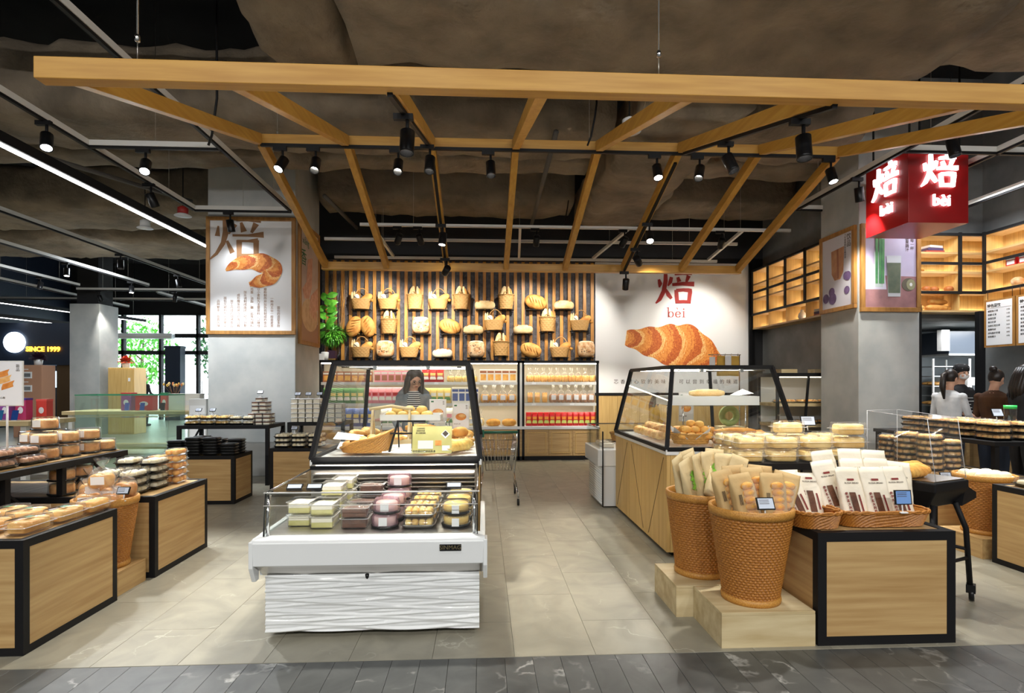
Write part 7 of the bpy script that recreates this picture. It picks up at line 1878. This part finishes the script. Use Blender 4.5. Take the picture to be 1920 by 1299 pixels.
# ================================================================ LEFT BACKGROUND: GLAZED ENTRANCE
for k in range(9):
    x = -16.2+k*1.49
    struct(MB().box(x-.05,x+.05,23.9,24.1,0,4.3).build('trim_%d' % (20+k), M['darkwall']))
for j, z in enumerate((2.75,3.45)): struct(MB().box(-16.2,-4.3,23.9,24.1,z-.08,z+.08).build('trim_%d' % (40+j), M['darkwall']))
for k in range(8):
    x = -16.15+k*1.49
    w_ = struct(MB().box(x,x+1.39,23.99,24.01,0,4.3).build('window_%d' % (k+1), M['glass']))
    SM().tube([(x+.12,23.93,.9),(x+.12,23.93,1.6)], .018, 8).build('pull_handle', M['steel'], w_)
t = thing('entrance_post', 'thick dark door post beside the glass entrance', 'post', (-12.45,23.6,0)); MB().box(-.3,.3,-.2,.2,0,2.9).build('shaft', M['navy'], t); MB().box(-.32,.32,-.22,.22,2.9,3.0).build('cap', M['navy'], t)
for (x0,x1,lab) in ((-15.0,-12.6,'long white air curtain above the glass entrance'),(-18+1.9,-15.2,'white air curtain left of the distant column')):
    t = thing('air_curtain', lab, 'air curtain', ((x0+x1)/2,23.755,3.30)); a=(x1-x0)/2
    MB().box(-a,a,-.15,.15,0,.22).build('casing', M['white'], t, bevel=.03); MB().box(-a+.05,a-.05,-.155,-.15,.03,.10).build('grille', M['grey_al'], t)
# street
struct(MB().box(-40,10,26.2,70,-.15,-.1).build('ground_street', mk('pale_paving',(.55,.56,.57),rough=.8)))
def tree(label, x, y, h, seed):
    rs = random.Random(seed); t = thing('street_tree', label, 'tree', (x,y,-.1))
    SM().tube([(0,0,0),(.05,0,h*.3),(-.04,.05,h*.55),(.1,0,h*.9)], [.14,.12,.09,.03], 8).build('trunk', mk('bark_%d'%seed,(.09,.07,.05),rough=.9), t)
    for k in range(6):
        a = rs.uniform(0,2*PI); z = h*rs.uniform(.35,.7)
        SM().tube([(0,0,z),(math.cos(a)*.6,math.sin(a)*.5,z+.5),(math.cos(a)*1.2,math.sin(a)*1.0,z+.8)], [.05,.035,.012], 6).build('branch', M['twig'], t)
    m_ = MB()
    for k in range(1500):
        d = Vector((rs.gauss(0,1),rs.gauss(0,1),rs.gauss(0,1))).normalized()*rs.uniform(.5,1)
        p = Vector((d.x*1.7,d.y*1.6,h*.72+d.z*h*.42)); leaf(m_, p, Vector((rs.gauss(0,1),rs.gauss(0,1),rs.gauss(0,.6)-.4)), .24, .13)
    o = m_.build('foliage', M['leaf'] if seed % 2 else M['leafd'], t); o['kind'] = 'stuff'
tree('street tree outside the glass entrance, left one', -17.2,29.5,4.4,1); tree('street tree outside the glass entrance, middle one', -13.6,31,5.0,2); tree('street tree outside behind the dark door post', -9.9,30,4.6,3); tree('street tree outside at the far right of the glazing', -6.2,32,5,4)
t = thing('street_railing', 'pale railing across the street outside', 'railing', (-13,34,-.1))
for k in range(22): MB().box(-6+.6*k-.03,-6+.6*k+.03,-.03,.03,0,.95).build('baluster', M['paper'], t)
MB().box(-6.2,7,-.04,.04,.9,1.0).build('top_rail', M['paper'], t)
# dark shopfront with sign
t = thing('dark_shopfront', 'navy shopfront box at the left edge with an orange lit sign', 'shopfront', (-14.95,19.6,0)); MB().box(-1.6,1.75,0,1.6,2.1,3.5).build('fascia', M['navy'], t); MB().box(-1.6,-1.2,.1,1.5,0,2.1).build('side_wall', M['navy'], t); MB().box(.7,1.75,.1,1.5,0,2.1).build('wood_wall', mk('brown_wall',srgb(92,70,44),rough=.7), t); MB().box(-1.2,.7,1.3,1.4,0,2.1).build('back_wall', M['darkwall'], t)
MB().box(-1.1,.6,.2,.6,1.35,1.9).build('lit_display', mk('lit_shop_display',(.62,.85,1),emit=1.4), t)
letter('SINCE 1999', .22, mk('orange_led',(1,.38,.02),emit=6), t, (.35,-.02,2.62), bold=.004, extrude=.01)
SM().lathe([(0,0),(.34,0),(.34,.04),(0,.05)],30).build('round_logo', mk('white_led_logo',(.8,.9,1),emit=5), t, (-.55,-.01,2.85), (PI/2,0,0))
# ================================================================ LEFT BACKGROUND: PHONE STAND ISLANDS
M['ply'] = mk('pale_plywood', srgb(206,184,138), srgb(186,162,116), .5, scale=2, stretch=(.6,8,8))
def promo_table(label, x0,x1,y0,y1,h):
    t = thing('promo_table', label, 'table', ((x0+x1)/2,(y0+y1)/2,0)); a,b=(x1-x0)/2,(y1-y0)/2
    MB().box(-a,a,-b,b,h-.07,h).build('table_top', M['ply'], t, bevel=.004)
    for sx_ in (-1,1):
        for sy_ in (-1,1): MB().box(sx_*(a-.12)-.04,sx_*(a-.12)+.04,sy_*(b-.1)-.04,sy_*(b-.1)+.04,0,h-.07).build('leg', M['grey_al'], t)
    MB().box(-a+.1,a-.1,-b+.08,b-.08,.18,.22).build('lower_shelf', M['ply'], t)
promo_table('long plywood table of phone boxes behind the left stands', -9.4,-6.85,8.9,9.9,.92)
promo_table('plywood table of phone boxes nearer the croissant poster', -8.3,-5.75,11.6,12.6,.94)
def gift(label, x, y, z, w_, d, h, c, c2, rz=0):
    t = thing('gift_box', label, 'box', (x,y,z), rz); MB().box(-w_/2,w_/2,-d/2,d/2,0,h).build('carton', mk('box_%d_%d'%(int(x*100),int(y*100)), srgb(*c), rough=.4), t, bevel=.004); MB().box(-w_/2-.002,w_/2+.002,-d/2-.002,d/2+.002,h-.03,h+.001).build('lid', mk('lid_%d_%d'%(int(x*100),int(y*100)), srgb(*c2), rough=.4), t)
    MB().prism(ell(0,h*.45,w_*.25,h*.16,16),-d/2-.003,-d/2-.001,'xz').build('printed_motif', M['board'], t)
g = [(-7.75,9.3,.24,.18,.30,(206,60,50),(240,236,230),'red gift box with white lid on the near phone table'),(-7.42,9.25,.14,.14,.34,(150,80,160),(240,190,60),'purple and yellow can box on the near phone table'),(-7.22,9.3,.16,.14,.34,(190,60,110),(80,60,150),'magenta box on the near phone table'),(-7.9,9.55,.5,.2,.38,(170,24,28),(150,20,24),'wide dark red box at the back of the near phone table'),(-7.02,9.45,.16,.14,.32,(214,70,60),(230,90,80),'small red box at the end of the near phone table'),
     (-7.25,12.0,.20,.2,.36,(150,90,150),(210,60,60),'purple round gift box on the far phone table'),(-6.9,12.0,.34,.2,.30,(210,60,56),(190,40,40),'red carton on the far phone table'),(-6.1,12.0,.62,.2,.34,(236,232,226),(236,232,226),'wide white phone carton on the far phone table'),(-6.55,12.05,.14,.12,.36,(220,90,80),(60,140,90),'slim red carton beside the white phone carton')]
for x,y,w_,d,h,c,c2,lab in g: gift(lab, x, y, .922 if y < 11 else .942, w_, d, h, c, c2)
for x,y,c,lab in ((-7.66,9.05,(20,20,24),'black phone leaning on its stand, left on the near table'),(-7.4,9.05,(40,90,130),'blue phone leaning on its stand on the near table'),(-7.16,9.03,(30,60,120),'dark blue phone leaning on its stand, right on the near table'),(-7.15,11.75,(50,80,160),'blue phone leaning on the far table, left one'),(-6.85,11.75,(40,70,150),'blue phone leaning on the far table, right one'),(-6.45,11.75,(20,20,24),'black phone leaning on the far table')):
    t = thing('phone_display', lab, 'phone', (x,y,.922 if y < 11 else .942)); MB().box(-.04,.04,-.004,.004,0,.16).build('phone', mk('phone_%d_%d'%(int(x*100),int(y*100)), srgb(*c), rough=.2), t, (0,0,.01), (-.4,0,.3)); MB().box(-.04,.04,-.01,.08,0,.01).build('stand_foot', M['grey_al'], t)
t = thing('flower_vase', 'white vase of dried yellow flowers on the far phone table', 'vase', (-6.5,12.3,.942)); SM().lathe([(0,0),(.05,0),(.06,.12),(.035,.22),(.04,.26),(.03,.26)],18).build('vase', M['white'], t)
for k in range(16):
    a = k*2.4; r = .05+.012*k
    SM().tube([(0,0,.24),(math.cos(a)*r*.6,math.sin(a)*r*.6,.40),(math.cos(a)*r,math.sin(a)*r,.50+.01*(k%5))],[.003,.003,.003],5).build('stem', M['twig'], t); SM().blob((math.cos(a)*r,math.sin(a)*r,.51+.01*(k%5)),.022,.022,.03,8,6).build('flower', mk('dried_flower_%d'%(k%3), srgb(*((220,180,90),(236,214,160),(200,130,80))[k%3]), rough=.8), t)
# green-edged glass counter
t = thing('glass_counter', 'empty green-edged glass counter before the phone tables', 'glass case', (-6.35,10.75,0))
M['gglass'] = mk_clear('greenish_glass', (.90,.97,.93), .02, 1.0, .01)
for q in ((-.9,.7,-.3,-.292,.0,1.28),(-.9,.7,.292,.3,0,1.28),(-.9,-.892,-.3,.3,0,1.28),(.692,.7,-.3,.3,0,1.28),(-.9,.7,-.3,.3,.88,.888)): MB().box(*q).build('glass_pane', M['gglass'], t)
for a,b in (((-.9,-.3,1.285),(.7,-.3,1.285)),((-.9,.3,1.285),(.7,.3,1.285)),((-.9,-.3,1.285),(-.9,.3,1.285)),((.7,-.3,1.285),(.7,.3,1.285))): MB().beam(a,b,.010,.018).build('green_edge', mk('green_glass_edge',(.06,.30,.16),rough=.2), t)
for x in (-.9,.7):
    for y in (-.3,.3): MB().box(x-.012,x+.012,y-.012,y+.012,0,1.28).build('corner_bead', M['acryl'], t)
t = thing('info_stand', 'terracotta information stand with two small photos', 'stand', (-12.6,16.6,0)); MB().box(-.38,.38,-.25,.25,0,2.0).build('body', mk('terracotta_panel',srgb(184,138,110),rough=.7), t, bevel=.01)
for z in (1.35,1.72): MB().box(-.12,.12,-.265,-.25,z-.09,z+.09).build('photo_frame', M['paper'], t); MB().box(-.085,.085,-.268,-.265,z-.05,z+.05).build('photo', M['concrete'], t)
for z in (1.53,1.88): MB().box(-.12,.02,-.253,-.25,z-.01,z+.01).build('caption', M['paper'], t)
t = thing('wood_cabinet', 'tall pale wooden cabinet right of the distant column', 'cabinet', (-10.55,17.4,0)); MB().box(-.38,.36,-.3,.3,0,1.95).build('body', M['oak_z'], t, bevel=.01); MB().box(-.36,.34,-.312,-.30,.05,1.9).build('door', M['oak_z'], t); MB().box(.20,.26,-.318,-.312,1.55,1.65).build('label_plate', M['paper'], t)
for x,y,z,c,lab in ((-12.5,16.6,2.0,(70,40,60),'plum-leaved plant on the terracotta stand'),(-10.6,17.4,1.95,(200,70,40),'red-flowered plant on the wooden cabinet')):
    t = thing('potted_plant', lab, 'plant', (x,y,z)); SM().lathe([(0,0),(.09,0),(.11,.16),(.09,.17),(0,.15)],16).build('pot', M['white'], t)
    m_ = MB(); rs = random.Random(int(z*100))
    for k in range(90):
        d = Vector((rs.gauss(0,1),rs.gauss(0,1),abs(rs.gauss(0,1)))).normalized(); leaf(m_, Vector((0,0,.17))+d*.05, d, .17, .08)
    o = m_.build('foliage', mk('foliage_%d'%int(z*100), srgb(*c), rough=.6), t); o['kind'] = 'stuff'
t = thing('grey_pylon', 'pale grey advertising pylon beside the left column', 'pylon', (-5.05,10.4,0)); MB().box(-.15,.15,-.1,.1,0,1.22).build('body', M['grey_al'], t, bevel=.01); MB().box(-.13,.13,-.104,-.10,.1,1.1).build('face', M['paper'], t)
